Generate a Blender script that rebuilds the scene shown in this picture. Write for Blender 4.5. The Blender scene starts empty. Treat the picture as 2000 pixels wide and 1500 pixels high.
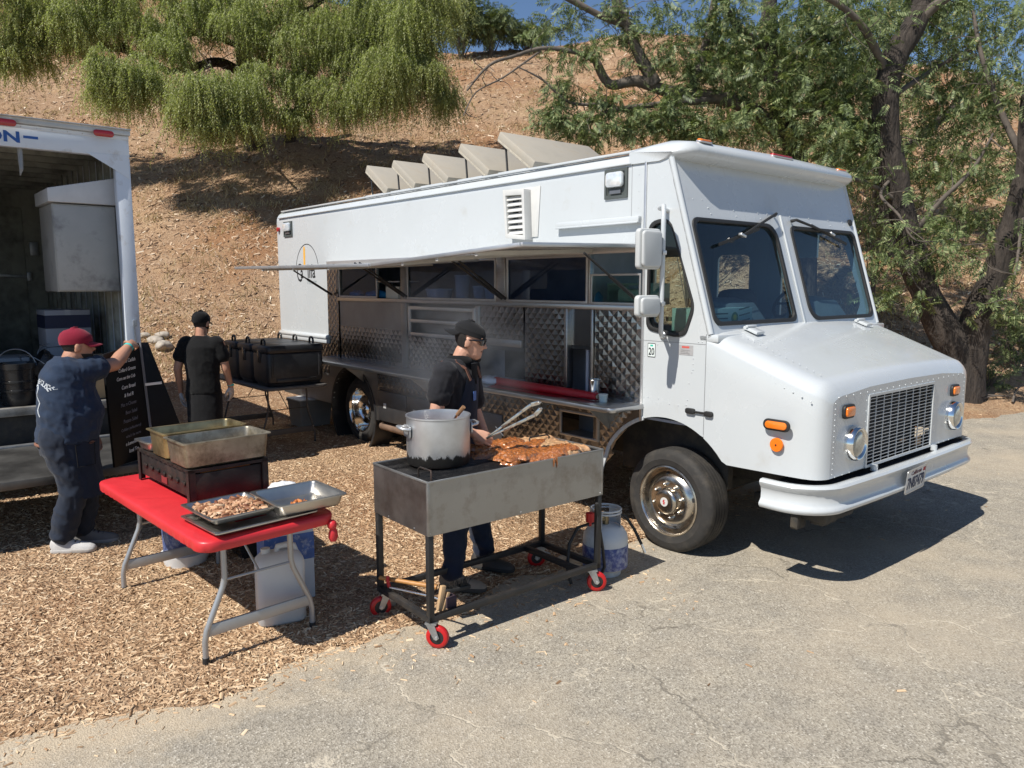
import bpy, bmesh, math, random
import numpy as np
from mathutils import Vector, Matrix, noise

S = bpy.context.scene
COL = S.collection
R = math.radians
random.seed(7)
rng = np.random.default_rng(11)

# ---------------------------------------------------------------- camera
F_PX, HORIZON, CAM_H = 1490.0, 555.0, 2.0
PITCH = math.atan((750 - HORIZON) / F_PX)
cam = bpy.data.cameras.new("camera")
cam.sensor_width = 36.0
cam.lens = F_PX / 2000 * 36
cam.clip_start = 0.1
cam.clip_end = 600
cam_o = bpy.data.objects.new("camera", cam)
COL.objects.link(cam_o)
cam_o.location = (0, 0, CAM_H)
cam_o.rotation_euler = (R(90) - PITCH, 0, 0)
S.camera = cam_o

# ---------------------------------------------------------------- sky, sun, exposure
SUN_EL, SUN_AZ = R(52), R(45.5)          # azimuth in which the light travels, clockwise from +Y
world = bpy.data.worlds.new("World")
S.world = world
world.use_nodes = True
wn = world.node_tree.nodes
bg = wn["Background"]
sky = wn.new("ShaderNodeTexSky")
sky.sky_type = 'NISHITA'
sky.sun_disc = False
sky.sun_elevation = SUN_EL
sky.sun_rotation = SUN_AZ + math.pi
sky.altitude = 1200
sky.air_density = 1.0
sky.dust_density = 0.1
sky.ozone_density = 4.0
world.node_tree.links.new(sky.outputs[0], bg.inputs[0])
bg.inputs[1].default_value = 0.08
sun = bpy.data.lights.new("sun", 'SUN')
sun.energy = 4.6
sun.angle = R(0.5)
sun.color = (1.0, 0.955, 0.88)
sun_o = bpy.data.objects.new("sun", sun)
COL.objects.link(sun_o)
SUN_DIR = Vector((math.sin(SUN_AZ) * math.cos(SUN_EL), math.cos(SUN_AZ) * math.cos(SUN_EL), -math.sin(SUN_EL)))
sun_o.rotation_euler = SUN_DIR.to_track_quat('-Z', 'Y').to_euler()
sun_o.location = (-20, -20, 40)
S.view_settings.view_transform = 'Standard'
S.view_settings.look = 'None'
S.view_settings.gamma = 1.0
S.view_settings.exposure = 0.42
S.view_settings.use_curve_mapping = False
S.render.engine = 'CYCLES'
S.cycles.max_bounces = 8
S.cycles.transparent_max_bounces = 12
S.cycles.use_denoising = True
S.cycles.volume_step_rate = 2.0


def at(u, v, Y):
    """World point seen at photo pixel (u, v) at ground distance Y."""
    a, b = (u - 1000) / F_PX, (750 - v) / F_PX
    fy = math.cos(PITCH) + math.sin(PITCH) * b
    fz = -math.sin(PITCH) + math.cos(PITCH) * b
    return Vector((a * Y / fy, Y, CAM_H + fz * Y / fy))


def px(p):
    dy, dz = p[1], p[2] - CAM_H
    fw = dy * math.cos(PITCH) - dz * math.sin(PITCH)
    up = dy * math.sin(PITCH) + dz * math.cos(PITCH)
    return 1000 + F_PX * p[0] / fw, 750 - F_PX * up / fw


# ---------------------------------------------------------------- helpers: objects
def empty(name, label, cat, loc=(0, 0, 0), rz=0.0, group=None, parent=None):
    o = bpy.data.objects.new(name, None)
    COL.objects.link(o)
    o.empty_display_size = 0.2
    o.location = loc
    o.rotation_euler = (0, 0, rz)
    o["label"] = label
    o["category"] = cat
    if group:
        o["group"] = group
    return o


def tag(o, label=None, cat=None, group=None, kind=None):
    for k, v in (("label", label), ("category", cat), ("group", group), ("kind", kind)):
        if v:
            o[k] = v
    return o


def kids(o):
    return [c for c in bpy.data.objects if c.parent == o]


def copy_tree(o, parent=None):
    c = o.copy()
    COL.objects.link(c)
    if parent is not None:
        c.parent = parent
    for ch in kids(o):
        copy_tree(ch, c)
    return c


def rot(axis, deg):
    return Matrix.Rotation(R(deg), 4, axis)


def frame(o, x, y=None, z=None):
    """4x4 matrix with the given origin and axes."""
    x = Vector(x).normalized()
    if z is None:
        y = Vector(y)
        z = x.cross(y).normalized()
        y = z.cross(x).normalized()
    else:
        z = Vector(z)
        y = z.cross(x).normalized()
        z = x.cross(y).normalized()
    m = Matrix.Identity(4)
    for i in range(3):
        m[i][0], m[i][1], m[i][2], m[i][3] = x[i], y[i], z[i], o[i]
    return m


def along(p, d):
    """Matrix at p whose Z axis points along d."""
    m = Vector(d).to_track_quat('Z', 'Y').to_matrix().to_4x4()
    m.translation = Vector(p)
    return m


def mesh_obj(name, verts, faces, mat, parent=None, smooth=None, kind=None):
    me = bpy.data.meshes.new(name)
    me.from_pydata(verts, [], faces)
    if mat is not None:
        me.materials.append(mat)
    if smooth is not None:
        me.shade_smooth()
        me.set_sharp_from_angle(angle=R(smooth))
    me.update()
    o = bpy.data.objects.new(name, me)
    COL.objects.link(o)
    if parent is not None:
        o.parent = parent
    if kind:
        o["kind"] = kind
    return o


def quads_obj(name, V, n, mat, parent=None, kind=None, smooth=False):
    """Mesh out of an array V (k, n, 3) of k separate n-gons."""
    k = V.shape[0]
    me = bpy.data.meshes.new(name)
    me.vertices.add(k * n)
    me.vertices.foreach_set("co", np.ascontiguousarray(V, dtype=np.float32).ravel())
    me.loops.add(k * n)
    me.loops.foreach_set("vertex_index", np.arange(k * n, dtype=np.int32))
    me.polygons.add(k)
    me.polygons.foreach_set("loop_start", np.arange(0, k * n, n, dtype=np.int32))
    me.polygons.foreach_set("loop_total", np.full(k, n, dtype=np.int32))
    me.materials.append(mat)
    me.update(calc_edges=True)
    o = bpy.data.objects.new(name, me)
    COL.objects.link(o)
    if parent is not None:
        o.parent = parent
    if kind:
        o["kind"] = kind
    return o


def template_obj(name, tv, tf, Rm, pos, scale, mat, parent=None, kind=None):
    """Copies of a small template joined in one mesh. tv (n,3); tf list of equal-size faces; Rm (k,3,3); pos (k,3)."""
    k, n = len(pos), len(tv)
    V = np.einsum('kij,knj->kni', Rm, tv[None] * scale[:, None, None] if np.ndim(scale) == 1 else tv[None] * scale[:, None, :]) + pos[:, None, :]
    tf = np.array(tf)
    Fi = (tf[None] + (np.arange(k) * n)[:, None, None]).reshape(-1, tf.shape[1])
    me = bpy.data.meshes.new(name)
    me.vertices.add(k * n)
    me.vertices.foreach_set("co", V.astype(np.float32).ravel())
    me.loops.add(Fi.size)
    me.loops.foreach_set("vertex_index", Fi.astype(np.int32).ravel())
    me.polygons.add(len(Fi))
    me.polygons.foreach_set("loop_start", np.arange(0, Fi.size, Fi.shape[1], dtype=np.int32))
    me.polygons.foreach_set("loop_total", np.full(len(Fi), Fi.shape[1], dtype=np.int32))
    me.materials.append(mat)
    me.update(calc_edges=True)
    o = bpy.data.objects.new(name, me)
    COL.objects.link(o)
    if parent is not None:
        o.parent = parent
    if kind:
        o["kind"] = kind
    return o


def rots(yaw, pitch, roll):
    """(k,3,3) rotations: roll about X, pitch about Y, yaw about Z."""
    cy, sy, cp, sp, cr, sr = np.cos(yaw), np.sin(yaw), np.cos(pitch), np.sin(pitch), np.cos(roll), np.sin(roll)
    m = np.empty((len(yaw), 3, 3))
    m[:, 0, 0], m[:, 0, 1], m[:, 0, 2] = cy * cp, cy * sp * sr - sy * cr, cy * sp * cr + sy * sr
    m[:, 1, 0], m[:, 1, 1], m[:, 1, 2] = sy * cp, sy * sp * sr + cy * cr, sy * sp * cr - cy * sr
    m[:, 2, 0], m[:, 2, 1], m[:, 2, 2] = -sp, cp * sr, cp * cr
    return m


class MB:
    """Collects simple solids; build() links them as one mesh object."""

    def __init__(s):
        s.v, s.f = [], []

    def add(s, vs, fs, M=None):
        n = len(s.v)
        s.v += [tuple(M @ Vector(p)) if M is not None else tuple(p) for p in vs]
        s.f += [tuple(i + n for i in q) for q in fs]
        return s

    def box(s, x0, x1, y0, y1, z0, z1, M=None):
        vs = [(x, y, z) for z in (z0, z1) for y in (y0, y1) for x in (x0, x1)]
        return s.add(vs, [(0, 2, 3, 1), (4, 5, 7, 6), (0, 1, 5, 4), (2, 6, 7, 3), (0, 4, 6, 2), (1, 3, 7, 5)], M)

    def bar(s, a, b, w, h=None, up=(0, 0, 1)):
        """Rectangular bar from a to b."""
        a, b = Vector(a), Vector(b)
        h = h or w
        d = b - a
        up = Vector(up)
        if abs(d.normalized().dot(up)) > .97:
            up = Vector((1, 0, 0))
        M = frame(a, d, z=up)
        return s.box(0, d.length, -w / 2, w / 2, -h / 2, h / 2, M)

    def tube(s, pts, r, n=8, cap=True):
        pts = [Vector(p) for p in pts]
        rs = r if isinstance(r, (list, tuple)) else [r] * len(pts)
        t0 = (pts[1] - pts[0]).normalized()
        ref = Vector((0, 0, 1)) if abs(t0.z) < .9 else Vector((1, 0, 0))
        nx = t0.cross(ref).normalized()
        base = len(s.v)
        for i, p in enumerate(pts):
            t = (pts[min(i + 1, len(pts) - 1)] - pts[max(i - 1, 0)]).normalized()
            nx = (nx - t * nx.dot(t)).normalized()
            ny = t.cross(nx)
            for k in range(n):
                a = 2 * math.pi * k / n
                s.v.append(tuple(p + (nx * math.cos(a) + ny * math.sin(a)) * rs[i]))
        for i in range(len(pts) - 1):
            for k in range(n):
                a, b = base + i * n + k, base + i * n + (k + 1) % n
                s.f.append((a, b, b + n, a + n))
        if cap:
            s.f.append(tuple(base + k for k in range(n))[::-1])
            s.f.append(tuple(base + (len(pts) - 1) * n + k for k in range(n)))
        return s

    def cyl(s, a, b, r, n=16):
        return s.tube([a, b], r, n)

    def lathe(s, prof, n=24, M=None, cap=True):
        """Revolve (radius, height) pairs round Z."""
        vs, fs = [], []
        for r, h in prof:
            for k in range(n):
                a = 2 * math.pi * k / n
                vs.append((r * math.cos(a), r * math.sin(a), h))
        for i in range(len(prof) - 1):
            for k in range(n):
                a, b = i * n + k, i * n + (k + 1) % n
                fs.append((a, b, b + n, a + n))
        if cap:
            fs.append(tuple(range(n))[::-1])
            fs.append(tuple((len(prof) - 1) * n + k for k in range(n)))
        return s.add(vs, fs, M)

    def prism(s, poly, h0, h1, M=None):
        n = len(poly)
        vs = [(x, y, h0) for x, y in poly] + [(x, y, h1) for x, y in poly]
        fs = [tuple(range(n))[::-1], tuple(range(n, 2 * n))] + [(i, (i + 1) % n, n + (i + 1) % n, n + i) for i in range(n)]
        return s.add(vs, fs, M)

    def loft(s, rings, cap=True, closed=True, M=None):
        n = len(rings[0])
        vs = [p for r in rings for p in r]
        fs = []
        for i in range(len(rings) - 1):
            for k in range(n if closed else n - 1):
                a, b = i * n + k, i * n + (k + 1) % n
                fs.append((a, b, b + n, a + n))
        if cap:
            fs.append(tuple(range(n))[::-1])
            fs.append(tuple((len(rings) - 1) * n + k for k in range(n)))
        return s.add(vs, fs, M)

    def ball(s, c, r, n=10, M=None):
        """Ellipsoid; r a number or three radii."""
        rr = (r, r, r) if not isinstance(r, (tuple, list)) else r
        vs, fs = [], []
        m = max(4, n // 2 + 1)
        for i in range(1, m):
            t = math.pi * i / m
            for k in range(n):
                a = 2 * math.pi * k / n
                vs.append((c[0] + rr[0] * math.sin(t) * math.cos(a), c[1] + rr[1] * math.sin(t) * math.sin(a), c[2] - rr[2] * math.cos(t)))
        for i in range(m - 2):
            for k in range(n):
                a, b = i * n + k, i * n + (k + 1) % n
                fs.append((a, b, b + n, a + n))
        q = len(vs)
        vs += [(c[0], c[1], c[2] - rr[2]), (c[0], c[1], c[2] + rr[2])]
        for k in range(n):
            fs.append((q, (k + 1) % n, k))
            fs.append((q + 1, (m - 2) * n + k, (m - 2) * n + (k + 1) % n))
        return s.add(vs, fs, M)

    def ring(s, outer, inner, t0, t1, M=None, n=72):
        """Flat plate (thickness t0..t1 along Z) between an outer and an inner outline, both star-shaped round the inner one's middle."""
        cx = sum(p[0] for p in inner) / len(inner)
        cy = sum(p[1] for p in inner) / len(inner)
        angs = [2 * math.pi * k / n for k in range(n)]
        for p in list(outer) + list(inner):
            angs.append(math.atan2(p[1] - cy, p[0] - cx) % (2 * math.pi))
        angs = sorted(angs)
        angs = [a for i, a in enumerate(angs) if i == 0 or a - angs[i - 1] > 1e-4]

        def hit(poly, a):
            dx, dy = math.cos(a), math.sin(a)
            best = 0
            for i in range(len(poly)):
                x0, y0 = poly[i][0] - cx, poly[i][1] - cy
                x1, y1 = poly[(i + 1) % len(poly)][0] - cx, poly[(i + 1) % len(poly)][1] - cy
                ex, ey = x1 - x0, y1 - y0
                den = dx * ey - dy * ex
                if abs(den) < 1e-12:
                    continue
                t = (x0 * ey - y0 * ex) / den
                u = (x0 * dy - y0 * dx) / den
                if t > 0 and -1e-6 <= u <= 1 + 1e-6:
                    best = max(best, t)
            return (cx + dx * best, cy + dy * best)
        o = [hit(outer, a) for a in angs]
        i_ = [hit(inner, a) for a in angs]
        m = len(angs)
        vs = [(x, y, t1) for x, y in o] + [(x, y, t1) for x, y in i_] + [(x, y, t0) for x, y in o] + [(x, y, t0) for x, y in i_]
        fs = []
        for k in range(m):
            j = (k + 1) % m
            fs += [(k, j, m + j, m + k), (2 * m + j, 2 * m + k, 3 * m + k, 3 * m + j), (j, k, 2 * m + k, 2 * m + j), (m + k, m + j, 3 * m + j, 3 * m + k)]
        return s.add(vs, fs, M)

    def build(s, name, mat, parent=None, bevel=0, seg=2, smooth=38, kind=None, ang=30):
        me = bpy.data.meshes.new(name)
        me.from_pydata(s.v, [], s.f)
        bm = bmesh.new()
        bm.from_mesh(me)
        bmesh.ops.recalc_face_normals(bm, faces=bm.faces)
        if bevel:
            es = [e for e in bm.edges if len(e.link_faces) == 2 and e.calc_face_angle(0) > R(ang)]
            if es:
                bmesh.ops.bevel(bm, geom=es, offset=bevel, segments=seg, profile=.5, affect='EDGES', clamp_overlap=True)
        bm.to_mesh(me)
        bm.free()
        me.materials.append(mat)
        if smooth:
            me.shade_smooth()
            me.set_sharp_from_angle(angle=R(smooth))
        me.update()
        o = bpy.data.objects.new(name, me)
        COL.objects.link(o)
        if parent is not None:
            o.parent = parent
        if kind:
            o["kind"] = kind
        return o


def rrect(x0, x1, y0, y1, r, n=5):
    """Rounded rectangle outline; r a number or four corner radii (x1y0, x1y1, x0y1, x0y0)."""
    rs = r if isinstance(r, (list, tuple)) else [r] * 4
    out = []
    for (cx, cy, a0), q in zip(((x1, y0, -90), (x1, y1, 0), (x0, y1, 90), (x0, y0, 180)), rs):
        sx = -1 if cx == x1 else 1
        sy = -1 if cy == y1 else 1
        for k in range(n + 1):
            a = R(a0 + 90 * k / n)
            out.append((cx + sx * q + q * math.cos(a), cy + sy * q + q * math.sin(a)))
    return out


def rpoly(pts, r, n=5):
    """Polygon with rounded corners."""
    out = []
    m = len(pts)
    rs = r if isinstance(r, (list, tuple)) else [r] * m
    for i in range(m):
        p0, p, p1 = (Vector(pts[(i + k) % m]).to_2d() for k in (-1, 0, 1))
        a, b = (p0 - p).normalized(), (p1 - p).normalized()
        q = min(rs[i], (p0 - p).length * .45, (p1 - p).length * .45)
        s, e = p + a * q, p + b * q
        for k in range(n + 1):
            t = k / n
            out.append(tuple(s * (1 - t) ** 2 + p * 2 * t * (1 - t) + e * t * t))
    return out


def text_part(name, body, size, M, mat, parent, shear=0.0, ext=.0015, sx=1.0, align='CENTER', bold=0.0):
    """Lettering as a thin mesh; M maps X right, Y up, Z out of the surface."""
    cu = bpy.data.curves.new(name, 'FONT')
    cu.body = body
    cu.size = size
    cu.shear = shear
    cu.extrude = ext
    cu.offset = bold
    cu.resolution_u = 3
    cu.align_x = align
    cu.align_y = 'CENTER'
    tmp = bpy.data.objects.new(name, cu)
    me = bpy.data.meshes.new_from_object(tmp)
    bpy.data.objects.remove(tmp)
    bpy.data.curves.remove(cu)
    me.transform(M @ Matrix.Diagonal((sx, 1, 1, 1)))
    me.materials.clear()
    me.materials.append(mat)
    o = bpy.data.objects.new(name, me)
    COL.objects.link(o)
    o.parent = parent
    return o


# ---------------------------------------------------------------- helpers: materials
def nmat(name):
    m = bpy.data.materials.new(name)
    m.use_nodes = True
    nt = m.node_tree
    return m, nt, nt.nodes["Principled BSDF"], nt.nodes["Material Output"]


def N(nt, kind, **kw):
    n = nt.nodes.new(kind)
    for k, v in kw.items():
        if k in n.inputs:
            n.inputs[k].default_value = v
        else:
            setattr(n, k, v)
    return n


def ramp(nt, fac, stops):
    n = nt.nodes.new("ShaderNodeValToRGB")
    e = n.color_ramp.elements
    while len(e) < len(stops):
        e.new(.5)
    for el, (p, c) in zip(e, stops):
        el.position = p
        el.color = (*c, 1) if len(c) == 3 else c
    nt.links.new(fac, n.inputs[0])
    return n.outputs[0]


def mixc(nt, fac, a, b, mode='MIX'):
    n = nt.nodes.new("ShaderNodeMix")
    n.data_type = 'RGBA'
    n.blend_type = mode
    for i, x in ((0, fac), (6, a), (7, b)):
        if isinstance(x, (int, float)):
            n.inputs[i].default_value = x
        elif isinstance(x, tuple):
            n.inputs[i].default_value = (*x, 1)
        else:
            nt.links.new(x, n.inputs[i])
    return n.outputs[2]


def pm(name, col, rough=.5, metal=0.0, var=.08, vscale=6.0, bump=0.0, bscale=60.0, dirt=None, dscale=4.0, damt=.5, spec=.5, coat=0.0, rvar=.1, sheen=0.0, stretch=None, aniso=0.0, bdist=.01):
    m, nt, bs, out = nmat(name)
    L = nt.links.new
    tc = N(nt, "ShaderNodeTexCoord").outputs["Object"]
    if stretch:
        mp = N(nt, "ShaderNodeMapping")
        mp.inputs["Scale"].default_value = stretch
        L(tc, mp.inputs[0])
        tc = mp.outputs[0]
    nz = N(nt, "ShaderNodeTexNoise", Scale=vscale, Detail=6.0, Roughness=.6)
    L(tc, nz.inputs["Vector"])
    a = tuple(max(0, c * (1 - var)) for c in col)
    b = tuple(min(1, c * (1 + var)) for c in col)
    c = ramp(nt, nz.outputs[0], [(.3, a), (.7, b)])
    if dirt:
        n2 = N(nt, "ShaderNodeTexNoise", Scale=dscale, Detail=9.0, Roughness=.68)
        L(tc, n2.inputs["Vector"])
        f = ramp(nt, n2.outputs[0], [(.62 - .3 * damt, (0, 0, 0)), (.75, (1, 1, 1))])
        c = mixc(nt, f, c, dirt)
    L(c, bs.inputs["Base Color"])
    mr = N(nt, "ShaderNodeMapRange")
    mr.inputs[3].default_value = max(.02, rough - rvar)
    mr.inputs[4].default_value = min(1, rough + rvar)
    L(nz.outputs[0], mr.inputs[0])
    L(mr.outputs[0], bs.inputs["Roughness"])
    bs.inputs["Metallic"].default_value = metal
    bs.inputs["Specular IOR Level"].default_value = spec
    bs.inputs["Coat Weight"].default_value = coat
    bs.inputs["Coat Roughness"].default_value = .08
    bs.inputs["Sheen Weight"].default_value = sheen
    bs.inputs["Anisotropic"].default_value = aniso
    if bump:
        n3 = N(nt, "ShaderNodeTexNoise", Scale=bscale, Detail=5.0, Roughness=.6)
        L(tc, n3.inputs["Vector"])
        bp = N(nt, "ShaderNodeBump", Strength=bump, Distance=bdist)
        L(n3.outputs[0], bp.inputs["Height"])
        L(bp.outputs[0], bs.inputs["Normal"])
    return m


def glass(name, tint, rough=.0, refl=1.0):
    """Thin pane: tinted see-through plus a fresnel mirror."""
    m, nt, bs, out = nmat(name)
    L = nt.links.new
    nt.nodes.remove(bs)
    tr = N(nt, "ShaderNodeBsdfTransparent")
    tr.inputs[0].default_value = (*tint, 1)
    gl = N(nt, "ShaderNodeBsdfGlossy", Roughness=rough)
    gl.inputs[0].default_value = (refl, refl, refl, 1)
    fr = N(nt, "ShaderNodeFresnel", IOR=1.55)
    mx = N(nt, "ShaderNodeMixShader")
    ge = N(nt, "ShaderNodeNewGeometry")
    nb = N(nt, "ShaderNodeMath", operation='SUBTRACT')
    nb.inputs[0].default_value = 1.0
    L(ge.outputs["Backfacing"], nb.inputs[1])
    fm = N(nt, "ShaderNodeMath", operation='MULTIPLY')
    L(fr.outputs[0], fm.inputs[0])
    L(nb.outputs[0], fm.inputs[1])
    L(fm.outputs[0], mx.inputs[0])
    L(tr.outputs[0], mx.inputs[1])
    L(gl.outputs[0], mx.inputs[2])
    L(mx.outputs[0], out.inputs[0])
    return m


def island_mat(name, stops, rough=.85, transl=0.0, spec=.3):
    """Colour picked per separate piece of the mesh."""
    m, nt, bs, out = nmat(name)
    L = nt.links.new
    g = N(nt, "ShaderNodeNewGeometry")
    c = ramp(nt, g.outputs["Random Per Island"], stops)
    L(c, bs.inputs["Base Color"])
    bs.inputs["Roughness"].default_value = rough
    bs.inputs["Specular IOR Level"].default_value = spec
    if transl:
        t = N(nt, "ShaderNodeBsdfTranslucent")
        c2 = mixc(nt, 1.0, c, (1.0, 1.15, .5), 'MULTIPLY')
        L(c2, t.inputs[0])
        mx = N(nt, "ShaderNodeMixShader")
        mx.inputs[0].default_value = transl
        L(bs.outputs[0], mx.inputs[1])
        L(t.outputs[0], mx.inputs[2])
        L(mx.outputs[0], out.inputs[0])
    return m


white_paint = pm("white_paint", (.52, .545, .555), .26, var=.02, vscale=2, dirt=(.47, .475, .46), dscale=3.2, damt=.12, coat=.5, bump=.03, bscale=5)
white_plastic = pm("white_plastic", (.50, .515, .51), .42, var=.04)
black_rubber = pm("black_rubber", (.018, .018, .018), .6, var=.2, bump=.1)
tyre_rubber = pm("tyre_rubber", (.026, .024, .022), .8, var=.25, vscale=9, dirt=(.07, .06, .048), dscale=7, damt=.4, bump=.15, bscale=90)
black_metal = pm("black_metal", (.02, .02, .021), .45, var=.2, dirt=(.06, .05, .04), damt=.3)
chrome = pm("chrome", (.78, .77, .74), .12, 1.0, var=.08, rvar=.06)
dusty_chrome = pm("dusty_chrome", (.60, .555, .49), .24, 1.0, var=.15, vscale=9, dirt=(.20, .16, .12), dscale=10, damt=.45, rvar=.12)
steel = pm("brushed_steel", (.48, .48, .48), .33, 1.0, var=.1, vscale=5, rvar=.1, stretch=(1, 1, 12))
quilt_steel = pm("quilted_steel", (.36, .345, .33), .2, 1.0, var=.1, vscale=3, rvar=.06)
dull_steel = pm("dull_steel", (.36, .355, .35), .45, 1.0, var=.12, vscale=4)
galv = pm("galvanised_metal", (.42, .43, .44), .48, .9, var=.18, vscale=22)
pale_alu = pm("pale_aluminium", (.58, .585, .59), .42, .8, var=.06)
dark_void = pm("dark_inside", (.02, .02, .022), .8)
amber = pm("amber_lens", (.82, .20, .015), .22, var=.06, coat=.6)
red_lens = pm("red_lens", (.42, .012, .012), .22, var=.06, coat=.6)
ink_black = pm("black_ink", (.012, .012, .014), .6)
chalk = pm("white_chalk", (.80, .80, .78), .9, var=.2, vscale=80)
faint_chalk = pm("faint_chalk", (.16, .16, .18), .9, var=.3, vscale=80)
glass_tint = glass("tinted_glass", (.62, .72, .76))
glass_side = glass("side_glass", (.62, .72, .70))
glass_dark = glass("serving_window_glass", (.66, .74, .88))

# ================================================================ terrain
def vnoise(x, y, seed=0):
    """Smooth value noise in -1..1 on numpy arrays."""
    xi, yi = np.floor(x).astype(np.int64), np.floor(y).astype(np.int64)
    xf, yf = x - xi, y - yi

    def h(i, j):
        n = (i * 374761393 + j * 668265263 + seed * 1442695041) & 0x7fffffff
        n = ((n ^ (n >> 13)) * 1274126177) & 0x7fffffff
        return ((n ^ (n >> 16)) & 0xffff) / 32767.5 - 1
    u, v = xf * xf * (3 - 2 * xf), yf * yf * (3 - 2 * yf)
    return (h(xi, yi) * (1 - u) + h(xi + 1, yi) * u) * (1 - v) + (h(xi, yi + 1) * (1 - u) + h(xi + 1, yi + 1) * u) * v


def fnoise(x, y, seed=0, o=4):
    a, s, r = 1.0, 0, 0
    for k in range(o):
        r = r + a * vnoise(x * 2 ** k, y * 2 ** k, seed + k)
        s += a
        a *= .5
    return r / s


def edge_d(x, y):
    """Distance into the wood chips from the asphalt's edge."""
    return -.704 * (x + 1.1) + .71 * (y - 3.86) + .11 * vnoise(x * .9 + y * .9, x * 0 + .5, 5) - .32 * np.clip(-1.35 - x, 0, 3) * (y < 5) + .13 * vnoise(x * 2.9, y * 2.9, 6) + .06 * vnoise(x * 8, y * 8, 8)


def sstep(a, b, x):
    t = np.clip((x - a) / (b - a), 0, 1)
    return t * t * (3 - 2 * t)


def ground_z(x, y):
    x, y = np.asarray(x, float), np.asarray(y, float)
    d = edge_d(x, y)
    base = np.where(d > 0, .004 + .018 * np.minimum(d, 14) + .02 * np.clip(d * 3, 0, 1), d * .12)
    base = base + .02 * np.clip(d, 0, 1) * fnoise(x * 1.3, y * 1.3, 1)
    y0 = 15.6 - 2.4 * sstep(1.0, 8.0, x) + .5 * vnoise(x * .25, x * 0, 9)
    t = y - y0
    slope = .60 * .9 * np.log1p(np.exp(np.clip(t / .9, -30, 60)))
    top = 13.9 - .30 * np.clip(x - 6.0, 0, 40) + .75 * np.clip(-x - 3.5, 0, 14) + .35 * vnoise(x * .22, x * 0 + 3, 4)
    k = 1.2
    hill = -k * np.log(np.exp(-np.clip(slope, 0, 60) / k) + np.exp(-top / k)) + k * np.log1p(np.exp(-top / k))
    hill = hill + np.clip(hill, 0, 1) * (.34 * fnoise(x * .3, y * .3, 2) + .10 * fnoise(x * 1.3, y * 1.3, 3))
    return base + hill


def gz(x, y):
    return float(ground_z(np.array([x]), np.array([y]))[0])


def grid_obj(name, xs, ys, fz, mat, kind="structure"):
    X, Y = np.meshgrid(xs, ys)
    Z = fz(X, Y)
    V = np.stack([X, Y, Z], -1).reshape(-1, 3)
    nx, ny = len(xs), len(ys)
    i = np.arange(nx * ny).reshape(ny, nx)
    Fc = np.stack([i[:-1, :-1], i[:-1, 1:], i[1:, 1:], i[1:, :-1]], -1).reshape(-1, 4)
    me = bpy.data.meshes.new(name)
    me.vertices.add(len(V))
    me.vertices.foreach_set("co", V.astype(np.float32).ravel())
    me.loops.add(Fc.size)
    me.loops.foreach_set("vertex_index", Fc.astype(np.int32).ravel())
    me.polygons.add(len(Fc))
    me.polygons.foreach_set("loop_start", np.arange(0, Fc.size, 4, dtype=np.int32))
    me.polygons.foreach_set("loop_total", np.full(len(Fc), 4, dtype=np.int32))
    me.update(calc_edges=True)
    me.shade_smooth()
    me.materials.append(mat)
    o = bpy.data.objects.new(name, me)
    COL.objects.link(o)
    o["kind"] = kind
    return o


def soil_mat():
    m, nt, bs, out = nmat("wood_chip_soil")
    L = nt.links.new
    tc = N(nt, "ShaderNodeTexCoord").outputs["Object"]
    n1 = N(nt, "ShaderNodeTexNoise", Scale=14.0, Detail=10.0, Roughness=.72)
    n2 = N(nt, "ShaderNodeTexNoise", Scale=.28, Detail=8.0, Roughness=.62, Distortion=.4)
    n3 = N(nt, "ShaderNodeTexNoise", Scale=1.6, Detail=8.0, Roughness=.7)
    vo = N(nt, "ShaderNodeTexVoronoi", Scale=48.0)
    for n in (n1, n2, n3, vo):
        L(tc, n.inputs["Vector"])
    a = ramp(nt, n1.outputs[0], [(.28, (.16, .088, .048)), (.48, (.34, .21, .125)), (.66, (.52, .35, .22)), (.8, (.64, .48, .33))])
    b = ramp(nt, vo.outputs["Color"], [(.15, (.22, .13, .075)), (.6, (.48, .325, .20)), (.9, (.62, .46, .31))])
    c = mixc(nt, .45, a, b)
    red = mixc(nt, 1.0, c, (.84, .70, .60), 'MULTIPLY')
    f = ramp(nt, n2.outputs[0], [(.46, (0, 0, 0)), (.62, (1, 1, 1))])
    c = mixc(nt, f, c, red)
    n4 = N(nt, "ShaderNodeTexNoise", Scale=.75, Detail=9.0, Roughness=.7, Distortion=.8)
    L(tc, n4.inputs["Vector"])
    straw = mixc(nt, .4, c, (.52, .39, .25))
    f4 = ramp(nt, n4.outputs[0], [(.50, (0, 0, 0)), (.64, (.8, .8, .8))])
    c = mixc(nt, f4, c, straw)
    pale = mixc(nt, 1.0, c, (1.12, 1.12, 1.05), 'MULTIPLY')
    f3 = ramp(nt, n3.outputs[0], [(.5, (0, 0, 0)), (.68, (1, 1, 1))])
    c = mixc(nt, f3, c, pale)
    L(c, bs.inputs["Base Color"])
    bs.inputs["Roughness"].default_value = .95
    bs.inputs["Specular IOR Level"].default_value = .12
    ad = N(nt, "ShaderNodeMath", operation='ADD')
    L(n1.outputs[0], ad.inputs[0])
    L(vo.outputs["Distance"], ad.inputs[1])
    bp = N(nt, "ShaderNodeBump", Strength=.9, Distance=.03)
    L(ad.outputs[0], bp.inputs["Height"])
    L(bp.outputs[0], bs.inputs["Normal"])
    return m


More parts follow.
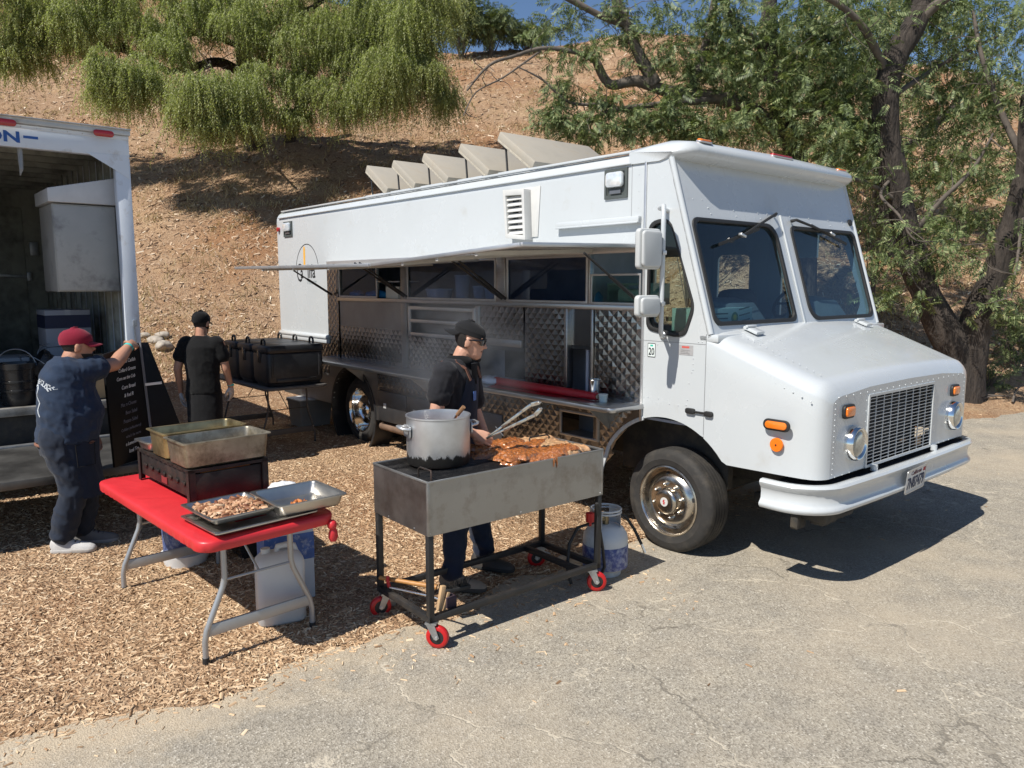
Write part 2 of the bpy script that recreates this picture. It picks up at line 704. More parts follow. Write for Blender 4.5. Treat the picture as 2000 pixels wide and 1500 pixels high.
def asphalt_mat():
    m, nt, bs, out = nmat("worn_asphalt")
    L = nt.links.new
    tc = N(nt, "ShaderNodeTexCoord").outputs["Object"]
    big = N(nt, "ShaderNodeTexNoise", Scale=.55, Detail=8.0, Roughness=.62)
    mid = N(nt, "ShaderNodeTexNoise", Scale=5.0, Detail=8.0, Roughness=.7)
    fine = N(nt, "ShaderNodeTexNoise", Scale=120.0, Detail=4.0, Roughness=.7)
    ag = N(nt, "ShaderNodeTexVoronoi", Scale=120.0)
    for n in (big, mid, fine, ag):
        L(tc, n.inputs["Vector"])
    c = ramp(nt, ag.outputs["Color"], [(.1, (.20, .178, .143)), (.45, (.325, .292, .238)), (.8, (.395, .36, .298)), (.97, (.60, .56, .48))])
    c2 = ramp(nt, mid.outputs[0], [(.3, (.82, .82, .83)), (.7, (1.12, 1.10, 1.06))])
    c = mixc(nt, 1.0, c, c2, 'MULTIPLY')
    sand = ramp(nt, big.outputs[0], [(.46, (0, 0, 0)), (.68, (.65, .65, .65))])
    c = mixc(nt, sand, c, (.47, .39, .285))
    # dusty sand gathered along the edge of the wood chips
    sx = N(nt, "ShaderNodeSeparateXYZ")
    L(tc, sx.inputs[0])
    dx = N(nt, "ShaderNodeMath", operation='MULTIPLY_ADD')
    L(sx.outputs[0], dx.inputs[0])
    dx.inputs[1].default_value = -.704
    dx.inputs[2].default_value = -.704 * 1.1 - .71 * 3.86
    dy = N(nt, "ShaderNodeMath", operation='MULTIPLY_ADD')
    L(sx.outputs[1], dy.inputs[0])
    dy.inputs[1].default_value = .71
    L(dx.outputs[0], dy.inputs[2])
    ds = N(nt, "ShaderNodeMath", operation='MULTIPLY_ADD')
    L(mid.outputs[0], ds.inputs[0])
    ds.inputs[1].default_value = .9
    L(dy.outputs[0], ds.inputs[2])
    ef = ramp(nt, ds.outputs[0], [(.05, (0, 0, 0)), (.55, (.75, .75, .75))])
    c = mixc(nt, ef, c, (.48, .39, .275))
    # cracks
    wob = N(nt, "ShaderNodeTexNoise", Scale=2.2, Detail=5.0, Roughness=.6)
    L(tc, wob.inputs["Vector"])
    vm = N(nt, "ShaderNodeVectorMath", operation='MULTIPLY_ADD')
    L(wob.outputs["Color"], vm.inputs[0])
    vm.inputs[1].default_value = (.55, .55, .55)
    L(tc, vm.inputs[2])
    ck = N(nt, "ShaderNodeTexVoronoi", Scale=.85, feature='DISTANCE_TO_EDGE')
    L(vm.outputs[0], ck.inputs["Vector"])
    k = ramp(nt, ck.outputs["Distance"], [(.003, (.85, .85, .85)), (.009, (0, 0, 0))])
    brk = ramp(nt, mid.outputs[0], [(.34, (0, 0, 0)), (.50, (1, 1, 1))])
    kk = mixc(nt, 1.0, k, brk, 'MULTIPLY')
    kc = mixc(nt, ramp(nt, wob.outputs[0], [(.42, (0, 0, 0)), (.52, (1, 1, 1))]), (.17, .15, .12), (.52, .46, .36))
    c = mixc(nt, kk, c, kc)
    L(c, bs.inputs["Base Color"])
    bs.inputs["Roughness"].default_value = .9
    bs.inputs["Specular IOR Level"].default_value = .2
    h = N(nt, "ShaderNodeMath", operation='SUBTRACT')
    L(ag.outputs["Distance"], h.inputs[0])
    hm = N(nt, "ShaderNodeMath", operation='MULTIPLY')
    L(kk, hm.inputs[0])
    hm.inputs[1].default_value = 1.4
    L(hm.outputs[0], h.inputs[1])
    bp = N(nt, "ShaderNodeBump", Strength=.55, Distance=.006)
    L(h.outputs[0], bp.inputs["Height"])
    L(bp.outputs[0], bs.inputs["Normal"])
    return m


soil = soil_mat()
grid_obj("asphalt", np.linspace(-70, 70, 141), np.linspace(-50, 40, 91), lambda x, y: x * 0 + np.where(edge_d(x, y) > 2.2, -.5, 0.0), asphalt_mat())
grid_obj("mulch_ground", np.arange(-10, 14.01, .09), np.arange(1.0, 14.01, .09), ground_z, soil)
xs = np.concatenate([np.linspace(-90, -30.5, 50), np.arange(-30, 30.1, .3), np.linspace(30.5, 90, 50)])
grid_obj("hillside", xs, np.concatenate([np.arange(13.96, 48, .3), np.linspace(48.5, 110, 40)]), ground_z, soil)
xs2 = np.linspace(-90, -10, 70)
grid_obj("side_ground", xs2, np.linspace(-20, 14, 60), lambda x, y: ground_z(x, y) - .01, soil)

chip_mat = island_mat("wood_chip", [(0, (.20, .12, .066)), (.2, (.39, .25, .145)), (.5, (.54, .375, .23)), (.85, (.63, .47, .305)), (1, (.72, .585, .41))], .9, spec=.15)


def scatter_chips(name, n, ybias, box, keep, lmin, lmax, tilt, lift, mat):
    x0, x1, y0, y1 = box
    u = rng.random(n * 3)
    y = y0 * (y1 / y0) ** (u ** ybias)
    x = (rng.random(n * 3) * 2 - 1) * (y * .86 + .8)
    ok = (x > x0) & (x < x1) & keep(x, y)
    x, y = x[ok][:n], y[ok][:n]
    z = ground_z(x, y)
    k = len(x)
    Rm = rots(rng.random(k) * 2 * np.pi, rng.normal(0, tilt, k), rng.normal(0, tilt * 1.3, k))
    ln = lmin + (lmax - lmin) * rng.random(k) ** 2.2
    sc = np.stack([ln, ln * (.09 + .26 * rng.random(k) ** 1.8), ln * (.05 + .13 * rng.random(k))], 1)
    tv = np.array([(-.5, -.42, 0), (.5, -.5, 0), (.46, .5, 0), (-.5, .38, 0), (-.42, -.12, 1), (.40, -.2, 1), (.44, .14, .9), (-.38, .16, .9)], float)
    tf = [(4, 5, 6, 7), (0, 1, 5, 4), (2, 3, 7, 6)]
    pos = np.stack([x, y, z + lift], 1)
    return template_obj(name, tv, tf, Rm, pos, sc, mat, kind="stuff")


scatter_chips("wood_chips", 230000, .95, (-9, 9, 2.5, 14.5), lambda x, y: edge_d(x, y) > .03 * rng.standard_normal(len(x)), .006, .050, .30, .001, chip_mat)
scatter_chips("stray_wood_chips", 3200, .8, (-5, 9, 2.4, 12), lambda x, y: (edge_d(x, y) < .05) & (edge_d(x, y) > -1.0 * rng.random(len(x)) ** 3.2 - .02), .008, .07, .1, .001, chip_mat)
def edge_chips(n):
    """Chips kicked out over the asphalt's ragged edge."""
    t = rng.uniform(-2.6, 9.0, n)
    o_ = rng.exponential(.16, n) * (.5 + 1.3 * (vnoise(t * 1.1, t * 0 + 2, 15) > -.1)) - .05
    x, y = -1.1 + .71 * t + .704 * o_, 3.86 + .704 * t - .71 * o_
    y = y + .45 * np.clip(-1.35 - x, 0, 3)
    z = np.maximum(ground_z(x, y), 0)
    ln = .008 + .045 * rng.random(n) ** 2.4
    sc = np.stack([ln, ln * (.14 + .3 * rng.random(n) ** 1.6), ln * (.05 + .1 * rng.random(n))], 1)
    tv = np.array([(-.5, -.42, 0), (.5, -.5, 0), (.46, .5, 0), (-.5, .38, 0), (-.42, -.12, 1), (.40, -.2, 1), (.44, .14, .9), (-.38, .16, .9)], float)
    template_obj("edge_wood_chips", tv, [(4, 5, 6, 7), (0, 1, 5, 4), (2, 3, 7, 6)], rots(rng.random(n) * 6.28, rng.normal(0, .06, n), rng.normal(0, .1, n)), np.stack([x, y, z + .001], 1), sc, chip_mat, kind="stuff")


edge_chips(5200)
scatter_chips("gravel_grit", 1500, .9, (-5, 7, 2.3, 10), lambda x, y: (edge_d(x, y) < 0) & (edge_d(x, y) > -2.6 * rng.random(len(x)) ** 1.5), .004, .016, .1, .0, chip_mat)
straw_mat = island_mat("hill_litter", [(0, (.10, .06, .038)), (.3, (.26, .16, .10)), (.65, (.43, .30, .195)), (.93, (.57, .43, .30)), (1, (.70, .60, .46))], .95, spec=.1)


def hill_litter(n):
    u = rng.random(n)
    y = 13.5 * (40 / 13.5) ** u
    x = (rng.random(n) * 2 - 1) * (y * .8 + 2)
    z = ground_z(x, y)
    e = .3
    gxn, gyn = (ground_z(x + e, y) - z) / e, (ground_z(x, y + e) - z) / e
    nrm = np.stack([-gxn, -gyn, np.ones(n)], 1)
    nrm /= np.linalg.norm(nrm, axis=1)[:, None]
    a = rng.random(n) * 2 * np.pi
    t = np.stack([np.cos(a), np.sin(a), gxn * np.cos(a) + gyn * np.sin(a)], 1)
    t += nrm * rng.normal(0, .35, n)[:, None]
    t /= np.linalg.norm(t, axis=1)[:, None]
    b = np.cross(nrm, t)
    b += nrm * rng.normal(0, .4, n)[:, None]
    ln = ((.018 + .06 * rng.random(n) ** 2.2) * (.55 + y / 30))[:, None]
    wd = ln * (.1 + .22 * rng.random(n))[:, None]
    p = np.stack([x, y, z + .015], 1)
    V = np.stack([p - t * ln - b * wd, p + t * ln - b * wd * .7, p + t * ln + b * wd, p - t * ln + b * wd * .8], 1)
    quads_obj("hill_litter", V, 4, straw_mat, kind="stuff")


hill_litter(130000)


def dry_grass(n):
    """Thin dead blades standing on the slope in loose tufts."""
    k = n // 14
    ty = 14.2 * (38 / 14.2) ** rng.random(k)
    tx = (rng.random(k) * 2 - 1) * (ty * .78 + 2)
    keep = fnoise(tx * .4, ty * .4, 44) > -.15
    tx, ty = np.repeat(tx[keep], 14), np.repeat(ty[keep], 14)
    m_ = len(tx)
    x, y = tx + rng.normal(0, .12, m_), ty + rng.normal(0, .12, m_)
    z = ground_z(x, y)
    h = rng.uniform(.05, .20, m_)
    a = rng.random(m_) * 2 * np.pi
    w = np.stack([np.cos(a), np.sin(a), np.zeros(m_)], 1) * (.004 + y * .00028)[:, None]
    p = np.stack([x, y, z - .01], 1)
    tip = p + np.stack([rng.normal(0, .6, m_) * h, rng.normal(0, .6, m_) * h, h], 1)
    V = np.stack([p - w, p + w, tip + w * .3, tip - w * .3], 1)
    quads_obj("dry_grass", V, 4, island_mat("dry_grass_blade", [(0, (.26, .17, .09)), (.5, (.46, .34, .19)), (1, (.64, .52, .33))], .9, .25), kind="stuff")


dry_grass(52000)

# ================================================================ the white food truck
TR_ANG = R(40.3)
TF = Vector((math.sin(TR_ANG), -math.cos(TR_ANG), 0))
TL = Vector((math.cos(TR_ANG), math.sin(TR_ANG), 0))
TO = Vector((1.22710564, 5.500689, 0)) + TF * .04 - TL * .05
TRZ = math.atan2(TF.y, TF.x)


def TW(s, w, z):
    return TO + TF * s + TL * w + Vector((0, 0, z))


WD = 2.53
truck = empty("food_truck", "white step-van food truck with its serving awning open and black-rubber windshields", "food truck", TO, TRZ)
MS = frame((0, 0, 0), (1, 0, 0), (0, 0, 1))            # side plane: X forward, Y up, Z out towards the cook
MSF = frame((0, WD, 0), (1, 0, 0), (0, 0, 1))          # far side


def MFr(s):
    return frame((s, 0, 0), (0, 1, 0), (0, 0, 1))      # front plane: X across, Y up, Z forward


def arc(cx, cy, rx, ry, a0, a1, n):
    return [(cx + rx * math.cos(R(a0 + (a1 - a0) * k / n)), cy + ry * math.sin(R(a0 + (a1 - a0) * k / n))) for k in range(n + 1)]


# --- shell: roof, rear, far wall
prof = [(0, 2.25), (0, 2.84)] + arc(.11, 2.85, .11, .125, 180, 95, 6) + [(.5, 3.0), (WD / 2, 3.03), (WD - .5, 3.0)] + arc(WD - .11, 2.85, .11, .125, 85, 0, 6) + [(WD, 2.45)]
prof_in = [(w + (.03 if w < .2 else -.03 if w > WD - .2 else 0), z - (.03 if z > 2.9 else 0)) for w, z in prof]
m = MB()
s0, s1 = -6.84, -.86
ring = prof + prof_in[::-1]
m.loft([[(s0, w, z) for w, z in ring], [(s1, w, z) for w, z in ring]])
m.build("body_shell", white_paint, truck)
cabring = [p for p in prof if p[1] > 2.2][:-1]
cabring = cabring[:] + [(WD, 2.25)]
cab_in = [(w + (.03 if w < .2 else -.03 if w > WD - .2 else 0), z - (.03 if z > 2.9 else 0)) for w, z in cabring]
m = MB()
rg = cabring + cab_in[::-1]
m.loft([[(s1, w, z) for w, z in rg], [(-.36, w, z) for w, z in rg]])
m.build("cab_roof", white_paint, truck)
m = MB()
m.prism([(0, .55)] + [p for p in prof] + [(WD, .55)], 0, .03, frame((-6.872, 0, 0), (0, 1, 0), (0, 0, 1)))
m.build("rear_wall", white_paint, truck)
m = MB()
m.box(-6.84, -5.41, -.002, .03, 1.31, 2.25)
m.build("rear_side_panel", white_paint, truck)
m = MB()
m.tube([(-6.85, -.008, 1.335), (-5.40, -.008, 1.335)], .035, 12)
m.box(-6.86, -5.40, -.03, .02, 1.262, 1.31)
m.build("panel_lip", white_paint, truck, bevel=.008)
m = MB()
m.box(-6.8, -.50, -.018, .01, 2.882, 2.895)
m.box(-6.8, -.40, .03, .075, 2.972, 2.99)
m.build("drip_rail", white_paint, truck, bevel=.004)
m = MB()
m.box(-1.28, -.40, -.035, 0, 2.455, 2.50)
m.box(-1.28, -.40, -.05, 0, 2.447, 2.461)
m.build("rub_rail", white_paint, truck, bevel=.006)

# --- roof brow over the windshield
m = MB()
bp = [(-.52, 3.01), (-.2, 3.025), (-.06, 3.0), (-.015, 2.965), (-.01, 2.925), (-.05, 2.89), (-.12, 2.875), (-.52, 2.88)]
nst = 13
rings = []
for k in range(nst):
    t = k / (nst - 1)
    w = -.012 + (WD + .024) * t
    e = min(w + .012, WD + .012 - w)
    ins = .10 * (1 - min(1, e / .13)) ** 2
    drop = .06 * (1 - min(1, e / .16)) ** 2
    rings.append([(s - (ins if s > -.3 else 0), w, z - (drop if z > 2.93 else 0)) for s, z in bp])
ws = [-.012, .0, .02, .05, .09, .15, WD / 2, WD - .15, WD - .09, WD - .05, WD - .02, WD, WD + .012]
rings = []
for w in ws:
    e = min(w + .012, WD + .012 - w)
    q = 1 - min(1, e / .16)
    rings.append([(s - (.12 * q ** 2 if s > -.3 else 0), w, z - (.045 * q ** 2 if z > 2.95 else 0) + (.02 * math.sin(math.pi * w / WD) if z > 2.99 else 0)) for s, z in bp])
m.loft(rings)
m.build("roof_brow", white_paint, truck, smooth=60)

# --- front face with the two windshields
LEAN = Vector((-.38, 0, 1.24)).normalized()
MW = frame((.24, 0, 1.66), (0, 1, 0), LEAN)
TOPT = 1.30
shields = [rrect(.065, 1.155, .055, .845, (.06, .13, .07, .07)), rrect(1.375, 2.465, .055, .845, (.07, .07, .06, .13))]
m = MB()
m.ring([(0.0, -.02), (1.265, -.02), (1.265, TOPT), (.0, TOPT)], shields[0], -.03, 0, MW)
m.ring([(1.265, -.02), (WD, -.02), (WD, TOPT), (1.265, TOPT)], shields[1], -.03, 0, MW)
m.build("front_panel", white_paint, truck)
m = MB()
m.box(-.012, .012, -.02, .93, .0, .012, MW @ Matrix.Translation((1.265, 0, 0)))
m.build("centre_strip", white_paint, truck, bevel=.004)
for k, sh in enumerate(shields):
    cx, cy = (.61, .45) if k == 0 else (1.92, .45)
    inn = [(cx + (x - cx) * (1 - .026 / .55), cy + (y - cy) * (1 - .026 / .4)) for x, y in sh]
    out_ = [(cx + (x - cx) * 1.008, cy + (y - cy) * 1.008) for x, y in sh]
    m = MB()
    m.prism(sh, -.018, -.013, MW)
    g = m.build("windshield", glass_tint, truck, smooth=None)
    m = MB()
    m.ring(out_, inn, -.012, .012, MW)
    m.build("rubber_gasket", black_rubber, g, bevel=.004)
m = MB()
m.box(.14, .30, .0, WD, 1.60, 1.655)
m.build("cowl", white_paint, truck, bevel=.012)

m = MB()
for w in (.012, WD - .012):
    m.tube([(.232, w, 1.655), (-.145, w, 2.886)], .021, 12)
    m.build("corner_pillar", white_paint, truck, smooth=60)
    m = MB()
# --- cab side, near
AX, AZ, AR = -.14, .385, .64
side_out = [(-.36, .97)] + [(AX + AR * math.cos(R(a)), AZ + AR * math.sin(R(a))) for a in range(108, 56, -4)] + [(.205, .93), (.205, 1.655), (.24, 1.66), (-.14, 2.885), (-.36, 2.885)]
win = rpoly([(-.325, 1.67), (-.06, 1.625), (.03, 1.645), (.10, 1.84), (-.135, 2.47), (-.325, 2.45)], [.06, .05, .05, .06, .1, .14])
m = MB()
m.ring(side_out, win, -.03, 0, MS)
m.build("cab_side", white_paint, truck)
m = MB()
m.prism(win, -.02, -.016, MS)
g = m.build("door_window", glass_side, truck, smooth=None)
m = MB()
inn = [(-.12 + (x + .12) * .91, 2.05 + (y - 2.05) * .94) for x, y in win]
m.ring([(-.12 + (x + .12) * 1.02, 2.05 + (y - 2.05) * 1.012) for x, y in win], inn, -.012, .01, MS)
m.build("rubber_gasket", black_rubber, g, bevel=.004)
# far cab side with its window
fwin = rpoly([(-.72, 1.62), (.02, 1.62), (.09, 1.84), (-.14, 2.47), (-.72, 2.45)], .07)
m = MB()
m.ring([(-.86, .6), (.205, .6), (.24, 1.66), (-.14, 2.885), (-.86, 2.885)], fwin, 0, .03, MSF)
m.build("far_cab_side", white_paint, truck)
m = MB()
m.ring([(-1.52, .55), (-.862, .55), (-.862, 2.45), (-1.52, 2.45)], rrect(-1.46, -1.08, 1.68, 2.30, .06), 0, .03, MSF)
m.ring([(-2.75, .55), (-1.522, .55), (-1.522, 2.45), (-2.75, 2.45)], rrect(-2.30, -1.66, 1.55, 2.30, .06), 0, .03, MSF)
m.box(-6.84, -2.752, WD - .03, WD, .55, 2.45)
m.build("far_panel", white_paint, truck)
# seams and strips
m = MB()
m.box(-.372, -.352, -.012, .005, .97, 2.885)
m.build("door_jamb_strip", pale_alu, truck, bevel=.003)
seam = pm("panel_seam", (.23, .235, .24), .6)
for s0, s1, z0, z1 in ((.203, .2065, .95, 1.655), (-.352, .203, 1.583, 1.586), (-.50, -.497, 2.5, 2.88)):
    m = MB()
    m.box(s0, s1, -.0015, .01, z0, z1)
    m.build("panel_seam", seam, truck, smooth=None)

# --- hood and fenders
def arch_z(s):
    dx = s - AX
    return AZ + math.sqrt(max(0, AR * AR - dx * dx)) if abs(dx) < AR else 0


st = [.207, .24, .28, .32, .36, .40, .44, .48, .55, .65, .75, .85, .93, .98, 1.01, 1.03, 1.045, 1.05]
ins = [0, 0, 0, .001, .002, .004, .006, .008, .012, .02, .027, .036, .046, .06, .08, .105, .14, .17]
rings = []
for s, i in zip(st, ins):
    ztop = 1.70 - .285 * (s - .2) / .75 if s < .95 else 1.415 - .10 * ((s - .95) / .10) ** 2.2
    zsh = 1.60 - .31 * (s - .2) / .8
    zsh = min(zsh, ztop - .08)
    zb = max(.765, arch_z(s))
    rad = .17
    left = [(i, zb + (zsh - zb) * t) for t in (0, .25, .5, .75, 1)] + arc(i + rad, zsh, rad, ztop - .02 - zsh, 180, 90, 7)[1:]
    mid = [(WD / 2 - .6, ztop + .004), (WD / 2, ztop + .012), (WD / 2 + .6, ztop + .004)]
    right = [(WD - w, z) for w, z in left[::-1]]
    rings.append([(s, w, z) for w, z in left + mid + right])
m = MB()
m.loft(rings, cap=False, closed=False)
m.build("hood", white_paint, truck, smooth=50)
fo = [(w, z) for s, w, z in rings[-1]]
GR = (.66, 1.72, .775, 1.255)
m = MB()
m.ring(fo, [(GR[0], GR[2]), (GR[1], GR[2]), (GR[1], GR[3]), (GR[0], GR[3])], -.012, 0, MFr(1.05))
m.build("front_grille_panel", white_paint, truck)
m = MB()
m.box(.92, .93, GR[0] - .02, GR[1] + .02, GR[2] - .02, GR[3] + .02)
m.build("radiator", dark_void, truck)
m = MB()
m.ring([(GR[0] - .012, GR[2] - .012), (GR[1] + .012, GR[2] - .012), (GR[1] + .012, GR[3] + .012), (GR[0] - .012, GR[3] + .012)], [(GR[0] + .006, GR[2] + .006), (GR[1] - .006, GR[2] + .006), (GR[1] - .006, GR[3] - .006), (GR[0] + .006, GR[3] - .006)], .0, .008, MFr(1.05))
gr = m.build("grille", white_paint, truck)
m = MB()
for k in range(1, 20):
    z = GR[2] + (GR[3] - GR[2]) * k / 20
    m.box(1.043, 1.051, GR[0], GR[1], z - .0019, z + .0019)
for k in range(1, 9):
    w = GR[0] + (GR[1] - GR[0]) * k / 9
    m.box(1.043, 1.050, w - .0022, w + .0022, GR[2], GR[3])
m.build("grille_bar", white_paint, gr, smooth=None, kind="stuff")
leafy = pm("dry_leaf", (.42, .27, .15), .9, var=.2)
for q in ([(1.03, 1.22, .86), (1.034, 1.30, .852), (1.03, 1.33, .87), (1.028, 1.26, .885)], [(1.03, 1.50, .80), (1.034, 1.60, .80), (1.03, 1.60, .875), (1.028, 1.51, .86)]):
    m = MB()
    m.add(q, [(0, 1, 2, 3)])
    m.build("dry_leaf", leafy, gr, smooth=None)
# headlights, signals, markers
for w in (.45, 2.10):
    c = (1.05, w, .965)
    M = along(c, (1, 0, 0))
    m = MB()
    m.lathe([(.118, -.01), (.118, .012), (.112, .045), (.104, .058), (.094, .056), (.088, .040)], 32, M, cap=False)
    h = m.build("headlight", chrome, truck, smooth=60)
    m = MB()
    m.lathe([(.094, .034), (.085, .048), (.06, .058), (.03, .063), (.002, .064)], 28, M)
    m.build("lens", pm("headlight_lens", (.36, .36, .32), .16, .25, var=.3, vscale=26, coat=1.0), h, smooth=60)
    for k in range(3):
        pass
for w, z in ((.36, 1.185), (2.12, 1.165)):
    M = MFr(1.05)
    m = MB()
    m.prism(rrect(w - .073, w + .073, z - .046, z + .046, .03), 0, .02, M)
    h = m.build("turn_signal", black_rubber, truck, bevel=.005)
    m = MB()
    m.prism(rrect(w - .056, w + .056, z - .031, z + .031, .018), .012, .032, M)
    m.build("lens", amber, h, bevel=.008)
m = MB()
m.prism(rrect(.675, .865, 1.06, 1.135, .036), 0, .016, MS)
h = m.build("side_marker", black_rubber, truck, bevel=.005)
m = MB()
m.prism(rrect(.693, .847, 1.073, 1.122, .024), .01, .026, MS)
m.build("lens", amber, h, bevel=.008)
m = MB()
m.lathe([(.046, -.005), (.046, .006), (.043, .01), (.001, .011)], 28, along((.765, .012, .965), (0, -1, 0)))
h = m.build("side_reflector", pm("orange_reflector", (.85, .18, .01), .35), truck)
m = MB()
m.lathe([(.006, .01), (.006, .014), (.001, .015)], 8, along((.765, .012, .965), (0, -1, 0)))
m.build("screw", black_metal, h)
# hood latch
m = MB()
m.prism(rrect(.055, .135, 1.085, 1.125, .016), 0, .022, MS)
m.prism(rrect(.215, .285, 1.083, 1.121, .016), 0, .022, MS)
m.prism(rrect(.12, .235, 1.096, 1.112, .006), .008, .018, MS)
m.build("hood_latch", black_rubber, truck, bevel=.006)
m = MB()
for w in (.42, 2.10):
    m.cyl((.285, w - .06, 1.70), (.285, w + .06, 1.70), .011, 10)
    m.box(.25, .37, w - .05, w + .05, 1.672, 1.692, Matrix.Translation((.285, 0, 1.682)) @ rot('Y', 20) @ Matrix.Translation((-.285, 0, -1.682)))
m.build("hood_hinge", white_paint, truck, bevel=.003, kind="stuff")

# --- bumper
path = []
for s_, w_ in [(.70, -.03), (.80, -.035)]:
    path.append((Vector((s_, w_, 0)), Vector((0, -1, 0))))
for k in range(0, 9):
    a = R(90 * k / 8)
    path.append((Vector((.83 + .27 * math.sin(a), .235 - .27 * math.cos(a), 0)), Vector((math.sin(a), -math.cos(a), 0))))
path.append((Vector((1.115, .7, 0)), Vector((1, 0, 0))))
path.append((Vector((1.12, WD / 2, 0)), Vector((1, 0, 0))))
full = path + [(Vector((p.x, WD - p.y, 0)), Vector((d.x, -d.y, 0))) for p, d in path[::-1][1:]]
bprof = [(-.03, .735), (.0, .742), (.03, .738), (.04, .722), (.032, .70), (.018, .685), (.012, .655), (.014, .612), (.024, .596), (.036, .582), (.036, .566), (.022, .55), (-.03, .548)]
m = MB()
m.loft([[tuple(p + d * o + Vector((0, 0, z))) for o, z in bprof] for p, d in full])
m.build("bumper", white_paint, truck, smooth=45)
m = MB()
for w in (.75, 1.75):
    m.cyl((1.07, w, .735), (1.07, w, .775), .025, 10)
m.build("bumper_bracket", white_paint, truck, kind="stuff")
m = MB()
m.box(.75, 1.09, .08, WD - .08, .715, .722)  # added dark plate that stops sun passing through the gap behind the bumper
m.build("bumper_gap_sun_block", dark_void, truck)
# licence plate
MP = frame((1.165, 1.215, .615), (-.02, 1, .03), (.10, 0, 1))
m = MB()
m.prism(rrect(-.165, .165, -.085, .085, .015), -.002, 0, MP)
plate = m.build("license_plate", pm("plate_white", (.66, .67, .66), .45, var=.1, dirt=(.45, .42, .38)), truck)
m = MB()
m.ring(rrect(-.168, .168, -.088, .088, .015), rrect(-.158, .158, -.078, .078, .012), -.003, .003, MP)
m.build("plate_frame", pale_alu, plate)
text_part("plate_number", "7N87479", .118, MP @ Matrix.Translation((0, -.018, .0005)), pm("plate_blue", (.02, .03, .075), .6), plate, sx=.66, bold=.002)
text_part("plate_state", "California", .046, MP @ Matrix.Translation((-.01, .058, .0005)), pm("plate_red", (.16, .07, .08), .6), plate, shear=.3)
m = MB()
m.box(.112, .152, .042, .068, .0005, .0015, MP)
m.build("plate_tag", pm("tag_red", (.40, .02, .03), .6), plate, smooth=None)

# --- mirrors
m = MB()
m.tube([(-.16, .0, 2.52), (-.15, -.10, 2.53), (-.06, -.17, 2.535), (-.035, -.20, 2.50), (-.03, -.205, 2.40), (-.03, -.205, 1.76), (-.035, -.20, 1.67), (-.08, -.13, 1.635), (-.14, -.04, 1.63), (-.17, 0, 1.63)], .017, 10)
arm = m.build("mirror_arm", white_paint, truck, smooth=60)
m = MB()
m.box(-.05, -.01, -.225, -.185, 2.20, 2.23)
m.box(-.05, -.01, -.225, -.185, 1.85, 1.88)
m.lathe([(.03, 0), (.03, .012), (.012, .02)], 12, along((-.17, 0, 1.63), (0, -1, 0)))
m.build("clamp", pale_alu, arm, bevel=.004, kind="stuff")
for z0, z1 in ((2.10, 2.375), (1.775, 1.925)):
    m = MB()
    Mm = frame((-.045, -.325, 0), (.10, 1, 0), (0, 0, 1))
    m.prism(rrect(-.105, .105, z0, z1, .03), -.04, .005, Mm)
    m.prism(rrect(-.09, .09, z0 + .015, z1 - .015, .03), .005, .03, Mm)
    mo = m.build("mirror", white_plastic, truck, bevel=.018, seg=3)
    m = MB()
    m.prism(rrect(-.095, .095, z0 + .01, z1 - .01, .025), -.044, -.041, Mm)
    m.build("mirror_glass", chrome, mo)

# --- wipers
def wpt(w, t, o):
    return MW @ Vector((w, t, o))


for a, b, c in (((1.17, .92), (.60, .72), (.30, .645)), ((1.40, .885), (1.98, .79), (2.24, .715))):
    m = MB()
    m.tube([wpt(*a, .01), wpt(a[0] * .95 + b[0] * .05, a[1], .045), wpt(*b, .04)], [.014, .012, .008], 8)
    wi = m.build("wiper", black_rubber, truck)
    m = MB()
    dx = 1 if c[0] > b[0] else -1
    m.bar(wpt(b[0] - .28 * dx, b[1] + .07, .022), wpt(*c, .022), .008, .022)
    m.build("wiper_blade", black_rubber, wi)
    m = MB()
    m.bar(wpt(b[0] - .03, b[1] + .01, .04), wpt(b[0] + .03, b[1] - .01, .04), .03, .02)
    m.build("wiper_clip", pale_alu, wi, bevel=.004)
m = MB()
m.lathe([(.03, 0), (.03, .015), (.001, .017)], 12, along(wpt(2.44, .93, 0), MW.col[2].to_3d()))
m.build("washer_cap", black_rubber, truck)

# --- roof lights
def roof_light(w, half, mat):
    m = MB()
    M = frame((-.07, w, 3.008 if abs(w - 1.265) < 1 else 2.99), (0, 1, 0), (-1, 0, .25))
    m.prism(rrect(-half, half, -.03, .03, .025), 0, .012, M)
    o = m.build("clearance_light", pale_alu, truck, bevel=.003)
    m = MB()
    m.prism(rrect(-half + .006, half - .006, -.024, .024, .02), .004, .026, M)
    m.build("lens", mat, o, bevel=.012)


roof_light(.28, .075, amber)
roof_light(1.31, .15, red_lens)
roof_light(2.30, .075, amber)

# --- scene lamps in the side
for s0, s1, z0, z1 in ((-.765, -.535, 2.645, 2.865), (-6.64, -6.38, 2.63, 2.83)):
    m = MB()
    m.ring([(s0, z0), (s1, z0), (s1, z1), (s0, z1)], rrect(s0 + .022, s1 - .022, z0 + .022, z1 - .022, .012), 0, .014, MS)
    m.box(s0 + .01, s1 - .01, -.003, .0, z0 + .01, z1 - .01)
    lp = m.build("scene_lamp", pm("lamp_frame", (.07, .08, .075), .5), truck)
    m = MB()
    zc = z0 + (z1 - z0) * .62
    m.prism(rrect(s0 + .03, s1 - .03, zc - .055, zc + .06, .03), .004, .045, MS)
    m.build("lamp_lens", pm("lamp_glass", (.74, .77, .78), .12, .3, var=.15, vscale=30, coat=1), lp, bevel=.015)
    m = MB()
    m.box(s0 + .06, s1 - .06, -.02, -.003, z0 + .035, z0 + .06)
    m.build("lamp_bracket", dull_steel, lp)
m = MB()
m.lathe([(.03, 0), (.03, .03), (.001, .035)], 14, along((-6.80, 0, 2.74), (0, -1, 0)))
m.build("rear_marker", red_lens, truck)

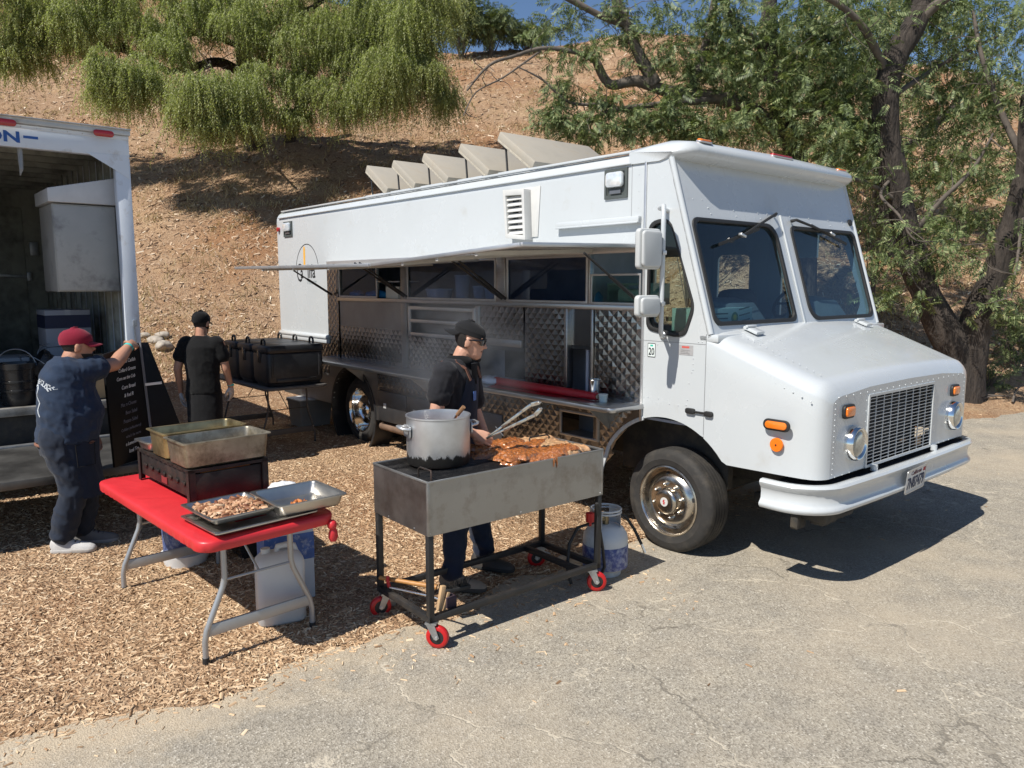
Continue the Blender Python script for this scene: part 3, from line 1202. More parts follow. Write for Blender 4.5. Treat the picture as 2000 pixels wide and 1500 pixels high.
# --- louvred exhaust hood on the side
m = MB()
m.prism([(-1.80, 2.40), (-1.53, 2.40), (-1.50, 2.82), (-1.76, 2.82)], 0, .01, MS)
vb = m.build("side_vent", pm("vent_grey", (.56, .555, .53), .5, var=.06), truck, bevel=.003)
m = MB()
bx = [(-1.86, 2.40), (-1.60, 2.375), (-1.62, 2.80), (-1.90, 2.815)]
inn = [(-1.835, 2.435), (-1.63, 2.415), (-1.65, 2.755), (-1.865, 2.765)]
m.ring(bx, inn, .0, .09, MS)
m.build("vent_frame", vb.data.materials[0], vb, bevel=.004)
m = MB()
m.prism(inn, .003, .006, MS)
m.build("vent_back", dark_void, vb)
for k in range(7):
    t = (k + .5) / 7
    z = 2.42 + .34 * t
    a = -1.84 - .03 * t
    m = MB()
    m.box(a, a + .205, -.022, .022, -.004, .004, Matrix.Translation((0, -.062, z)) @ rot('X', 50))
    m.build("vent_slat", vb.data.materials[0], vb, smooth=None)

# --- roof hatches, all tipped up towards the rear
beige = pm("hatch_beige", (.37, .335, .275), .55, var=.07, dirt=(.34, .29, .22), dscale=6, damt=.35)
for k, (sb, ln, wdt) in enumerate(((-4.50, .56, .92), (-3.92, .54, .92), (-3.30, .54, .92), (-2.62, .56, .95), (-1.96, .60, 1.2))):
    Mh = frame((sb, .30, 3.03), (-math.cos(R(34)), 0, math.sin(R(34))), (0, 1, 0))
    m = MB()
    m.box(0, ln, 0, wdt, -.085, -.0, Mh)
    h = m.build("roof_hatch", beige, truck, bevel=.012)
    m = MB()
    m.box(.02, ln - .02, -.004, wdt + .004, -.014, .006, Mh)
    m.build("hatch_trim", pm("hatch_edge", (.40, .36, .29), .7, var=.2, vscale=30), h, bevel=.003)
    m = MB()
    p = Mh @ Vector((ln * .8, .04, .02))
    m.tube([p, Vector((p.x + .03, p.y, 3.0))], .011, 6)
    m.build("hatch_strut", black_metal, h)
    m = MB()
    m.box(sb - .50, sb + .02, .32, .28 + wdt, 2.99, 3.06)
    m.build("hatch_curb", white_paint, h)

# ================================================================ serving side of the truck
def quilt(mb, s0, s1, z0, z1, out=0.0, ps=.088, pz=.09, h=.0034, clip=None):
    """Stamped diamond sheet: one shallow pyramid per diamond, in two staggered sets, clipped to the rectangle."""
    ni, nj = max(1, round((s1 - s0) / ps)), max(1, round((z1 - z0) / pz))
    a, b = (s1 - s0) / ni, (z1 - z0) / nj
    for i in range(ni * 2 + 1):
        for j in range(nj * 2 + 1):
            if (i + j) % 2:
                continue
            cs, cz = s0 + i * a / 2, z0 + j * b / 2
            if clip and not clip(cs, cz):
                continue
            P = [(cs - a / 2, cz), (cs, cz - b / 2), (cs + a / 2, cz), (cs, cz + b / 2)]
            k = random.uniform(.7, 1.2)
            top = (cs + random.uniform(-.006, .006), cz + random.uniform(-.012, .002))
            inside = lambda p: s0 - 1e-6 <= p[0] <= s1 + 1e-6 and z0 - 1e-6 <= p[1] <= z1 + 1e-6
            vs, fs = [(top[0], -out - h * k, top[1])] if inside(top) else [], []
            if not vs:
                continue
            for t in range(4):
                p, q = P[t], P[(t + 1) % 4]
                if inside(p) and inside(q):
                    n = len(vs)
                    vs += [(p[0], -out, p[1]), (q[0], -out, q[1])]
                    fs.append((0, n, n + 1))
                elif inside(p) or inside(q):
                    e = p if inside(p) else q
                    # clip: triangle to the rectangle's edge straight under the peak
                    if i in (0, ni * 2):
                        g = (cs, e[1] if abs(e[0] - cs) < 1e-6 else cz)
                    n = len(vs)
                    vs += [(e[0], -out, e[1]), (cs if abs(e[0] - cs) > 1e-6 else cs, -out, cz)]
            if fs:
                mb.add(vs, fs)


def quilt_part(s0, s1, z0, z1, out=.0, clip=None):
    b = MB()
    b.box(s0, s1, -out, .02, z0, z1) if clip is None else None
    o = b.build("panel_backing", quilt_steel, truck, smooth=None) if clip is None else None
    q = MB()
    quilt(q, s0, s1, z0, z1, out + .0006, clip=clip)
    return q.build("quilted_panel", quilt_steel, o or truck, smooth=None)


plain = steel
# upper sections behind the counter
quilt_part(-5.42, -5.14, 1.10, 2.245, .01)
m = MB()
m.box(-5.12, -3.72, .0, .02, 1.50, 1.80)
m.build("steel_panel", dull_steel, truck)
quilt_part(-5.12, -3.72, 1.10, 1.50)
quilt_part(-3.60, -2.42, 1.10, 1.45)
m = MB()
m.box(-3.60, -2.42, .10, .12, 1.45, 1.80)
m.build("rack_back", dull_steel, truck)
m = MB()
for z in (1.46, 1.60, 1.735):
    m.box(-3.53, -2.44, -.02, .0, z, z + .035)
m.box(-3.57, -3.53, -.02, .0, 1.45, 1.775)
m.box(-2.44, -2.40, -.02, .0, 1.45, 1.775)
m.build("tray_rack", pale_alu, truck, bevel=.003)
quilt_part(-2.34, -1.72, 1.50, 1.80)
m = MB()
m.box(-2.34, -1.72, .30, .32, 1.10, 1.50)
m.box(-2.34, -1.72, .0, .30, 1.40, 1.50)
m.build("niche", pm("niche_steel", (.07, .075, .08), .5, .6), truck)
m = MB()
m.box(-2.34, -1.72, -.03, .0, 1.44, 1.505)
m.build("niche_hood", dull_steel, truck, bevel=.006)
quilt_part(-1.70, -1.19, 1.10, 1.80)
quilt_part(-1.15, -.88, 1.50, 1.80, -.03)
m = MB()
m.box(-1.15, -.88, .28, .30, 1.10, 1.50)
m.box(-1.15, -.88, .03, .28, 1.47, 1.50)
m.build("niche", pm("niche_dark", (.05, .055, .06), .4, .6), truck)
m = MB()
m.box(-1.185, -1.15, -.02, .05, 1.10, 1.80)
m.box(-.885, -.862, -.02, .05, 1.10, 1.80)
m.build("niche_frame", steel, truck, bevel=.003)
quilt_part(-.855, -.375, 1.10, 1.80)
# posts between the windows, sill and head rail
for s0, s1 in ((-3.72, -3.61), (-2.41, -2.345), (-2.09, -1.96), (-.93, -.905)):
    m = MB()
    zb, zt = (1.10, 2.25) if s0 < -3 else (1.45, 1.80) if s0 == -2.41 else (1.80, 2.25)
    m.box(s0, s1, -.012, .03, zb, zt)
    m.build("post", steel if s0 != -3.72 else dull_steel, truck, bevel=.004)
m = MB()
m.box(-5.14, -.375, -.022, .03, 1.80, 1.842)
m.build("window_sill", steel, truck, bevel=.005)
m = MB()
m.box(-5.42, -.375, -.012, .03, 2.235, 2.28)
m.build("head_rail", pale_alu, truck, bevel=.004)
# windows
for s0, s1 in ((-5.12, -4.22), (-3.60, -2.10), (-1.95, -.935)):
    m = MB()
    m.ring([(s0, 1.842), (s1, 1.842), (s1, 2.235), (s0, 2.235)], [(s0 + .022, 1.864), (s1 - .022, 1.864), (s1 - .022, 2.215), (s0 + .022, 2.215)], .0, .01, MS)
    wf = m.build("window", pale_alu, truck, bevel=.003)
    m = MB()
    m.box(s0 + .01, s1 - .01, .012, .015, 1.85, 2.225)
    m.build("pane", glass_dark, wf, smooth=None)
m = MB()
s0, s1 = -.90, -.385
m.ring([(s0, 1.842), (s1, 1.842), (s1, 2.08), (s0, 2.08)], [(s0 + .015, 1.86), (s1 - .015, 1.86), (s1 - .015, 2.065), (s0 + .015, 2.065)], .0, .012, MS)
wf = m.build("window", pale_alu, truck, bevel=.003)
m = MB()
m.box(s0 + .01, s1 - .01, .008, .011, 1.85, 2.07)
m.build("pane", glass("case_glass", (.72, .82, .78)), wf, smooth=None)
m = MB()
m.box(-4.22, -3.75, -.005, .25, 2.02, 2.035)
m.box(-4.235, -4.215, -.01, .02, 1.842, 2.235)
m.build("pass_shelf", steel, truck, bevel=.003)
# counter
m = MB()
m.prism(rrect(-5.46, -.34, -.36, .02, (.06, .005, .03, .005)), 1.065, 1.10)
m.build("counter", steel, truck, bevel=.007)
m = MB()
for s in (-4.6, -3.2, -1.5, -.7):
    m.add([(s, 0, 1.06), (s, -.26, 1.06), (s, 0, .86), (s + .012, 0, 1.06), (s + .012, -.26, 1.06), (s + .012, 0, .86)], [(0, 1, 2), (3, 5, 4), (0, 3, 4, 1), (1, 4, 5, 2), (0, 2, 5, 3)])
m.build("counter_bracket", dull_steel, truck, kind="stuff")
# skirt below
RX, RZ, RR = -4.86, .47, .52
rear_arch = [(RX + RR * math.cos(R(a)), RZ + RR * math.sin(R(a))) for a in range(-4, 185, 6)]
m = MB()
m.prism([(RX + RR + .0, .44)] + [(-4.26, .44), (-4.26, 1.06), (-5.46, 1.06), (-5.46, .52)] + rear_arch[::-1], -.02, 0, MS)
m.build("skirt_panel", dull_steel, truck)
m = MB()
m.ring([(x * 1.0, z) for x, z in [(RX + (RR + .03) * math.cos(R(a)), RZ + (RR + .03) * math.sin(R(a))) for a in range(0, 360, 8)]], [(RX + RR * math.cos(R(a)), RZ + RR * math.sin(R(a))) for a in range(0, 360, 8)], -.25, .008, MS)
m.build("wheel_arch", black_metal, truck)
quilt_part(-6.84, -5.44, .88, 1.262)
m = MB()
m.box(-6.84, -5.46, .0, .02, .50, .88)
m.build("skirt_panel", dull_steel, truck)
quilt_part(-4.26, -2.0, .80, 1.06)
for s0, s1 in ((-4.25, -3.655), (-3.64, -2.9), (-2.88, -2.02)):
    m = MB()
    m.box(s0, s1, -.008, .02, .45, .795)
    d = m.build("locker_door", pm("locker_steel", (.15, .15, .155), .42, .85, var=.1), truck, bevel=.004)
    m = MB()
    m.box(s0 + .12, s0 + .175, -.012, -.007, .60, .66)
    m.build("latch", white_plastic, d, bevel=.002)


def fclip(s, z):
    return s < -.80 + (z - .45) * .62


quilt_part(-2.0, -1.24, .45, 1.06)
quilt_part(-1.24, -.86, .95, 1.06)
m = MB()
m.box(-1.24, -.80, .22, .24, .74, .95)
m.box(-1.24, -.80, .0, .22, .735, .75)
m.build("towel_niche", pm("niche_blue", (.16, .18, .20), .4, .5), truck)
m = MB()
m.ring([(-1.245, .735), (-.795, .735), (-.795, .955), (-1.245, .955)], [(-1.22, .755), (-.82, .755), (-.82, .935), (-1.22, .935)], -.005, .012, MS)
m.build("niche_frame", steel, truck, bevel=.003)
quilt_part(-.80, -.375, .45, 1.06, .0, fclip)
m = MB()
m.prism([(-.86, .45), (-.79, .45), (-.56, .86), (-.375, 1.0), (-.375, 1.06), (-.86, 1.06)], -.02, -.0005, MS)
m.prism([(-1.24, .45), (-.86, .45), (-.86, .735), (-1.24, .735)], -.02, -.0005, MS)
m.build("panel_backing", quilt_steel, truck, smooth=None)
quilt_part(-1.24, -.86, .45, .735, .0, lambda s, z: True)
m = MB()
arcl = [(AX + AR * math.cos(R(a)), AZ + AR * math.sin(R(a))) for a in range(108, 152, 4)] + [(-.78, .45)]
for (a, b), (c, d) in zip(arcl, arcl[1:]):
    m.bar((a, -.004, b), (c, -.004, d), .03, .014, up=(0, 1, 0))
m.build("arch_trim", white_paint, truck, bevel=.003)
text_part("side_lettering", "Cafe Califa Inc", .062, MS @ Matrix.Translation((-1.64, .80, .012)), ink_black, truck, sx=.85)
text_part("side_lettering", "24574 Ca", .062, MS @ Matrix.Translation((-1.76, .71, .012)), ink_black, truck, sx=.85)
# stickers by the door
MG = MS @ Matrix.Translation((-.275, 1.515, .001))
m = MB()
m.prism(rrect(-.035, .035, -.05, .05, .006), 0, .001, MG)
stk = m.build("number_sticker", pm("sticker_white", (.68, .74, .72), .5), truck)
m = MB()
m.ring(rrect(-.036, .036, -.052, .052, .006), rrect(-.0325, .0325, -.0475, .0475, .004), 0, .0015, MG)
m.build("sticker_edge", ink_black, stk)
text_part("sticker_number", "20", .075, MG @ Matrix.Translation((0, -.012, .0012)), ink_black, stk, sx=.72, bold=.001)
m = MB()
m.box(-.012, .014, .028, .04, .001, .0018, MG)
m.build("sticker_patch", pm("sticker_green", (.02, .45, .33), .5), stk)
MG = MS @ Matrix.Translation((.035, 1.535, .001))
m = MB()
m.prism(rrect(-.062, .062, -.036, .036, .003), 0, .001, MG)
stk = m.build("notice_sticker", pm("notice_grey", (.36, .35, .35), .55, var=.12, vscale=40), truck)
m = MB()
m.box(-.035, .03, .014, .028, .001, .0016, MG)
m.build("notice_heading", pm("notice_red", (.55, .10, .08), .6), stk)
for k in range(3):
    m = MB()
    m.box(-.045, .035 - .015 * (k % 2), -.004 - .011 * k, -.001 - .011 * k, .001, .0016, MG)
    m.build("notice_line", pm("notice_ink", (.16, .15, .15), .6), stk)
# logo
MLG = MS @ Matrix.Translation((-5.985, 2.145, .034))
m = MB()
el = lambda rx, ry: [(rx * math.cos(R(a)), ry * math.sin(R(a))) for a in range(0, 360, 5)]
m.ring(el(.335, .372), el(.325, .362), -.034, .0015 - .034, MLG)
lg = m.build("logo", ink_black, truck, smooth=None)
MLG = MS @ Matrix.Translation((-5.985, 2.145, .0005))
m = MB()
m.prism([(-.085, .34), (-.055, .34), (-.045, .30), (-.05, -.02), (-.075, -.02), (-.10, -.0), (-.095, .30)], 0, .001, MLG)
m.build("logo_knife_handle", pm("logo_orange", (.78, .40, .05), .5), lg, smooth=None)
m = MB()
m.prism([(-.10, .0), (-.045, -.02), (-.03, -.13), (-.045, -.24), (-.085, -.33), (-.10, -.12)], 0, .001, MLG)
m.build("logo_knife_blade", pm("logo_cream", (.78, .60, .40), .5), lg, smooth=None)
text_part("logo_letters", "C", .34, MLG @ Matrix.Translation((-.23, -.01, .001)), ink_black, lg, sx=.7)
text_part("logo_letters", "a", .22, MLG @ Matrix.Translation((-.155, .0, .001)), ink_black, lg, sx=.8, bold=.004)
text_part("logo_letters", "lifa", .24, MLG @ Matrix.Translation((.12, .01, .001)), ink_black, lg, sx=.85, bold=.004)
text_part("logo_script", "House", .10, MLG @ Matrix.Translation((.12, -.115, .001)), pm("logo_grey", (.25, .30, .32), .6), lg, shear=.4)
for sx in (-1, 1):
    for k in range(3):
        m = MB()
        m.box(sx * .365 - .025, sx * .365 + .025, -.045 + .036 * k, -.036 + .036 * k, 0, .001, MLG)
        m.build("logo_dash", ink_black, lg, smooth=None)

# --- awning, two panels, with gas struts
def awning(sa, sb, za, zb, hz):
    P = [(sa, -.01, hz), (sb, -.01, hz), (sb, -1.16, zb), (sa, -1.16, za)]
    m = MB()
    top = [(x, y, z + .022) for x, y, z in P]
    m.add(P + top, [(0, 3, 2, 1), (4, 5, 6, 7), (0, 1, 5, 4), (1, 2, 6, 5), (2, 3, 7, 6), (3, 0, 4, 7)])
    a = m.build("awning_panel", white_paint, truck, bevel=.004)
    m = MB()
    for p, q in ((P[2], P[3]), (P[0], P[3]), (P[1], P[2])):
        m.bar(Vector(p) + Vector((0, 0, .008)), Vector(q) + Vector((0, 0, .010)), .03, .03)
    m.build("awning_edge", pale_alu, a, bevel=.006)
    m = MB()
    for t in (.25, .5, .75):
        p = Vector(P[0]).lerp(Vector(P[1]), t)
        q = Vector(P[3]).lerp(Vector(P[2]), t)
        m.bar(p - Vector((0, 0, .015)), q - Vector((0, 0, .012)), .03, .03)
    m.build("awning_rib", pm("awning_under", (.55, .53, .49), .5), a, kind="stuff")


awning(-2.33, -.42, 2.15, 2.245, 2.275)
awning(-5.38, -2.36, 2.172, 2.15, 2.215)
for st_ in (-5.30, -3.66, -2.02, -.42):
    for pair in ((0, .05) if st_ in (-3.66, -2.02) else (0,)):
        m = MB()
        a = Vector((st_ + .03 + pair, -.025, 1.87))
        b = Vector((st_ + .02 + pair * 2, -.60, 2.215))
        m.tube([a, a.lerp(b, .55)], .014, 8)
        m.tube([a.lerp(b, .5), b], .009, 8)
        m.build("gas_strut", black_metal, truck)

# --- wheels
def wheel(s, w, z, deep):
    e = bpy.data.objects.new("wheel", None)
    COL.objects.link(e)
    e.parent = truck
    e.location = (s, w, z)
    e.rotation_euler = (R(90), 0, 0)       # local Z points out of the side
    RT = .392
    m = MB()
    tp = [(.262, -.20), (.30, -.235), (.35, -.24), (.378, -.222), (RT, -.19)]
    for k in range(5):
        x = -.19 + .165 * (k + .5) / 5
        tp += [(RT + .001, x - .013), (RT - .009, x - .0115), (RT - .009, x - .0075), (RT + .001, x - .006)] if k else [(RT, x)]
    tp += [(RT, -.022), (.387, -.008), (.372, .006), (.352, .016), (.33, .018), (.318, .022), (.30, .017), (.275, .012), (.262, .0)]
    m.lathe(tp, 64, cap=False)
    m.build("tyre", tyre_rubber, e, smooth=30)
    m = MB()
    if deep:
        rp = [(.264, -.19), (.264, -.01), (.268, .010), (.258, .014), (.248, .0), (.242, -.05), (.225, -.10), (.20, -.145), (.15, -.165), (.10, -.165), (.095, -.09), (.085, -.05), (.05, -.03), (.001, -.025)]
    else:
        rp = [(.264, -.19), (.264, -.01), (.268, .012), (.258, .016), (.246, .004), (.238, -.03), (.226, -.055), (.21, -.045), (.19, -.02), (.165, -.005), (.14, -.004), (.10, -.003), (.098, .03), (.088, .046), (.06, .05), (.001, .052)]
    m.lathe(rp, 48, cap=False)
    m.build("rim", chrome if deep else dusty_chrome, e, smooth=50)
    if not deep:
        m = MB()
        for k in range(8):
            a = 2 * math.pi * (k + .3) / 8
            c = (.128 * math.cos(a), .128 * math.sin(a), -.006)
            m.lathe([(.02, 0), (.019, .012), (.013, .013), (.0125, .032), (.008, .036)], 8, Matrix.Translation(c))
        m.build("lug_nut", dusty_chrome, e, kind="stuff")
        m = MB()
        m.lathe([(.034, .05), (.034, .054), (.001, .0545)], 20)
        m.build("hub_badge", pm("badge_white", (.60, .58, .55), .5), e)
        m = MB()
        m.prism([(-.008, -.018), (.006, -.018), (.01, .0), (.002, .002), (.008, .018), (-.006, .016), (-.012, .0), (-.003, -.002)], .0545, .0555)
        m.build("badge_mark", pm("badge_red", (.50, .02, .03), .5), e)
        m = MB()
        for k in range(4):
            a = 2 * math.pi * (k + .12) / 4
            m.lathe([(.017, 0), (.001, .001)], 12, Matrix.Translation((.203 * math.cos(a), .203 * math.sin(a), -.034)) @ Matrix.Rotation(a, 4, 'Z') @ rot('Y', 38))
        m.build("rim_hole", dark_void, e, kind="stuff")
    return e


wheel(-.13, .06, .385, False)
wheel(-4.86, .10, .475, True)
wheel(-4.86, .36, .475, True)
far = wheel(-.13, WD - .08, .385, False)
far.rotation_euler = (R(-90), 0, 0)
far = wheel(-4.86, WD - .12, .475, True)
far.rotation_euler = (R(-90), 0, 0)

# --- underneath and inside
under = pm("undercarriage", (.035, .033, .03), .8, var=.3, dirt=(.09, .075, .055), dscale=8)
m = MB()
m.box(-6.6, 1.0, .75, .85, .48, .70)
m.box(-6.6, 1.0, 1.68, 1.78, .48, .70)
m.cyl((-.13, .2, .40), (-.13, WD - .2, .40), .06)
m.cyl((-4.86, .3, .47), (-4.86, WD - .3, .47), .07)
m.ball((-4.86, 1.265, .47), .17, 12)
m.bar((.30, .55, .42), (1.0, .50, .52), .05, .08)
m.bar((.30, 1.98, .42), (1.0, 2.0, .52), .05, .08)
m.box(.55, .95, .6, 1.9, .42, .50)
m.box(.80, .90, .42, .62, .36, .47)
m.build("chassis", under, truck, bevel=.01)
m = MB()
m.box(.70, .95, .35, .75, .40, .54)
m.box(.72, .78, .30, .42, .33, .48)
m.build("spring_shackle", under, truck, bevel=.015)
m = MB()
m.cyl((-4.28, .06, .37), (-3.62, .06, .37), .045, 16)
m.build("exhaust_pipe", pm("rusty_pipe", (.20, .13, .09), .7, .3, var=.3), truck)
inside = pm("kitchen_inside", (.34, .37, .44), .5, var=.15)
m = MB()
m.box(-6.8, .1, .05, WD - .05, .98, 1.0)
m.box(-6.8, -2.3, 1.55, 1.58, 1.0, 2.9)
m.box(-1.0, -.97, .05, .75, 1.0, 2.9)
m.box(-5.4, -.95, .36, .38, 1.0, 1.80)
m.build("inner_wall", inside, truck)
for bb in ((-.8, .22, .3, .36, .5, 1.3), (-5.4, -4.3, .52, .56, .5, 1.0)):
    m = MB()
    m.box(*bb)
    m.build("wheel_well", under, truck)
m = MB()
m.box(-.10, .20, .05, WD - .05, 1.45, 1.66)
m.box(-.20, .15, .95, 1.55, 1.0, 1.72)
m.build("dashboard", pm("dash_grey", (.11, .12, .125), .6, var=.15), truck, bevel=.03)
for w in (.70, 2.02):
    m = MB()
    m.add([(.12, w - .25, 1.66), (.12, w + .28, 1.66), (-.25, w - .25, 1.66), (-.25, w + .28, 1.66), (-.02, w - .23, 1.86), (-.02, w + .24, 1.86), (-.22, w - .23, 1.90), (-.22, w + .24, 1.90)],
          [(0, 1, 3, 2), (0, 4, 5, 1), (4, 6, 7, 5), (2, 3, 7, 6), (0, 2, 6, 4), (1, 5, 7, 3)])
    m.build("engine_cover", pm("cover_grey", (.24, .25, .25), .55, var=.1), truck, bevel=.02)
m = MB()
m.lathe([(.165, .0)], 3) if False else None
for k in range(28):
    pass
tr_ = [Vector((-.30 + .06 * math.sin(R(a)), 1.90 + .19 * math.cos(R(a)), 1.83 + .12 * math.sin(R(a)))) for a in range(0, 361, 15)]
m.tube(tr_, .014, 8, cap=False)
m.bar((-.30, 1.72, 1.83), (-.30, 2.08, 1.83), .03, .02)
m.build("steering_wheel", black_rubber, truck)
m = MB()
m.prism(rrect(-.25, .25, 0, .75, .10), 0, .14, frame((-.80, 1.92, 1.2), (0, 1, 0), (-.15, 0, 1)))
m.prism(rrect(-.25, .25, 0, .5, .06), 0, .14, frame((-.80, 1.92, 1.15), (0, 1, 0), (1, 0, .05)))
m.build("driver_seat", pm("seat_black", (.03, .03, .033), .7), truck, bevel=.04, seg=3)
m = MB()
m.box(-.35, -.30, .25, 1.5, 1.72, 1.75)
m.build("cab_shelf", pm("shelf_ply", (.25, .19, .12), .7), truck)

# --- rivets
def dome(mb, p, d, r=.0075):
    r *= .72
    M = along(p, d)
    mb.lathe([(r, -.001), (r * .72, r * .5), (r * .05, r * .72)], 6, M)


m = MB()
for k in range(22):
    t = k / 21
    if not .43 < t < .52:
        dome(m, wpt(.14 + 2.26 * t, 1.0 - .03 * abs(t - .5), .0), MW.col[2].to_3d(), .006)
for w in (.30, .62, .95, 1.08, 1.42, 1.72, 2.05, 2.3):
    dome(m, wpt(w, .93, 0), MW.col[2].to_3d(), .01)
    dome(m, wpt(w + .02, .885, 0), MW.col[2].to_3d(), .008)
for k in range(30):
    dome(m, (.302, .10 + 2.33 * k / 29, 1.63), (1, 0, .1), .006)
for k in range(13):
    t = k / 12
    dome(m, (.25 + .72 * t, .006 + .034 * t, 1.545 - .275 * t), (0, -1, 0), .009)
for k in range(14):
    dome(m, (1.05, .20, .79 + .46 * k / 13), (1, 0, 0), .007)
    dome(m, (1.05, WD - .20, .79 + .46 * k / 13), (1, 0, 0), .007)
for k in range(22):
    dome(m, (1.05, .24 + 2.05 * k / 21, 1.285), (1, 0, 0), .008)
    if not .3 < k / 21 < 0:
        dome(m, (1.05, .24 + 2.05 * k / 21, .748 if False else .785 - .018), (1, 0, 0), .007)
for k in range(7):
    dome(m, (1.05, GR[0] - .035, .80 + .43 * k / 6), (1, 0, 0), .006)
    dome(m, (1.05, GR[1] + .035, .80 + .43 * k / 6), (1, 0, 0), .006)
for k in range(16):
    dome(m, (-.43, 0, 1.0 + 1.8 * k / 15) if 1.0 + 1.8 * k / 15 > 2.3 else (-.34, 0, 1.0 + .62 * (k % 8) / 8), (0, -1, 0), .006)
for p in ((.10, 1.48), (.10, 1.44), (.09, 1.38), (.10, 1.40), (.07, 1.30), (.06, 1.18), (-.30, 1.16), (-.2, 1.16), (-.1, 1.13), (-.02, 1.13), (.05, 1.14), (-.22, 1.56), (.14, 1.60), (.17, 1.60)):
    dome(m, (p[0], 0, p[1]), (0, -1, 0), .008)
for k in range(34):
    s = -6.7 + 6.2 * k / 33
    dome(m, (s, 0, 2.865), (0, -1, 0), .006)
for k in range(26):
    t = k / 25
    dome(m, (.30 + .62 * (t), .10 + .30 * (1 - t) * 0 + .14, 1.70 - .285 * (.10 + .62 * t) / .75 - .005), (.3, 0, 1), .006) if k % 2 else None
    dome(m, (.45, .3 + 1.95 * t, 1.70 - .285 * .25 / .75 + .004), (.3, 0, 1), .006)
m.build("rivet", white_paint, truck, smooth=None, kind="stuff")

# ================================================================ box truck with its liftgate down
BO = Vector((-3.6, 7.3, 0))


def BW(s, w, z):
    return BO + TF * s + TL * w + Vector((0, 0, z))


box = empty("box_truck", "white box truck with open rear doorway and lowered tread-plate liftgate", "box truck", BO, TRZ)
bw = pm("truck_white", (.66, .71, .77), .4, var=.05, vscale=3, dirt=(.40, .37, .33), dscale=5, damt=.22)
lining = pm("truck_lining", (.33, .33, .285), .7, var=.25, vscale=2.2, dirt=(.06, .055, .05), dscale=3, damt=.55)
L0, L1 = -6.2, 0.0
m = MB()
m.box(L0, -.08, -2.46, .02, 3.34, 3.38)
m.box(L0, -.08, -.01, .02, .80, 3.34)
m.box(L0, -.08, -2.46, -2.43, .80, 3.34)
m.box(L0, L0 + .03, -2.43, -.01, .80, 3.34)
m.build("cargo_body", bw, box)
m = MB()
m.box(-.08, 0, -2.50, .045, 3.165, 3.345)
m.box(-.10, .012, -2.50, .045, 3.325, 3.36)
m.build("door_header", bw, box, bevel=.008)
m = MB()
m.box(-.10, .05, -2.50, .05, 3.36, 3.41)
m.box(-.10, .075, -2.50, .055, 3.405, 3.416)
m.build("roof_edge", pm("edge_alu", (.50, .50, .49), .45, .5, var=.1, dirt=(.25, .2, .15), damt=.3), box, bevel=.004)
for w0, w1 in ((-.085, .045), (-2.50, -2.37)):
    m = MB()
    m.box(-.09, 0, w0, w1, .66, 3.165)
    m.build("door_post", bw, box, bevel=.01)
m = MB()
m.prism([(-.32, 3.18), (.03, 3.18), (.03, 2.98)], .001, .004, frame((0, 0, 0), (0, 1, 0), (0, 0, 1)))
m.build("corner_gusset", bw, box)
m = MB()
m.bar((.012, -.012, 1.62), (.012, .01, 1.10), .012, .012)
m.prism(rrect(-.02, .012, 1.60, 1.66, .008), 0, .02, frame((0, 0, 0), (0, 1, 0), (0, 0, 1)))
m.build("grab_rod", galv, box)
for w in (-.175, -.93):
    M = frame((.05, w, 3.352), (0, 1, 0), (0, 0, 1))
    m = MB()
    m.prism(rrect(-.085, .085, -.028, .03, .028), 0, .018, M)
    m.build("tail_marker", red_lens, box, bevel=.008)
m = MB()
for k in range(12):
    dome(m, (.013, -1.4 + .118 * k, 3.34), (1, 0, 0), .009)
m.build("rivet", pale_alu, box, kind="stuff")
MT = frame((.001, -.86, 3.245), (0, 1, 0), (0, 0, 1))
blue_ink = pm("blue_letter", (.02, .10, .36), .5)
text_part("lettering", "DON", .125, MT @ Matrix.Translation((.045, 0, 0)), blue_ink, box, sx=1.35, bold=.004, align='RIGHT')
m = MB()
m.box(.065, .175, .002, .024, 0, .0015, MT)
m.build("lettering_dash", blue_ink, box)
# inside
m = MB()
m.box(-4.26, -4.22, -2.43, -.01, .92, 3.34)
m.build("bulkhead", lining, box)
m = MB()
m.box(-4.22, -4.19, -.95, -.26, .95, 3.0)
bd = m.build("bulkhead_door", lining, box, bevel=.006)
m = MB()
m.bar((-4.17, -.75, 2.12), (-4.17, -.24, 2.10), .03, .04)
m.box(-4.20, -4.16, -.20, -.10, 2.38, 2.56)
m.box(-4.20, -4.15, -.26, -.20, 2.04, 2.16)
m.build("latch", galv, bd, bevel=.005, kind="stuff")
for k in range(14):
    s = -4.1 + k * .29
    m = MB()
    m.box(s, s + .09, -.045, -.011, .95, 3.3)
    m.build("wall_rib", lining, box)
m = MB()
m.box(-4.2, -.1, -2.43, -.02, 3.30, 3.335)
for k in range(9):
    m.box(-4.1 + .45 * k, -4.05 + .45 * k, -2.43, -.02, 3.24, 3.30)
m.build("ceiling_bow", lining, box, kind="stuff")
m = MB()
m.box(-4.2, -.04, -2.43, -.01, .86, .915)
m.build("cargo_floor", pm("worn_deck", (.09, .08, .07), .8, var=.3, vscale=8), box)
m = MB()
m.box(-.04, .02, -2.47, .04, .845, .92)
m.build("floor_sill", pm("sill_metal", (.40, .39, .36), .5, .5, var=.15, dirt=(.16, .14, .11)), box, bevel=.006)
m = MB()
m.tube([(-.06, -.82, 3.16), (-.02, -.825, 3.05), (.01, -.83, 2.98), (0.0, -.84, 2.93)], [.02, .018, .015, .004], 6)
m.build("pull_strap", pm("strap_grey", (.30, .30, .29), .8), box)
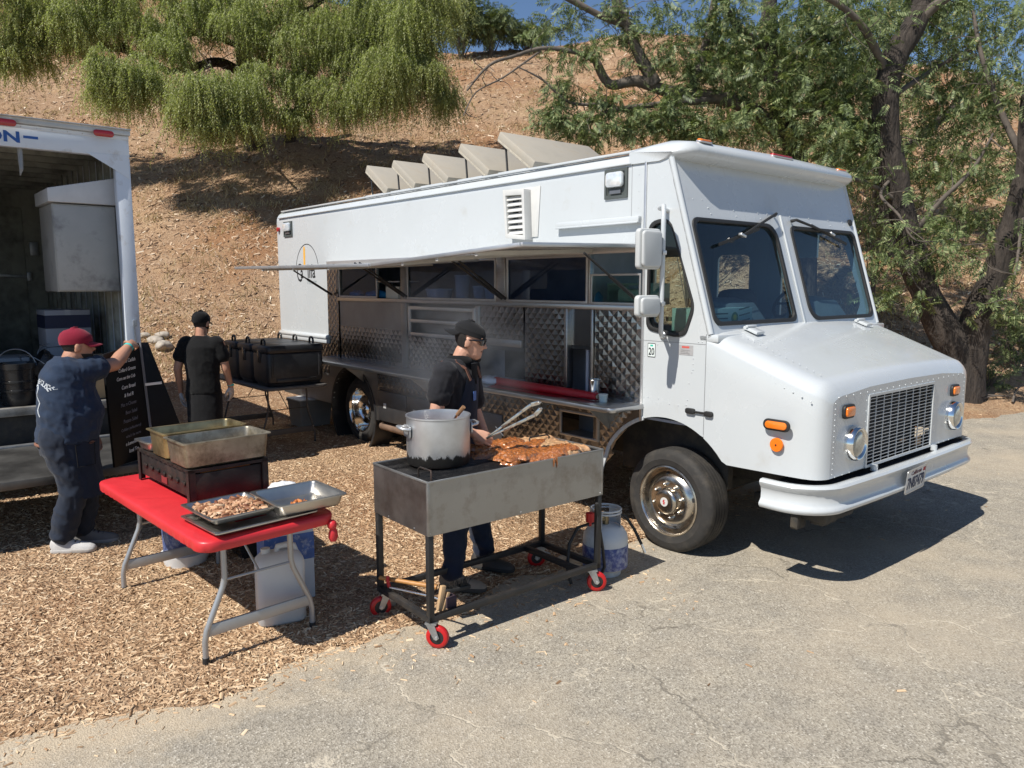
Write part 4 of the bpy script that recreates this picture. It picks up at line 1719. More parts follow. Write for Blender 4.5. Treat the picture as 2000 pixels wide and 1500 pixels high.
# tread plate
m, nt, bs, out = nmat("tread_plate")
tc = N(nt, "ShaderNodeTexCoord").outputs["Object"]
hs = []
for a in (45, -45):
    mp = N(nt, "ShaderNodeMapping")
    mp.inputs["Rotation"].default_value = (0, 0, R(a))
    mp.inputs["Scale"].default_value = (26, 9, 1)
    nt.links.new(tc, mp.inputs[0])
    v = N(nt, "ShaderNodeTexVoronoi", Scale=1.0, Randomness=0.0)
    nt.links.new(mp.outputs[0], v.inputs["Vector"])
    hs.append(ramp(nt, v.outputs["Distance"], [(.25, (1, 1, 1)), (.42, (0, 0, 0))]))
h = mixc(nt, 1.0, hs[0], hs[1], 'ADD')
bp_ = N(nt, "ShaderNodeBump", Strength=1.0, Distance=.012)
nt.links.new(h, bp_.inputs["Height"])
nt.links.new(bp_.outputs[0], bs.inputs["Normal"])
bs.inputs["Metallic"].default_value = .6
bs.inputs["Roughness"].default_value = .5
nz = N(nt, "ShaderNodeTexNoise", Scale=3.0, Detail=8.0)
nt.links.new(tc, nz.inputs["Vector"])
nt.links.new(ramp(nt, nz.outputs[0], [(.35, (.05, .048, .045)), (.65, (.15, .145, .135))]), bs.inputs["Base Color"])
tread = bs.id_data.original if False else m
m = MB()
m.box(.16, 1.50, -2.40, .10, .53, .595)
lift = m.build("liftgate", tread, box, bevel=.006)
m = MB()
m.box(.10, .17, -2.40, .10, .585, .61)
m.build("liftgate_hinge", galv, lift, bevel=.004)
for w in (-2.2, -.25):
    m = MB()
    m.bar((-.05, w, .50), (.35, w, .56), .07, .05)
    m.bar((-.10, w, .80), (.20, w, .60), .05, .05)
    m.build("lift_arm", black_metal, lift)
m = MB()
m.box(-.3, -.02, -2.4, 0, .40, .84)
m.box(L0, -.3, -2.0, -1.85, .55, .86)
m.box(L0, -.3, -.65, -.50, .55, .86)
m.cyl((-1.9, -2.3, .50), (-1.9, -.1, .50), .08)
m.build("truck_chassis", under, box)
for w in (-.12, -.40, -2.05, -2.33):
    m = MB()
    m.lathe([(.25, -.12), (.42, -.13), (.48, -.11), (.48, .10), (.42, .12), (.25, .11), (.22, .0), (.05, .02), (.001, .02)], 36, along((-1.9, w, .50), (0, 1, 0)))
    m.build("truck_wheel", tyre_rubber, box)
m = MB()
m.box(-8.4, -6.3, -2.2, -.25, .7, 2.5)
m.build("truck_cab", bw, box, bevel=.12)

# steel cabinet hung inside the doorway
cab_ = empty("hung_cabinet", "scuffed grey metal cabinet hung inside the truck's doorway post", "cabinet", BW(-.62, -.06, 1.93), TRZ)
grey_cab = pm("cabinet_grey", (.42, .41, .38), .5, .1, var=.1, vscale=2.5, dirt=(.2, .19, .18), dscale=3.5, damt=.25)
m = MB()
m.box(-.2, .42, -.53, 0, 0, .80)
m.build("cabinet_body", grey_cab, cab_, bevel=.01)
m = MB()
m.box(.42, .435, -.52, -.01, .01, .785)
m.build("cabinet_door", grey_cab, cab_, bevel=.006)
m = MB()
m.add([(-.2, -.56, .81), (.46, -.56, .81), (.46, .0, .81), (-.2, 0, .81), (-.2, -.56, .93), (.46, -.56, .93), (.46, 0.0, 1.06), (-.2, 0.0, 1.06)], [(0, 3, 2, 1), (4, 5, 6, 7), (0, 1, 5, 4), (1, 2, 6, 5), (2, 3, 7, 6), (3, 0, 4, 7)])
m.build("cabinet_cowl", pm("cowl_white", (.60, .61, .62), .5), cab_, bevel=.006)


def crate_box(name, label, loc, rz, sx, sy, sz, col, band=None, group=None):
    e = empty(name, label, "box", loc, rz, group)
    b = pm(name + "_card", col, .8, var=.06, bump=.1, bscale=20)
    m = MB()
    m.box(-sx / 2, sx / 2, -sy / 2, sy / 2, 0, sz)
    m.build("carton", b, e, bevel=.004)
    m = MB()
    m.box(-sx / 2, sx / 2, -.002, .002, sz, sz + .002)
    m.box(-sx / 2 - .0015, sx / 2 + .0015, -.025, .025, sz - .05, sz + .0025)
    m.build("carton_tape", pm(name + "_tape", tuple(min(1, c * 1.15) for c in col), .35), e)
    if band:
        m = MB()
        m.box(-sx / 2 - .0015, sx / 2 + .0015, -sy / 2 - .0015, sy / 2 + .0015, sz * .5, sz * .86)
        m.build("printed_band", pm(name + "_band", band, .6), e)
    return e


crate_box("cardboard_box", "white cardboard box with dark blue band, lower of two beneath hung cabinet", BW(-1.0, -.42, .92), TRZ, .45, .40, .46, (.30, .31, .34), None)  # white card, its colour darkened for the shade inside the truck
crate_box("cardboard_box", "blue-banded white carton on top of white box beneath hung cabinet", BW(-1.0, -.42, 1.385), TRZ, .44, .40, .36, (.29, .30, .34), (.012, .016, .05))  # same shade put into this carton's white
crate_box("cardboard_box", "plain brown carton on the truck floor beside red-capped man", BW(-.30, -.30, .92), TRZ + .2, .30, .24, .40, (.42, .29, .16))
crate_box("cardboard_box", "low tan carton of scraps behind the plain brown carton", BW(-.75, -.18, .92), TRZ - .1, .34, .26, .28, (.33, .23, .13))
crate_box("steel_chest", "low pale grey chest behind the black buckets on truck floor", BW(-1.2, -1.25, .92), TRZ, .5, 1.0, .36, (.36, .38, .40))
blackp = pm("black_bucket_plastic", (.018, .019, .021), .28, var=.15)


def bucket(M, label):
    e = empty("bucket", label, "bucket", (0, 0, 0), group="black plastic buckets in the truck")
    e.matrix_world = M
    m = MB()
    m.lathe([(.001, .004), (.128, .0), (.134, .01), (.139, .12), (.148, .125), (.148, .14), (.141, .145), (.143, .20), (.152, .205), (.152, .22), (.144, .225), (.148, .32), (.158, .325), (.160, .375), (.150, .378), (.146, .37), (.132, .02), (.001, .015)], 28, cap=False)
    m.build("bucket_body", blackp, e, smooth=50)
    m = MB()
    m.tube([(.16 * math.cos(R(a)), .10 * math.sin(R(a)) * .3 - .02, .33 + .17 * math.sin(R(a))) for a in range(0, 181, 15)], .004, 6)
    m.build("bucket_handle", galv, e)
    return e


bucket(Matrix.Translation(BW(-.22, -.96, .92)) @ Matrix.Rotation(.4, 4, 'Z'), "black plastic bucket standing upright, lowest of the three in the truck")
bucket(Matrix.Translation(BW(-.30, -.50, 1.06)) @ Matrix.Rotation(TRZ, 4, 'Z') @ rot('X', 55) @ rot('Z', 20), "black plastic bucket tipped on its side beside red-capped man")
bucket(Matrix.Translation(BW(-.75, -.62, .92)) @ Matrix.Rotation(1.4, 4, 'Z'), "black plastic bucket upright behind the tipped bucket")
bucket(Matrix.Translation(BW(-.50, -1.32, .92)) @ Matrix.Rotation(1.4, 4, 'Z'), "black plastic bucket at the truck's far doorway edge")

# ================================================================ chalk menu board standing on the liftgate
NB_, FB_, FT_, NT_ = Vector((-3.05, 5.73, .602)), Vector((-2.965, 6.17, .602)), Vector((-3.02, 6.17, 1.53)), Vector((-3.08, 5.73, 1.475))
board = empty("menu_board", "black folding chalkboard menu held upright on the liftgate", "menu board", NB_)
slate = pm("chalkboard", (.006, .006, .007), .5, var=.4, vscale=4, spec=.25)
frame_blk = pm("board_frame", (.02, .02, .021), .4)


def slab(name, pts, th, mat, parent, off):
    n = (pts[1] - pts[0]).cross(pts[3] - pts[0]).normalized()
    a = [p - off for p in pts]
    b = [p - n * th - off for p in pts]
    m = MB()
    m.add(a + b, [(0, 1, 2, 3), (7, 6, 5, 4), (0, 4, 5, 1), (1, 5, 6, 2), (2, 6, 7, 3), (3, 7, 4, 0)])
    return m.build(name, mat, parent, bevel=.003)


slab("menu_panel", [NB_, FB_, FT_, NT_], .02, slate, board, NB_)
hinge = [FB_ + Vector((.004, .012, 0)), Vector((-2.736, 6.36, .602)), Vector((-2.975, 6.23, 1.53)), FT_ + Vector((.004, .012, 0))]
slab("back_panel", hinge, .02, slate, board, NB_)
m = MB()
m.bar(FB_ - NB_ + Vector((.008, 0, 0)), FT_ - NB_ + Vector((.008, 0, 0)), .014, .014)
m.build("frame_edge", pm("edge_grey", (.22, .22, .23), .5), board)
m = MB()
m.bar(Vector((-2.985, 6.155, 1.19)) - NB_, Vector((-2.87, 6.20, 1.20)) - NB_, .016, .02)
m.build("stay_bar", pale_alu, board)
ux = (FB_ - NB_).normalized()
uy = (NT_ - NB_).normalized()
MBd = frame((0, 0, 0), ux, uy)
rows = [("Blackened Catfish", .80, .040, chalk), ("Collard Greens", .735, .040, chalk), ("Corn on the Cob", .672, .038, chalk), ("Corn Bread", .60, .042, chalk), ("& Red R", .535, .040, chalk),
        ("Mac n Cheese", .465, .040, faint_chalk), ("Bean Salad", .40, .040, faint_chalk), ("Potato Salad", .335, .042, faint_chalk), ("Cobbler (w/blueberry)", .272, .032, faint_chalk), ("what's for more", .215, .034, faint_chalk), ("n Lemonade", .155, .038, chalk), ("Iced Tea", .095, .042, chalk)]
for k, (t, y, sz, mt) in enumerate(rows):
    text_part("chalk_line", t, sz * 1.02, MBd @ Matrix.Translation((.225 + .012 * math.sin(k * 2.3), y, .002)) @ rot('Z', 4), mt, board, shear=.3, ext=.0006, sx=.78)

# ================================================================ red table and what stands on it
T_O = Vector((-1.835, 4.47, .022))
T_A = math.atan2(-.722, .691)
T_M = Matrix.Translation(T_O) @ Matrix.Rotation(T_A, 4, 'Z')
TX, TY, TZ = .855, .38, .715
leg_alu = pm("table_leg_grey", (.40, .41, .42), .38, .55, var=.06)


def TT(x, y, z=0):
    return T_M @ Vector((x, y, z))


def folding_table(e, hx, hy, top_z, top_mat, leg_mat, legx, ytop, yfoot, r):
    m = MB()
    m.prism(rrect(-hx, hx, -hy, hy, .06), top_z - .035, top_z)
    m.build("tabletop", top_mat, e, bevel=.008)
    for sx in (-1, 1):
        for sy in (-1, 1):
            m = MB()
            x = sx * legx
            m.tube([(x, sy * ytop, top_z - .03), (x, sy * ytop, top_z * .62), (x, sy * (ytop + .012), top_z * .55), (x, sy * (ytop + (yfoot - ytop) * .5), top_z * .40), (x, sy * (yfoot - .012), top_z * .25), (x, sy * yfoot, top_z * .17), (x, sy * yfoot, .02)], r, 12)
            lg_ = m.build("leg", leg_mat, e, smooth=60)
            m = MB()
            m.cyl((x, sy * yfoot, 0), (x, sy * yfoot, .035), r * 1.2, 12)
            m.build("foot_cap", black_rubber, lg_)
        m = MB()
        m.prism([(-yfoot, top_z * .20), (yfoot, top_z * .20), (yfoot - .03, top_z * .29), (-yfoot + .03, top_z * .29)], -.008, .008, frame((sx * legx, 0, 0), (0, 1, 0), (0, 0, 1)))
        m.build("leg_brace", leg_mat, e, bevel=.003)
        m = MB()
        a = Vector((sx * legx, 0, top_z * .60))
        m.tube([(sx * legx, -ytop, top_z * .60), (sx * legx, ytop, top_z * .60)], r * .5, 8)
        m.tube([a, (sx * legx * .45, 0, top_z - .05)], r * .45, 8)
        m.build("stay_rod", leg_mat, e, kind="stuff")


tab = empty("folding_table", "grey-legged folding table under the red plastic cover", "table", T_O, T_A)
folding_table(tab, TX - .02, TY - .015, TZ, pm("table_white", (.55, .55, .54), .5), leg_alu, .655, .19, .31, .0155)

red_plastic = pm("red_plastic", (.60, .028, .035), .42, var=.07, vscale=3, bump=.22, bscale=11, coat=.05)


def cover():
    """Sheet of thin plastic drawn over the tabletop and gathered at its rim."""
    nx, ny = 60, 30
    out = rrect(-TX, TX, -TY, TY, .085, 8)
    pts = []
    P = [Vector((*p, 0)) for p in out]
    per = []
    for i in range(len(P)):
        a, b = P[i], P[(i + 1) % len(P)]
        n = max(1, int((b - a).length / .012))
        per += [a.lerp(b, t / n) for t in range(n)]
    k = len(per)
    rings = []
    lv = [(.0, 0, .0), (.5, 0, 0), (.85, 0, 0), (.965, 0, 0), (.99, -.004, 0), (.999, -.014, 0), (1.0, -.03, .25), (.998, -.046, .5), (.99, -.056, .7), (.975, -.05, .5)]
    for f, dz, wr in lv:
        r = []
        for i, p in enumerate(per):
            c = i / k
            corner = min(1, max(0, (abs(p.x) / TX + abs(p.y) / TY) - 1.35) * 2.5)
            ruf = (.0022 * math.sin(i * .9) + .002 * math.sin(i * 2.17 + 1)) * (.4 + 2 * corner)
            sag = .005 * math.sin(c * 34) + .03 * max(0, p.x / TX) * wr
            q = p * f
            n = Vector((p.x / TX ** 2, p.y / TY ** 2, 0)).normalized()
            q = q + n * (ruf * wr)
            z = TZ + .004 + dz - abs(sag) * .25 * wr + ruf * .4 * wr
            if 0 < f < .98:
                z += .0025 * noise.noise(Vector((q.x * 9, q.y * 5, 0))) + .006 * max(0, noise.noise(Vector((q.x * 3 + q.y * 9, q.y * 16 - q.x * 11, 3)))) ** 1.0
            r.append((q.x, q.y, z))
        rings.append(r)
    m = MB()
    m.loft(rings, cap=False)
    # creases fanning from the near corner and the knot at the far corner
    o = m.build("tablecloth", red_plastic, None, smooth=70)
    o.location = T_O
    o.rotation_euler = (0, 0, T_A)
    return o


cl = cover()
tag(cl, "bright red plastic cover stretched over the folding table", "tablecloth")
m = MB()
m.ball((TX - .005, TY - .035, TZ - .06), (.028, .028, .03), 10)
m.loft([[(TX - .005 + r * math.cos(a) * .7, TY - .03 + r * math.sin(a), z) for a in [k * math.pi / 5 for k in range(10)]] for r, z in ((.012, TZ - .07), (.026, TZ - .10), (.03, TZ - .13), (.018, TZ - .155))])
m.build("knot", red_plastic, cl, smooth=60)

iron = pm("burnt_iron", (.022, .018, .016), .55, .3, var=.35, vscale=10, dirt=(.07, .04, .028), dscale=9, damt=.5, bump=.15, bscale=70)


def tbl_thing(name, label, cat, x, y, z, rz=0, group=None):
    return empty(name, label, cat, TT(x, y, z), T_A + rz, group)


ZT = TZ + .007
br = tbl_thing("gas_burner", "black iron gas burner stand on the red table holding hotel pans", "burner", 0, 0, ZT)
bx0, bx1, by0, by1 = -.68, .175, -.17, .31
m = MB()
m.box(bx0 + .012, bx1 - .012, by0 + .012, by0 + .022, .04, .185)
m.box(bx0 + .012, bx1 - .012, by1 - .022, by1 - .012, .04, .185)
m.box(bx0 + .012, bx0 + .022, by0 + .022, by1 - .022, .07, .185)
m.box(bx1 - .022, bx1 - .012, by0 + .022, by1 - .022, .015, .175)
m.box(bx0 + .02, bx1 - .02, by0 + .02, by1 - .02, .06, .066)
m.build("burner_shell", iron, br, bevel=.003)
for x in (bx0, bx1 - .04):
    for y in (by0, by1 - .04):
        m = MB()
        m.box(x, x + .04, y, y + .006, 0, .20)
        m.box(x if x < 0 else x + .034, x + .006 if x < 0 else x + .04, y, y + .04, 0, .20)
        m.build("leg", iron, br)
m = MB()
m.box(bx0, bx1, by0, by0 + .03, .19, .205)
m.box(bx0, bx1, by1 - .03, by1, .19, .205)
for k in range(12):
    x = bx0 + (bx1 - bx0 - .03) * k / 11
    m.box(x, x + .03, by0, by1, .186, .204)
m.build("top_rack", iron, br, kind="stuff")
for k in range(7):
    x = bx0 + .10 + k * .105
    m = MB()
    m.prism(rrect(x, x + .055, .10, .125, .01), 0, .012, frame((0, by0 + .012, 0), (1, 0, 0), (0, 0, 1)))
    m.build("louver", iron, br, bevel=.004)
m = MB()
m.box(-.28, -.19, by0 + .006, by0 + .0115, .055, .095)
m.build("nameplate", pm("plate_rust", (.20, .03, .03), .5), br)
glow = pm("burner_copper", (.45, .17, .05), .4, .8)
m = MB()
m.tube([(bx1 - .05, by0 + .08, .17), (bx1 - .05, by1 - .1, .17)], .02, 8)
m.build("burner_tube", glow, br)

pan_steel = pm("pan_steel", (.55, .53, .49), .36, 1.0, var=.1, vscale=6)
pan_burnt = pm("pan_burnt", (.42, .37, .28), .42, .85, var=.3, vscale=6, dirt=(.09, .06, .035), dscale=9, damt=.6)
pan_gold = pm("pan_golden", (.50, .40, .21), .34, .9, var=.25, vscale=5, dirt=(.12, .08, .04), dscale=7, damt=.5)


def tray(e, sx, sy, d, mat, rim=.018, taper=.012, inner=None, r=.03):
    m = MB()

    def ring(g, z, rr):
        return [(x, y, z) for x, y in rrect(-sx / 2 + g, sx / 2 - g, -sy / 2 + g, sy / 2 - g, max(.008, rr), 5)]
    t = .0025
    m.loft([ring(0, d - .006, r), ring(0, d, r), ring(rim, d, r), ring(rim + .004, d - .01, r), ring(rim + taper, t + .012, r), ring(rim + taper + .012, t, r), ring(min(sx, sy) * .45, t, .01)], cap=False)
    m.loft([ring(0, d - .006, r), ring(rim - t, d - .006, r), ring(rim + taper - t, .012, r), ring(rim + taper + .01, 0, r), ring(min(sx, sy) * .45, 0, .01)], cap=False)
    return m.build("pan_body", mat, e, smooth=40)


p = tbl_thing("hotel_pan", "deep scorched steel hotel pan, nearest on the burner", "pan", .03, .07, ZT + .207, 0, "hotel pans on the burner")
tray(p, .325, .54, .155, pan_burnt)
p = tbl_thing("hotel_pan", "golden-tinged stained hotel pan behind the scorched pan on burner", "pan", -.285, .07, ZT + .207, 0, "hotel pans on the burner")
tray(p, .30, .53, .165, pan_gold)
p = tbl_thing("hotel_pan", "shallow dull steel pan at the burner's far end", "pan", -.56, .06, ZT + .207, .03, "hotel pans on the burner")
tray(p, .24, .50, .065, pan_steel)
p = tbl_thing("sheet_pan", "shallow sheet pan lying flat under the meat tray", "pan", .625, -.02, ZT, .03, "shallow pans at the table's near end")
tray(p, .44, .58, .028, pan_steel, r=.02)
p = tbl_thing("sheet_pan", "steel sheet pan full of shredded grilled meat", "pan", .545, -.095, ZT + .03, .02, "shallow pans at the table's near end")
tray(p, .41, .38, .04, pan_steel, r=.02)
p2 = tbl_thing("hotel_pan", "nearly empty square steel pan overhanging the table's corner", "pan", .665, .245, ZT + .03, -.04, "shallow pans at the table's near end")
tray(p2, .40, .41, .068, pan_steel, r=.03)
meat_mat = island_mat("shredded_meat", [(0, (.16, .05, .022)), (.35, (.36, .17, .085)), (.7, (.50, .29, .16)), (1, (.60, .42, .27))], .55, spec=.5)
k = 420
tv = np.array([(-.5, -.3, 0), (.5, -.25, 0), (.5, .3, 0), (-.5, .25, 0), (-.35, -.15, .8), (.4, -.2, 1), (.35, .2, .8), (-.4, .15, 1)], float)
tf = [(4, 5, 6, 7), (0, 1, 5, 4), (1, 2, 6, 5), (2, 3, 7, 6), (3, 0, 4, 7)]
xy = np.stack([rng.uniform(-.155, .155, k), rng.uniform(-.145, .145, k)], 1)
hgt = .012 + .03 * rng.random(k) * (1 - (xy[:, 0] / .17) ** 4)
ln = rng.uniform(.02, .07, k)
mo = template_obj("shredded_meat", tv, tf, rots(rng.random(k) * 6.28, rng.normal(0, .25, k), rng.normal(0, .4, k)), np.stack([xy[:, 0], xy[:, 1], hgt], 1), np.stack([ln, ln * .3, ln * .22], 1), meat_mat, kind="stuff")
tag(mo, "shredded brown grilled meat heaped in the sheet pan", "meat")
mo.location = TT(.545, -.095, ZT + .03)
mo.rotation_euler = (0, 0, T_A)
k = 14
mo = template_obj("meat_scraps", tv, tf, rots(rng.random(k) * 6.28, rng.normal(0, .2, k), rng.normal(0, .3, k)), np.stack([rng.normal(0, .025, k), rng.normal(0, .03, k), rng.uniform(.0, .012, k)], 1), np.stack([rng.uniform(.015, .04, k)] * 3, 1) * np.array([1, .5, .4]), island_mat("orange_scraps", [(0, (.35, .09, .02)), (1, (.60, .25, .08))], .4), kind="stuff")
tag(mo, "few orange meat scraps left in the square pan", "food scraps")
mo.location = TT(.665, .245, ZT + .034)
# crumpled towel behind the burner
m = MB()
m.ball((0, 0, .03), (.10, .07, .04), 16)
tw = m.build("paper_towel", pm("crumpled_white", (.66, .67, .70), .9, bump=.6, bscale=25), None)
for v in tw.data.vertices:
    v.co += v.normal * .02 * noise.noise(v.co * 30)
tw.location = TT(.30, .345, ZT)
tag(tw, "crumpled white towel behind the burner on the red table", "towel")

# ---------------- below the table
wet_white = pm("bucket_white", (.66, .67, .67), .4, var=.05)
g0 = gz(-2.26, 4.94)
wb = empty("sauce_bucket", "white plastic bucket with blue printed wrap under the red table", "bucket", (-2.31, 5.20, g0), .3)
m = MB()
m.lathe([(.001, 0), (.14, .0), (.142, .02), (.165, .08), (.165, .09), (.14, .095), (.148, .37), (.156, .372), (.156, .39), (.12, .40), (.001, .40)], 32, cap=False)
m.build("bucket_body", wet_white, wb, smooth=45)
m = MB()
m.lathe([(.1435, .10), (.150, .345)], 32, cap=False)
m.build("printed_wrap", pm("wrap_blue", (.045, .075, .20), .5, var=.3, vscale=14, dirt=(.42, .45, .52), dscale=26, damt=.5), wb, smooth=60)

jx, jy = -1.365, 4.30
jug = empty("jug", "large translucent white plastic jug under the red table", "jug", (jx, jy, gz(jx, jy)), R(26))
jm = pm("milky_plastic", (.66, .68, .70), .38, var=.03)
jm.node_tree.nodes["Principled BSDF"].inputs["Transmission Weight"].default_value = .15
m = MB()
m.loft([[(x, y, z) for x, y in rrect(-.135 + g, .135 - g, -.09 + g, .09 - g, .04, 5)] for g, z in ((.014, 0), (.0, .018), (.0, .36), (.006, .385), (.028, .415), (.05, .425))])
m.build("jug_body", jm, jug, smooth=50)
m = MB()
m.tube([(-.02, 0, .41), (-.005, 0, .45), (.04, 0, .455), (.085, 0, .445), (.10, 0, .40)], [.016, .018, .018, .018, .016], 10)
m.cyl((-.075, 0, .42), (-.075, 0, .45), .026, 16)
m.build("jug_handle", jm, jug, smooth=60)
bx_ = empty("juice_box", "blue and white carton with round cap behind the translucent jug", "carton", (-1.43, 4.64, gz(-1.43, 4.64)), R(30))
m = MB()
m.box(-.15, .15, -.11, .11, 0, .46)
m.build("carton", pm("carton_pale", (.60, .64, .70), .55, var=.05), bx_, bevel=.005)
m = MB()
m.box(-.152, .152, -.112, .112, .26, .43)
m.build("printed_band", pm("carton_blue", (.05, .12, .38), .5, var=.25, vscale=20, dirt=(.5, .55, .62), dscale=22, damt=.3), bx_)
m = MB()
m.lathe([(.045, .46), (.045, .49), (.001, .495)], 20, Matrix.Translation((-.02, -.02, 0)))
m.build("cap", pm("cap_blue", (.28, .34, .46), .4), bx_)
m = MB()
m.box(-.12, -.02, -.075, -.068, .4605, .462)
m.box(.05, .11, -.06, -.053, .4605, .462)
m.build("slot_mark", ink_black, bx_, kind="stuff")
tub = empty("tote", "black plastic tote under the red table's far side", "tote", (-1.86, 5.42, gz(-1.86, 5.42)), R(38))
m = MB()
m.loft([[(x, y, z) for x, y in rrect(-.20 - g, .20 + g, -.16 - g, .16 + g, .03, 4)] for g, z in ((-.03, 0), (0, .26), (.015, .262), (.015, .285))])
m.build("tote_body", blackp, tub, bevel=.004)
m = MB()
m.prism(rrect(-.22, .22, -.18, .18, .03), .287, .305)
m.build("tote_lid", blackp, tub, bevel=.006)

# ================================================================ black insulated carriers on the far table
CT = Vector((-2.745, 8.43, .09))
ct = empty("folding_table", "dark folding table carrying three black insulated food carriers", "table", CT - TF * .915 + TL * .38, TRZ)
folding_table(ct, .915, .38, .75, pm("table_dark", (.10, .095, .09), .55, var=.1), pm("table_leg_dark", (.11, .10, .095), .5, .5), .62, .24, .33, .011)
carr = pm("carrier_black", (.022, .023, .026), .42, var=.15, vscale=6, dirt=(.06, .06, .06), damt=.25)


def carrier(s, label):
    e = empty("food_carrier", label, "food carrier", CT + TF * s + TL * .39 + Vector((0, 0, .752)), TRZ, "black insulated food carriers")
    hx, hy, h = .215, .345, .47
    m = MB()
    m.loft([[(x, y, z) for x, y in rrect(-hx + g, hx - g, -hy + g, hy - g, .05, 4)] for g, z in ((.03, 0), (.025, .03), (.008, .05), (0, .10), (0, .36), (.006, h - .09))])
    m.build("carrier_body", carr, e, bevel=.004, smooth=45)
    m = MB()
    m.loft([[(x, y, z) for x, y in rrect(-hx - .008 + g, hx + .008 - g, -hy - .008 + g, hy + .008 - g, .055, 4)] for g, z in ((.006, h - .085), (0, h - .075), (0, h - .02), (.012, h - .004), (.035, h))])
    m.build("carrier_lid", carr, e, smooth=45)
    for sy in (-1, 1):
        m = MB()
        m.tube([(-.05, sy * (hy - .05), h - .01), (-.045, sy * (hy - .05), h + .04), (-.02, sy * (hy - .05), h + .065), (.02, sy * (hy - .05), h + .065), (.045, sy * (hy - .05), h + .04), (.05, sy * (hy - .05), h - .01)], .013, 8)
        m.build("carrier_handle", blackp, e, smooth=60)
        m = MB()
        m.box(-.04, .04, sy * hy - .012, sy * hy + .012, .27, .42)
        m.build("carrier_latch", blackp, e, bevel=.006)
    m = MB()
    m.box(hx - .002, hx + .012, -.24, .24, .05, .09)
    m.box(hx - .002, hx + .01, -.30, -.27, .10, .36)
    m.box(hx - .002, hx + .01, .27, .30, .10, .36)
    m.build("carrier_rib", carr, e, bevel=.005)
    return e


carrier(-.26, "black insulated food carrier at the near end of dark table")
carrier(-.71, "black insulated food carrier in the middle of the dark table")
carrier(-1.16, "black insulated food carrier at the dark table's far end")
gb = Vector((-2.72, 10.15, 0))
bn = empty("grey_bin", "grey plastic bin on the ground under the truck's rear corner", "bin", (gb.x, gb.y, gz(gb.x, gb.y)), TRZ)
m = MB()
m.loft([[(x, y, z) for x, y in rrect(-.2 - g, .2 + g, -.24 - g, .24 + g, .03, 4)] for g, z in ((-.03, 0), (0, .33), (.012, .332), (.012, .355), (-.01, .355), (-.03, .02))])
m.build("bin_body", pm("bin_grey", (.20, .205, .21), .55), bn)
m = MB()
m.prism(rrect(-.21, .21, -.25, .25, .03), .357, .372)
m.build("bin_lid", pm("bin_lid_white", (.55, .56, .57), .5), bn, bevel=.004)

# ================================================================ grill on casters
G_O = Vector((-.452, 3.98, 0))
G_A = R(39)
G_M = Matrix.Translation(G_O) @ Matrix.Rotation(G_A, 4, 'Z')
GL, GW, GB, GT = 1.335, .59, .645, .947


def GG(x, y, z=0):
    return G_M @ Vector((x, y, z))


grill = empty("grill_cart", "long grey steel charcoal grill on black legs with red casters", "grill", G_O, G_A)
gsteel = pm("grill_steel", (.335, .33, .315), .38, .75, var=.07, vscale=2.5, dirt=(.20, .17, .14), dscale=4.5, damt=.4, bump=.08, bscale=9)
gburn = pm("grill_heat_stained", (.20, .175, .16), .4, .75, var=.3, vscale=3, dirt=(.09, .065, .055), dscale=4, damt=.55)
m = MB()
m.box(0, GL, -.002, .0, GB, GT)
m.build("front_sheet", gsteel, grill)
for x in (-.002, GL):
    m = MB()
    m.box(x, x + .002, 0, GW, GB, GT)
    m.build("end_sheet", gburn, grill)
m = MB()
m.box(0, GL, GW, GW + .002, GB, GT)
m.box(0, GL, 0, GW, GB + .002, GB + .005)
m.build("back_sheet", gsteel, grill)
m = MB()
for a, b in (((0, 0), (GL, 0)), ((GL, 0), (GL, GW)), ((GL, GW), (0, GW)), ((0, GW), (0, 0))):
    m.bar((*a, GT - .004), (*b, GT - .004), .014, .012)
m.box(-.004, .012, -.004, .012, GB, GT)
m.box(GL - .012, GL + .004, -.004, .012, GB, GT)
m.build("rim_angle", pale_alu if False else gsteel, grill, bevel=.002)
m = MB()
for x in (.012, .65, GL - .02):
    dome(m, (x, -.002, GB + .015), (0, -1, 0), .007)
for y in (.14, .42):
    dome(m, (-.002, y, GB + .015), (-1, 0, 0), .007)
dome(m, (.16, -.002, GB + .11), (0, -1, 0), .004)
m.build("bolt", galv, grill, kind="stuff")
grate = pm("grate_iron", (.03, .028, .027), .5, .5, var=.3, dirt=(.09, .08, .07), dscale=20, damt=.4)
m = MB()
for k in range(33):
    y = .014 + (GW - .028) * k / 32
    m.cyl((.01, y, GT - .012), (GL - .01, y, GT - .012), .0042, 6)
for k in range(5):
    x = .06 + (GL - .12) * k / 4
    m.box(x - .006, x + .006, .01, GW - .01, GT - .026, GT - .016)
m.build("grate_bar", grate, grill, kind="stuff", smooth=60)
m = MB()
m.box(.02, GL - .02, .02, GW - .02, GT - .14, GT - .13)
m.build("heat_plate", pm("heat_plate", (.10, .045, .03), .7, .3, var=.4, vscale=8), grill)
for x in (.10, GL - .28):
    for k in range(1):
        m = MB()
        y0 = .10 if x < .5 else .40
        m.tube([(x, y0, GT - .01), (x, y0, GT + .035), (x + .012, y0 + .01, GT + .045), (x + .16, y0 + .01, GT + .045), (x + .172, y0, GT + .035), (x + .172, y0, GT - .01)] if x > .5 else [(x - .05, y0 - .06, GT - .01), (x - .05, y0 - .06, GT + .035), (x - .045, y0 - .05, GT + .045), (x - .045, y0 + .06, GT + .045), (x - .05, y0 + .07, GT + .035), (x - .05, y0 + .07, GT - .01)], .0055, 8)
        m.build("grate_handle", iron, grill, smooth=60)
for x in (.018, GL - .018):
    for y in (.018, GW - .018):
        m = MB()
        m.box(x - .017, x + .017, y - .017, y + .017, .15, GB)
        m.build("leg", black_metal, grill, bevel=.002)
